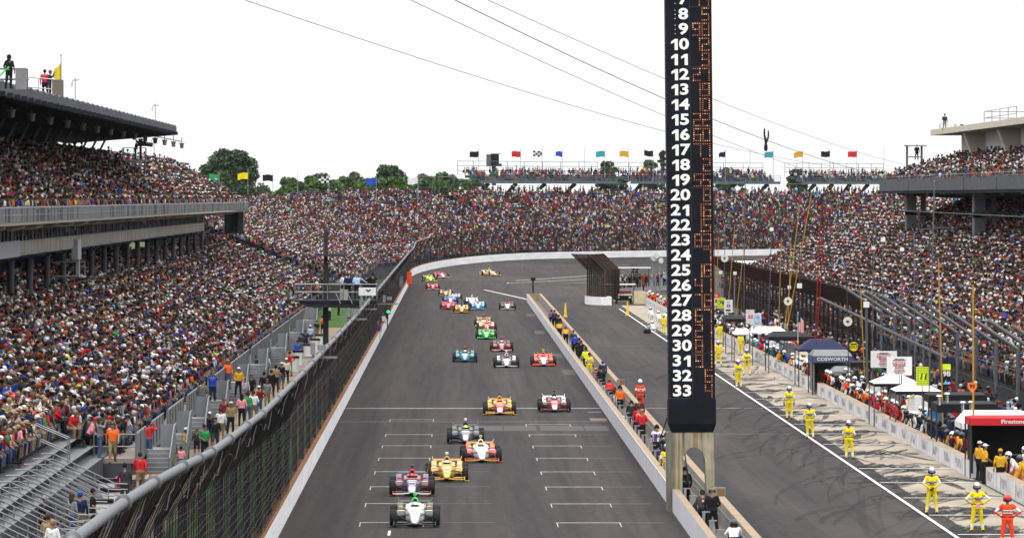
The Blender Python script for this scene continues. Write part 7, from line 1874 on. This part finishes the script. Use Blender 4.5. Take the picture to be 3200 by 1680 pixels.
t = thing('pit_board', 'orange shield-shaped number board reading 93 on the yellow mast', 'sign', (pz(3039, 1211, 299).x, 299, 0)); zc = hz(1210, 299); s = 299 / FP
MB().prism([(-14 * s, zc + 15 * s), (14 * s, zc + 15 * s), (14.5 * s, zc), (2 * s, zc - 16 * s), (-2 * s, zc - 16 * s), (-14.5 * s, zc)], lambda a, b, k: (a, -.1 + .04 * k, b)).build('panel', M('board_orange', (.8, .2, .03), .5), t)
MB().text(text('93', .24, .005, .008, 1.1), Matrix.Translation((0, -.112, zc + .05)) @ FACE).build('lettering', M('print_black2', (.02, .02, .02)), t)
def rings_(k, wd, ht, zc, x, z, r): k.rings([[(x + a, -.008, z + c) for a, _, c in k.ring(V(0, 0, 0), V(q, 0, 0), V(0, 0, q), 14)] for q in (r * .6, r)], cap=False); k.add([(x + a, -.008, z + c) for a, _, c in k.ring(V(0, 0, 0), V(r * .3, 0, 0), V(0, 0, r * .3), 10)], [tuple(range(10))])
def banner(x0, x1, y0, y1, z, lb, off):
    W = (('TARGET', off + .05, .16, .15, 'white', 0), ('CHIP GANASSI', off, .02, .095, 'black', 0), ('RACING', off, -.09, .12, 'red', 0), ('CHAMPIONS', off, -.3, .1, 'red', 0), ('INDIANAPOLIS', off, .36, .075, 'black', 0), ('2008 2009 2010 2011', off, -.4, .045, 'black', 0), ('IZOD INDYCAR SERIES', off, -.2, .05, 'maroon', 0))
    return board(x0, x1, y0, y1, z, lb, 'white', W, (('red', lambda k, wd, ht, zc: k.bb((off - .27) * wd, -.006, zc + ht * .08, (off + .25) * wd, -.001, zc + ht * .25)), ('white', lambda k, wd, ht, zc: rings_(k, wd, ht, zc, (off - .21) * wd, zc + ht * .165, ht * .06)), ('charcoal', lambda k, wd, ht, zc: k.bb((off - .26) * wd, -.006, zc + ht * .29, (off + .26) * wd, -.001, zc + ht * .32))), name='team_banner')
banner(2772, 2851, 1114, 1172, 352, 'white team banner with red and black print, the nearer of two', .0)
banner(2722, 2804, 1096, 1148, 372, 'white team banner with red and black print, the one behind', .0)
t = board(2652, 2685, 1062, 1102, 425, 'black square sign with a yellow disc reading SOLD', 'black', (('SOLD', 0, -.04, .3, 'black', .0),), (('yellow', lambda k, wd, ht, zc: k.rings([[(a, y, zc + c) for a, _, c in k.ring(V(0, 0, 0), V(wd * .44, 0, 0), V(0, 0, wd * .44), 20)] for y in (-.008, 0)])), ('charcoal', lambda k, wd, ht, zc: k.bb(-wd * .3, -.01, zc + ht * .12, wd * .3, -.008, zc + ht * .24))))
def checks(k, wd, ht, zc):
    for i in range(8):
        for j in range(12):
            if (i + j) % 2 and abs(j - 5.5) > 2.6 and R.random() < .75: k.box((-wd * .44 + wd * .88 * i / 7, -.006, zc - ht * .44 + ht * .88 * j / 11), (wd * .07, .006, wd * .07))
board(2353, 2380, 978, 1022, 545, 'white and blue pit board with white letters hp on a blue burst', 'white', (('hp', 0, 0, .42, 'white', .25),), (('skyblue', lambda k, wd, ht, zc: k.add([(r_ * wd * math.cos(q), -.008, zc + r_ * wd * 1.25 * math.sin(q)) for q, r_ in [(2 * PI * i / 28, .46 if i % 2 else .36) for i in range(28)]], [tuple(range(28))])), ('blue', checks)))
board(2331, 2358, 967, 1012, 552, 'white pit board with red number 55 and black checks', 'white', (('55', 0, 0, .36, 'red', .2),), (('black', checks),))
board(2241, 2267, 930, 963, 610, 'lime dotted pit board reading 78', 'lime', (('78', .05, 0, .5, 'black', 0),), (('black', dots),))
board(2226, 2250, 917, 955, 620, 'red and cream pit board reading 15 next to the pylon', 'cream', (('15', 0, .32, .26, 'white', 0),), (('red', lambda k, wd, ht, zc: k.bb(-wd / 2, -.006, zc + ht * .14, wd / 2, -.001, zc + ht / 2)), ('maroon', lambda k, wd, ht, zc: k.bb(-wd * .1, -.006, zc - ht * .25, wd * .4, -.001, zc))))
board(2263, 2290, 936, 976, 605, 'white banner board reading 17 with a small red emblem', 'white', (('17', 0, .28, .22, 'grey', 0),), (('maroon', lambda k, wd, ht, zc: [k.bb(-wd * .2, -.006, zc - ht * .1, wd * .2, -.001, zc + ht * .12), k.bb(-wd * .3, -.006, zc - ht * .4, wd * .25, -.001, zc - ht * .25)]), ('white', lambda k, wd, ht, zc: rings_(k, wd, ht, zc, 0, zc, ht * .07))))
# flag, boom, gas bottles, small gear
t = thing('national_flag', 'striped red and white flag on a short staff behind the black canopy', 'flag', pz(2494, 1050, 470))
MB().bar((0, 0, -.5), (0, 0, 1.75), .02, 5).build('staff', white, t)
mb = MB()
for i in range(7): mb.add([(.02 + i * .06, 0, 1.55 - i * .07), (.08 + i * .06, 0, 1.5 - i * .07), (.1 + i * .06, 0, .3 - i * .02), (.03 + i * .06, 0, .36 - i * .02)], [(0, 1, 2, 3)], i % 2)
mb.bb(.0, -.02, 1.0, .2, .0, 1.55, 2); mb.build('flag', [cloth('red'), cloth('white'), cloth('navy')], t)
mb = MB(); a, b = pz(2562, 930, 470), pz(2960, 1120, 372); c = V(0, 0, 0); mb.tube([V(0, 0, 0), (b - a) * .55, b - a], .1, 6); tag(mb.build('camera_boom', black, loc=a), 'long black camera boom slanting across the right stands', 'camera boom')
for x, y, lb in ((2936, 1265, 'left chrome exhaust cap on the nearest black canopy'), (2961, 1258, 'right chrome exhaust cap on the nearest black canopy'), (3010, 1285, 'chrome stack beside the white canopy'), (3036, 1284, 'second chrome stack beside the white canopy')):
    k = MB(); k.bar((0, 0, 0), (0, 0, .42), .09, 8); k.bar((0, 0, .42), (0, 0, .5), .15, 8, .1); tag(k.build('vent_stack', M('chrome', (.6, .6, .62), .2, 1), loc=pz(x, y, 318)), lb, 'vent')
q = thing('water_bottle', 'clear water bottle standing on the end of the pit wall', 'bottle', (23.6, 298, .766)); MB().bar((0, 0, 0), (0, 0, .2), .04, 8).bar((0, 0, .2), (0, 0, .27), .04, 8, .015).build('bottle', M('bottle_clear', (.55, .6, .65), .15), q); MB().bar((0, 0, .27), (0, 0, .3), .018, 8).build('cap', white, q)
q = thing('pit_cart', 'red tool cart with a tubular rail in the pit wall gap', 'cart', (25.6, 291, 0)); MB().bb(-.9, -.6, .15, .9, .6, .9).build('cart', M('cart_red', (.4, .02, .025), .35), q); MB().tube([(-.9, -.5, .9), (-.9, -.5, 1.3), (.8, -.5, 1.3), (.9, -.5, .9)], .03, 6).build('rail', dksteel, q)
for s in (-1, 1): MB().bar((s * .7, -.65, .17), (s * .7, -.5, .17), .17, 10).build('wheel', rubber, q)
for i, (z, lb, c) in enumerate(((330, 'dark pit equipment trolley under the nearest black canopies', black), (352, 'dark timing stand below the white canopies', dksteel), (372, 'timing stand below the team banners', dksteel), (404, 'grey equipment cabinet right of the grey canopy', M('cab_grey', (.2, .21, .22))), (436, 'dark equipment trolley below the dark blue canopy', black), (470, 'equipment trolley below the black canopy', dksteel), (515, 'pale equipment trolley beside the far white canopy', alum))):
    q = thing('equipment_stand', lb, 'equipment', (25.9, z, 0)); MB().bb(-.6, -1.4, .2, .6, 1.4, 1.3).bb(-.7, -1.5, 1.3, .7, 1.5, 1.36).build('cabinet', c, q); MB().bb(-.5, -1, 1.36, -.4, -.2, 1.85).bb(-.5, .1, 1.36, -.4, .9, 1.85).build('monitor', black, q)
    MB().bar((-.5, -1.3, 0), (-.5, -1.3, .2), .08).bar((.5, -1.3, 0), (.5, -1.3, .2), .08).bar((-.5, 1.3, 0), (-.5, 1.3, .2), .08).bar((.5, 1.3, 0), (.5, 1.3, .2), .08).build('caster', rubber, q)
# more of the mass of pit people between the canopies and the fence is one crowd
pts = []
for z in np.arange(330, 640, .8):
    for _ in range(2):
        X = R.uniform(26.2, 31.2)
        if inframe(X, z, 1.0) and R.random() < .5: pts.append((X, z, 0, R.uniform(-3, 3), R.choice(STANDING), 1))
for z in np.arange(540, 700, .55): pts.append((R.uniform(24, 26), z, 0, -PI / 2 + R.gauss(0, .5), R.choice(STANDING), 1))
crowd('crowd', pts, 'loose mass of people standing behind the pit canopies in front of the fence')
# ---------------------------------------------------------------- the pit entry: curved fence, white end wall, truck, tents
t = thing('catch_fence', 'short curved catch fence of rusty posts on a white wall at the pit entry', 'fence')
ZE = 777
arc = []
for i in range(22):
    f = i / 21; xx = 15.85 + 3.9 * f + .35 * math.sin(PI * f); yy = ZE + 6 - 10 * math.sin(PI * .5 * (1 - abs(2 * f - .9) ** 1.5)) if False else ZE + (abs(f - .42) ** 1.6) * 22
    arc.append((xx, yy))
for i, (xx, yy) in enumerate(arc):
    k = MB(); k.beam((xx, yy, .5), (xx, yy, 4.1), .1, .12); k.beam((xx, yy, 4.05), (xx - 1.9, yy - .3, 5.95), .1, .12); k.build('post', rust if i % 3 else M('rust_orange', (.075, .04, .025), .8), t)
mb = MB(); mb.strip([(x_, y_, 4.1) for x_, y_ in arc], [(x_, y_, .8) for x_, y_ in arc]); mb.strip([(x_ - 1.9, y_ - .3, 5.95) for x_, y_ in arc], [(x_, y_, 4.1) for x_, y_ in arc]); mb.build('netting', mesh_mat('curved_netting', (.025, .016, .014), .7, (2, 2, 2)), t)
mb = MB(); wall = [(15.6, ZE + 8), (15.65, ZE + 2), (16.2, ZE - 2.5), (17.2, ZE - 5), (18.0, ZE - 5.4)]
mb.strip([(a, b, .95) for a, b in wall], [(a, b, 0) for a, b in wall]); mb.strip([(a + .4, b + 1.5, .95) for a, b in wall], [(a, b, .95) for a, b in wall], 1); mb.bb(18.0, ZE - 5.4, 0, 18.5, ZE + 4, .95)
tag(mb.build('pit_entry_wall', [M('entry_white', (.78, .78, .78), .6), med_t]), 'short curved white wall under the rusty pit entry fence', 'wall')
t = thing('utility_truck', 'small dark utility truck with a white top parked behind the pit entry wall', 'truck', (20.3, 785, 0))
MB().bb(-.95, 0, .35, .95, 3.6, 1.0).build('body', black, t); MB().bb(-.85, .4, 1.0, .85, 1.8, 1.5).build('cab', M('truck_red', (.2, .03, .03)), t); MB().bb(-.95, -.05, .95, .95, 1.4, 1.12).build('hood', white, t)
for s in (-1, 1):
    for y in (.6, 2.9): MB().bar((s * .95, y, .35), (s * .75, y, .35), .35, 12).build('wheel', rubber, t)
    MB().bb(s * .7 - .15, -.07, .65, s * .7 + .15, -.05, .8).build('headlight', M('lamp_glass', (.6, .6, .55), .2), t)
for x, y, z, w_, H, lb in ((1935, 890, 800, 2.0, 4.0, 'small white awning on thin legs beside the rusty pit entry fence'), (1983, 838, 900, 2.2, 6.2, 'white flat awning farther behind the pit entry')):
    p = pz(x, y, z); t = thing('awning', lb, 'awning', (p.x, z, 0)); MB().bb(-w_, -1, p.z, w_, 1, p.z + .15).build('roof', white, t)
    k = MB(); [k.bar((sx * w_ * .9, sy, 0), (sx * w_ * .9, sy, p.z), .05) for sx in (-1, 1) for sy in (-.9, .9)]; k.build('leg', steel, t)
for x, lb in ((1912, 'person in red by the barrier beyond the pit entry'), (1925, 'person in black by the barrier beyond the pit entry'), (1965, 'person in red and white by the barrier beyond the pit entry'), (1999, 'person in orange by the barrier beyond the pit entry'), (2010, 'second person in orange by the barrier beyond the pit entry')):
    person('relaxed', (gx(x, 880), 880, 0), R.uniform(-1, 1), lb, 'black' if 'black' in lb else 'orangered' if 'orange' in lb else 'red', 'charcoal', ('hair', 'brown'))
for x, lb in ((1978, 'man in black standing high on the lift beyond the pit entry'), (1990, 'woman in black standing high on the lift beyond the pit entry')):
    person('relaxed', pz(x, 866, 905), 0, lb, 'black', 'black', ('hair', 'black'))
t = thing('lift_platform', 'small raised platform carrying two people in black beyond the pit entry', 'platform', (gx(1984, 905), 905, 0)); hh = hz(866, 905)
MB().bb(-1, -.8, hh - .15, 1, .8, hh).build('floor', dksteel, t); k = MB(); [k.bar((sx, sy, 0), (sx, sy, hh), .06) for sx in (-.9, .9) for sy in (-.7, .7)]; k.build('leg', steel, t); k = MB(); railing(k, [(-1, -.8, hh), (1, -.8, hh)], .9, 2, .03, 1); k.build('railing', steel, t)
person('relaxed', (18.75, 785, 0), .2, 'crew member in white and maroon beside the pit entry wall end', 'white', 'maroon', ('helmet', 'white'))
t = thing('barrier_wall', 'grey curved barrier wall with people looking over it, left of the pylon', 'wall'); k = MB(); a_ = [(20.3 + i * .75, 860 + i * 3, 0) for i in range(16)]
k.strip([(x, y, 2.0) for x, y, z in a_], a_); k.strip([(x + .3, y + .1, 2.0) for x, y, z in a_], [(x, y, 2.0) for x, y, z in a_]); k.build('panel', M('barrier_grey', (.3, .3, .29), .8, 0, .2, .6), t)
crowd('crowd', [(x + .5 + R.random(), y + 1 + R.random() * 2, .7, R.gauss(0, .6), R.choice(STANDING), 1) for x, y, z in a_ for _ in range(3)], 'small crowd looking over the grey barrier left of the pylon')
for x, y0, lb in ((2040, 808, 'left one of three horn loudspeakers on posts left of the pylon'), (2048, 800, 'middle horn loudspeaker on a post left of the pylon'), (2062, 815, 'right horn loudspeaker on a post left of the pylon')):
    p = pz(x, y0, 840); t = thing('loudspeaker', lb, 'loudspeaker', (p.x, 840, 0), 0, 'horn loudspeakers'); MB().bar((0, 0, 0), (0, 0, p.z), .09, 6).build('post', alum, t); k = MB(); k.bar((-.15, .2, p.z), (.15, -.3, p.z + .05), .15, 10, .38); k.build('horn', M('horn_grey', (.5, .52, .54), .5), t)
q = thing('pit_block', 'cream end block of the distant pit wall', 'block', (21.9, 781, 0)); MB().bb(-.5, 0, 0, .9, 1.4, 1.5).build('block', M('block_cream', (.62, .52, .33), .8), q)

# the air itself: a trace of haze over the far turn
hz_m = bpy.data.materials.new('haze'); hz_m.use_nodes = True
hn = hz_m.node_tree.nodes; hn.remove(hn['Principled BSDF'])
pv = hn.new('ShaderNodeVolumePrincipled'); pv.inputs['Color'].default_value = (.93, .95, 1, 1); pv.inputs['Density'].default_value = .000012; pv.inputs['Anisotropy'].default_value = .2
hz_m.node_tree.links.new(pv.outputs[0], hn['Material Output'].inputs['Volume'])
o = MB().bb(-1260, -200, -1.2, 1260, 2660, 40).build('haze', hz_m); o['kind'] = 'stuff'; o['label'] = 'thin pale haze over the speedway'
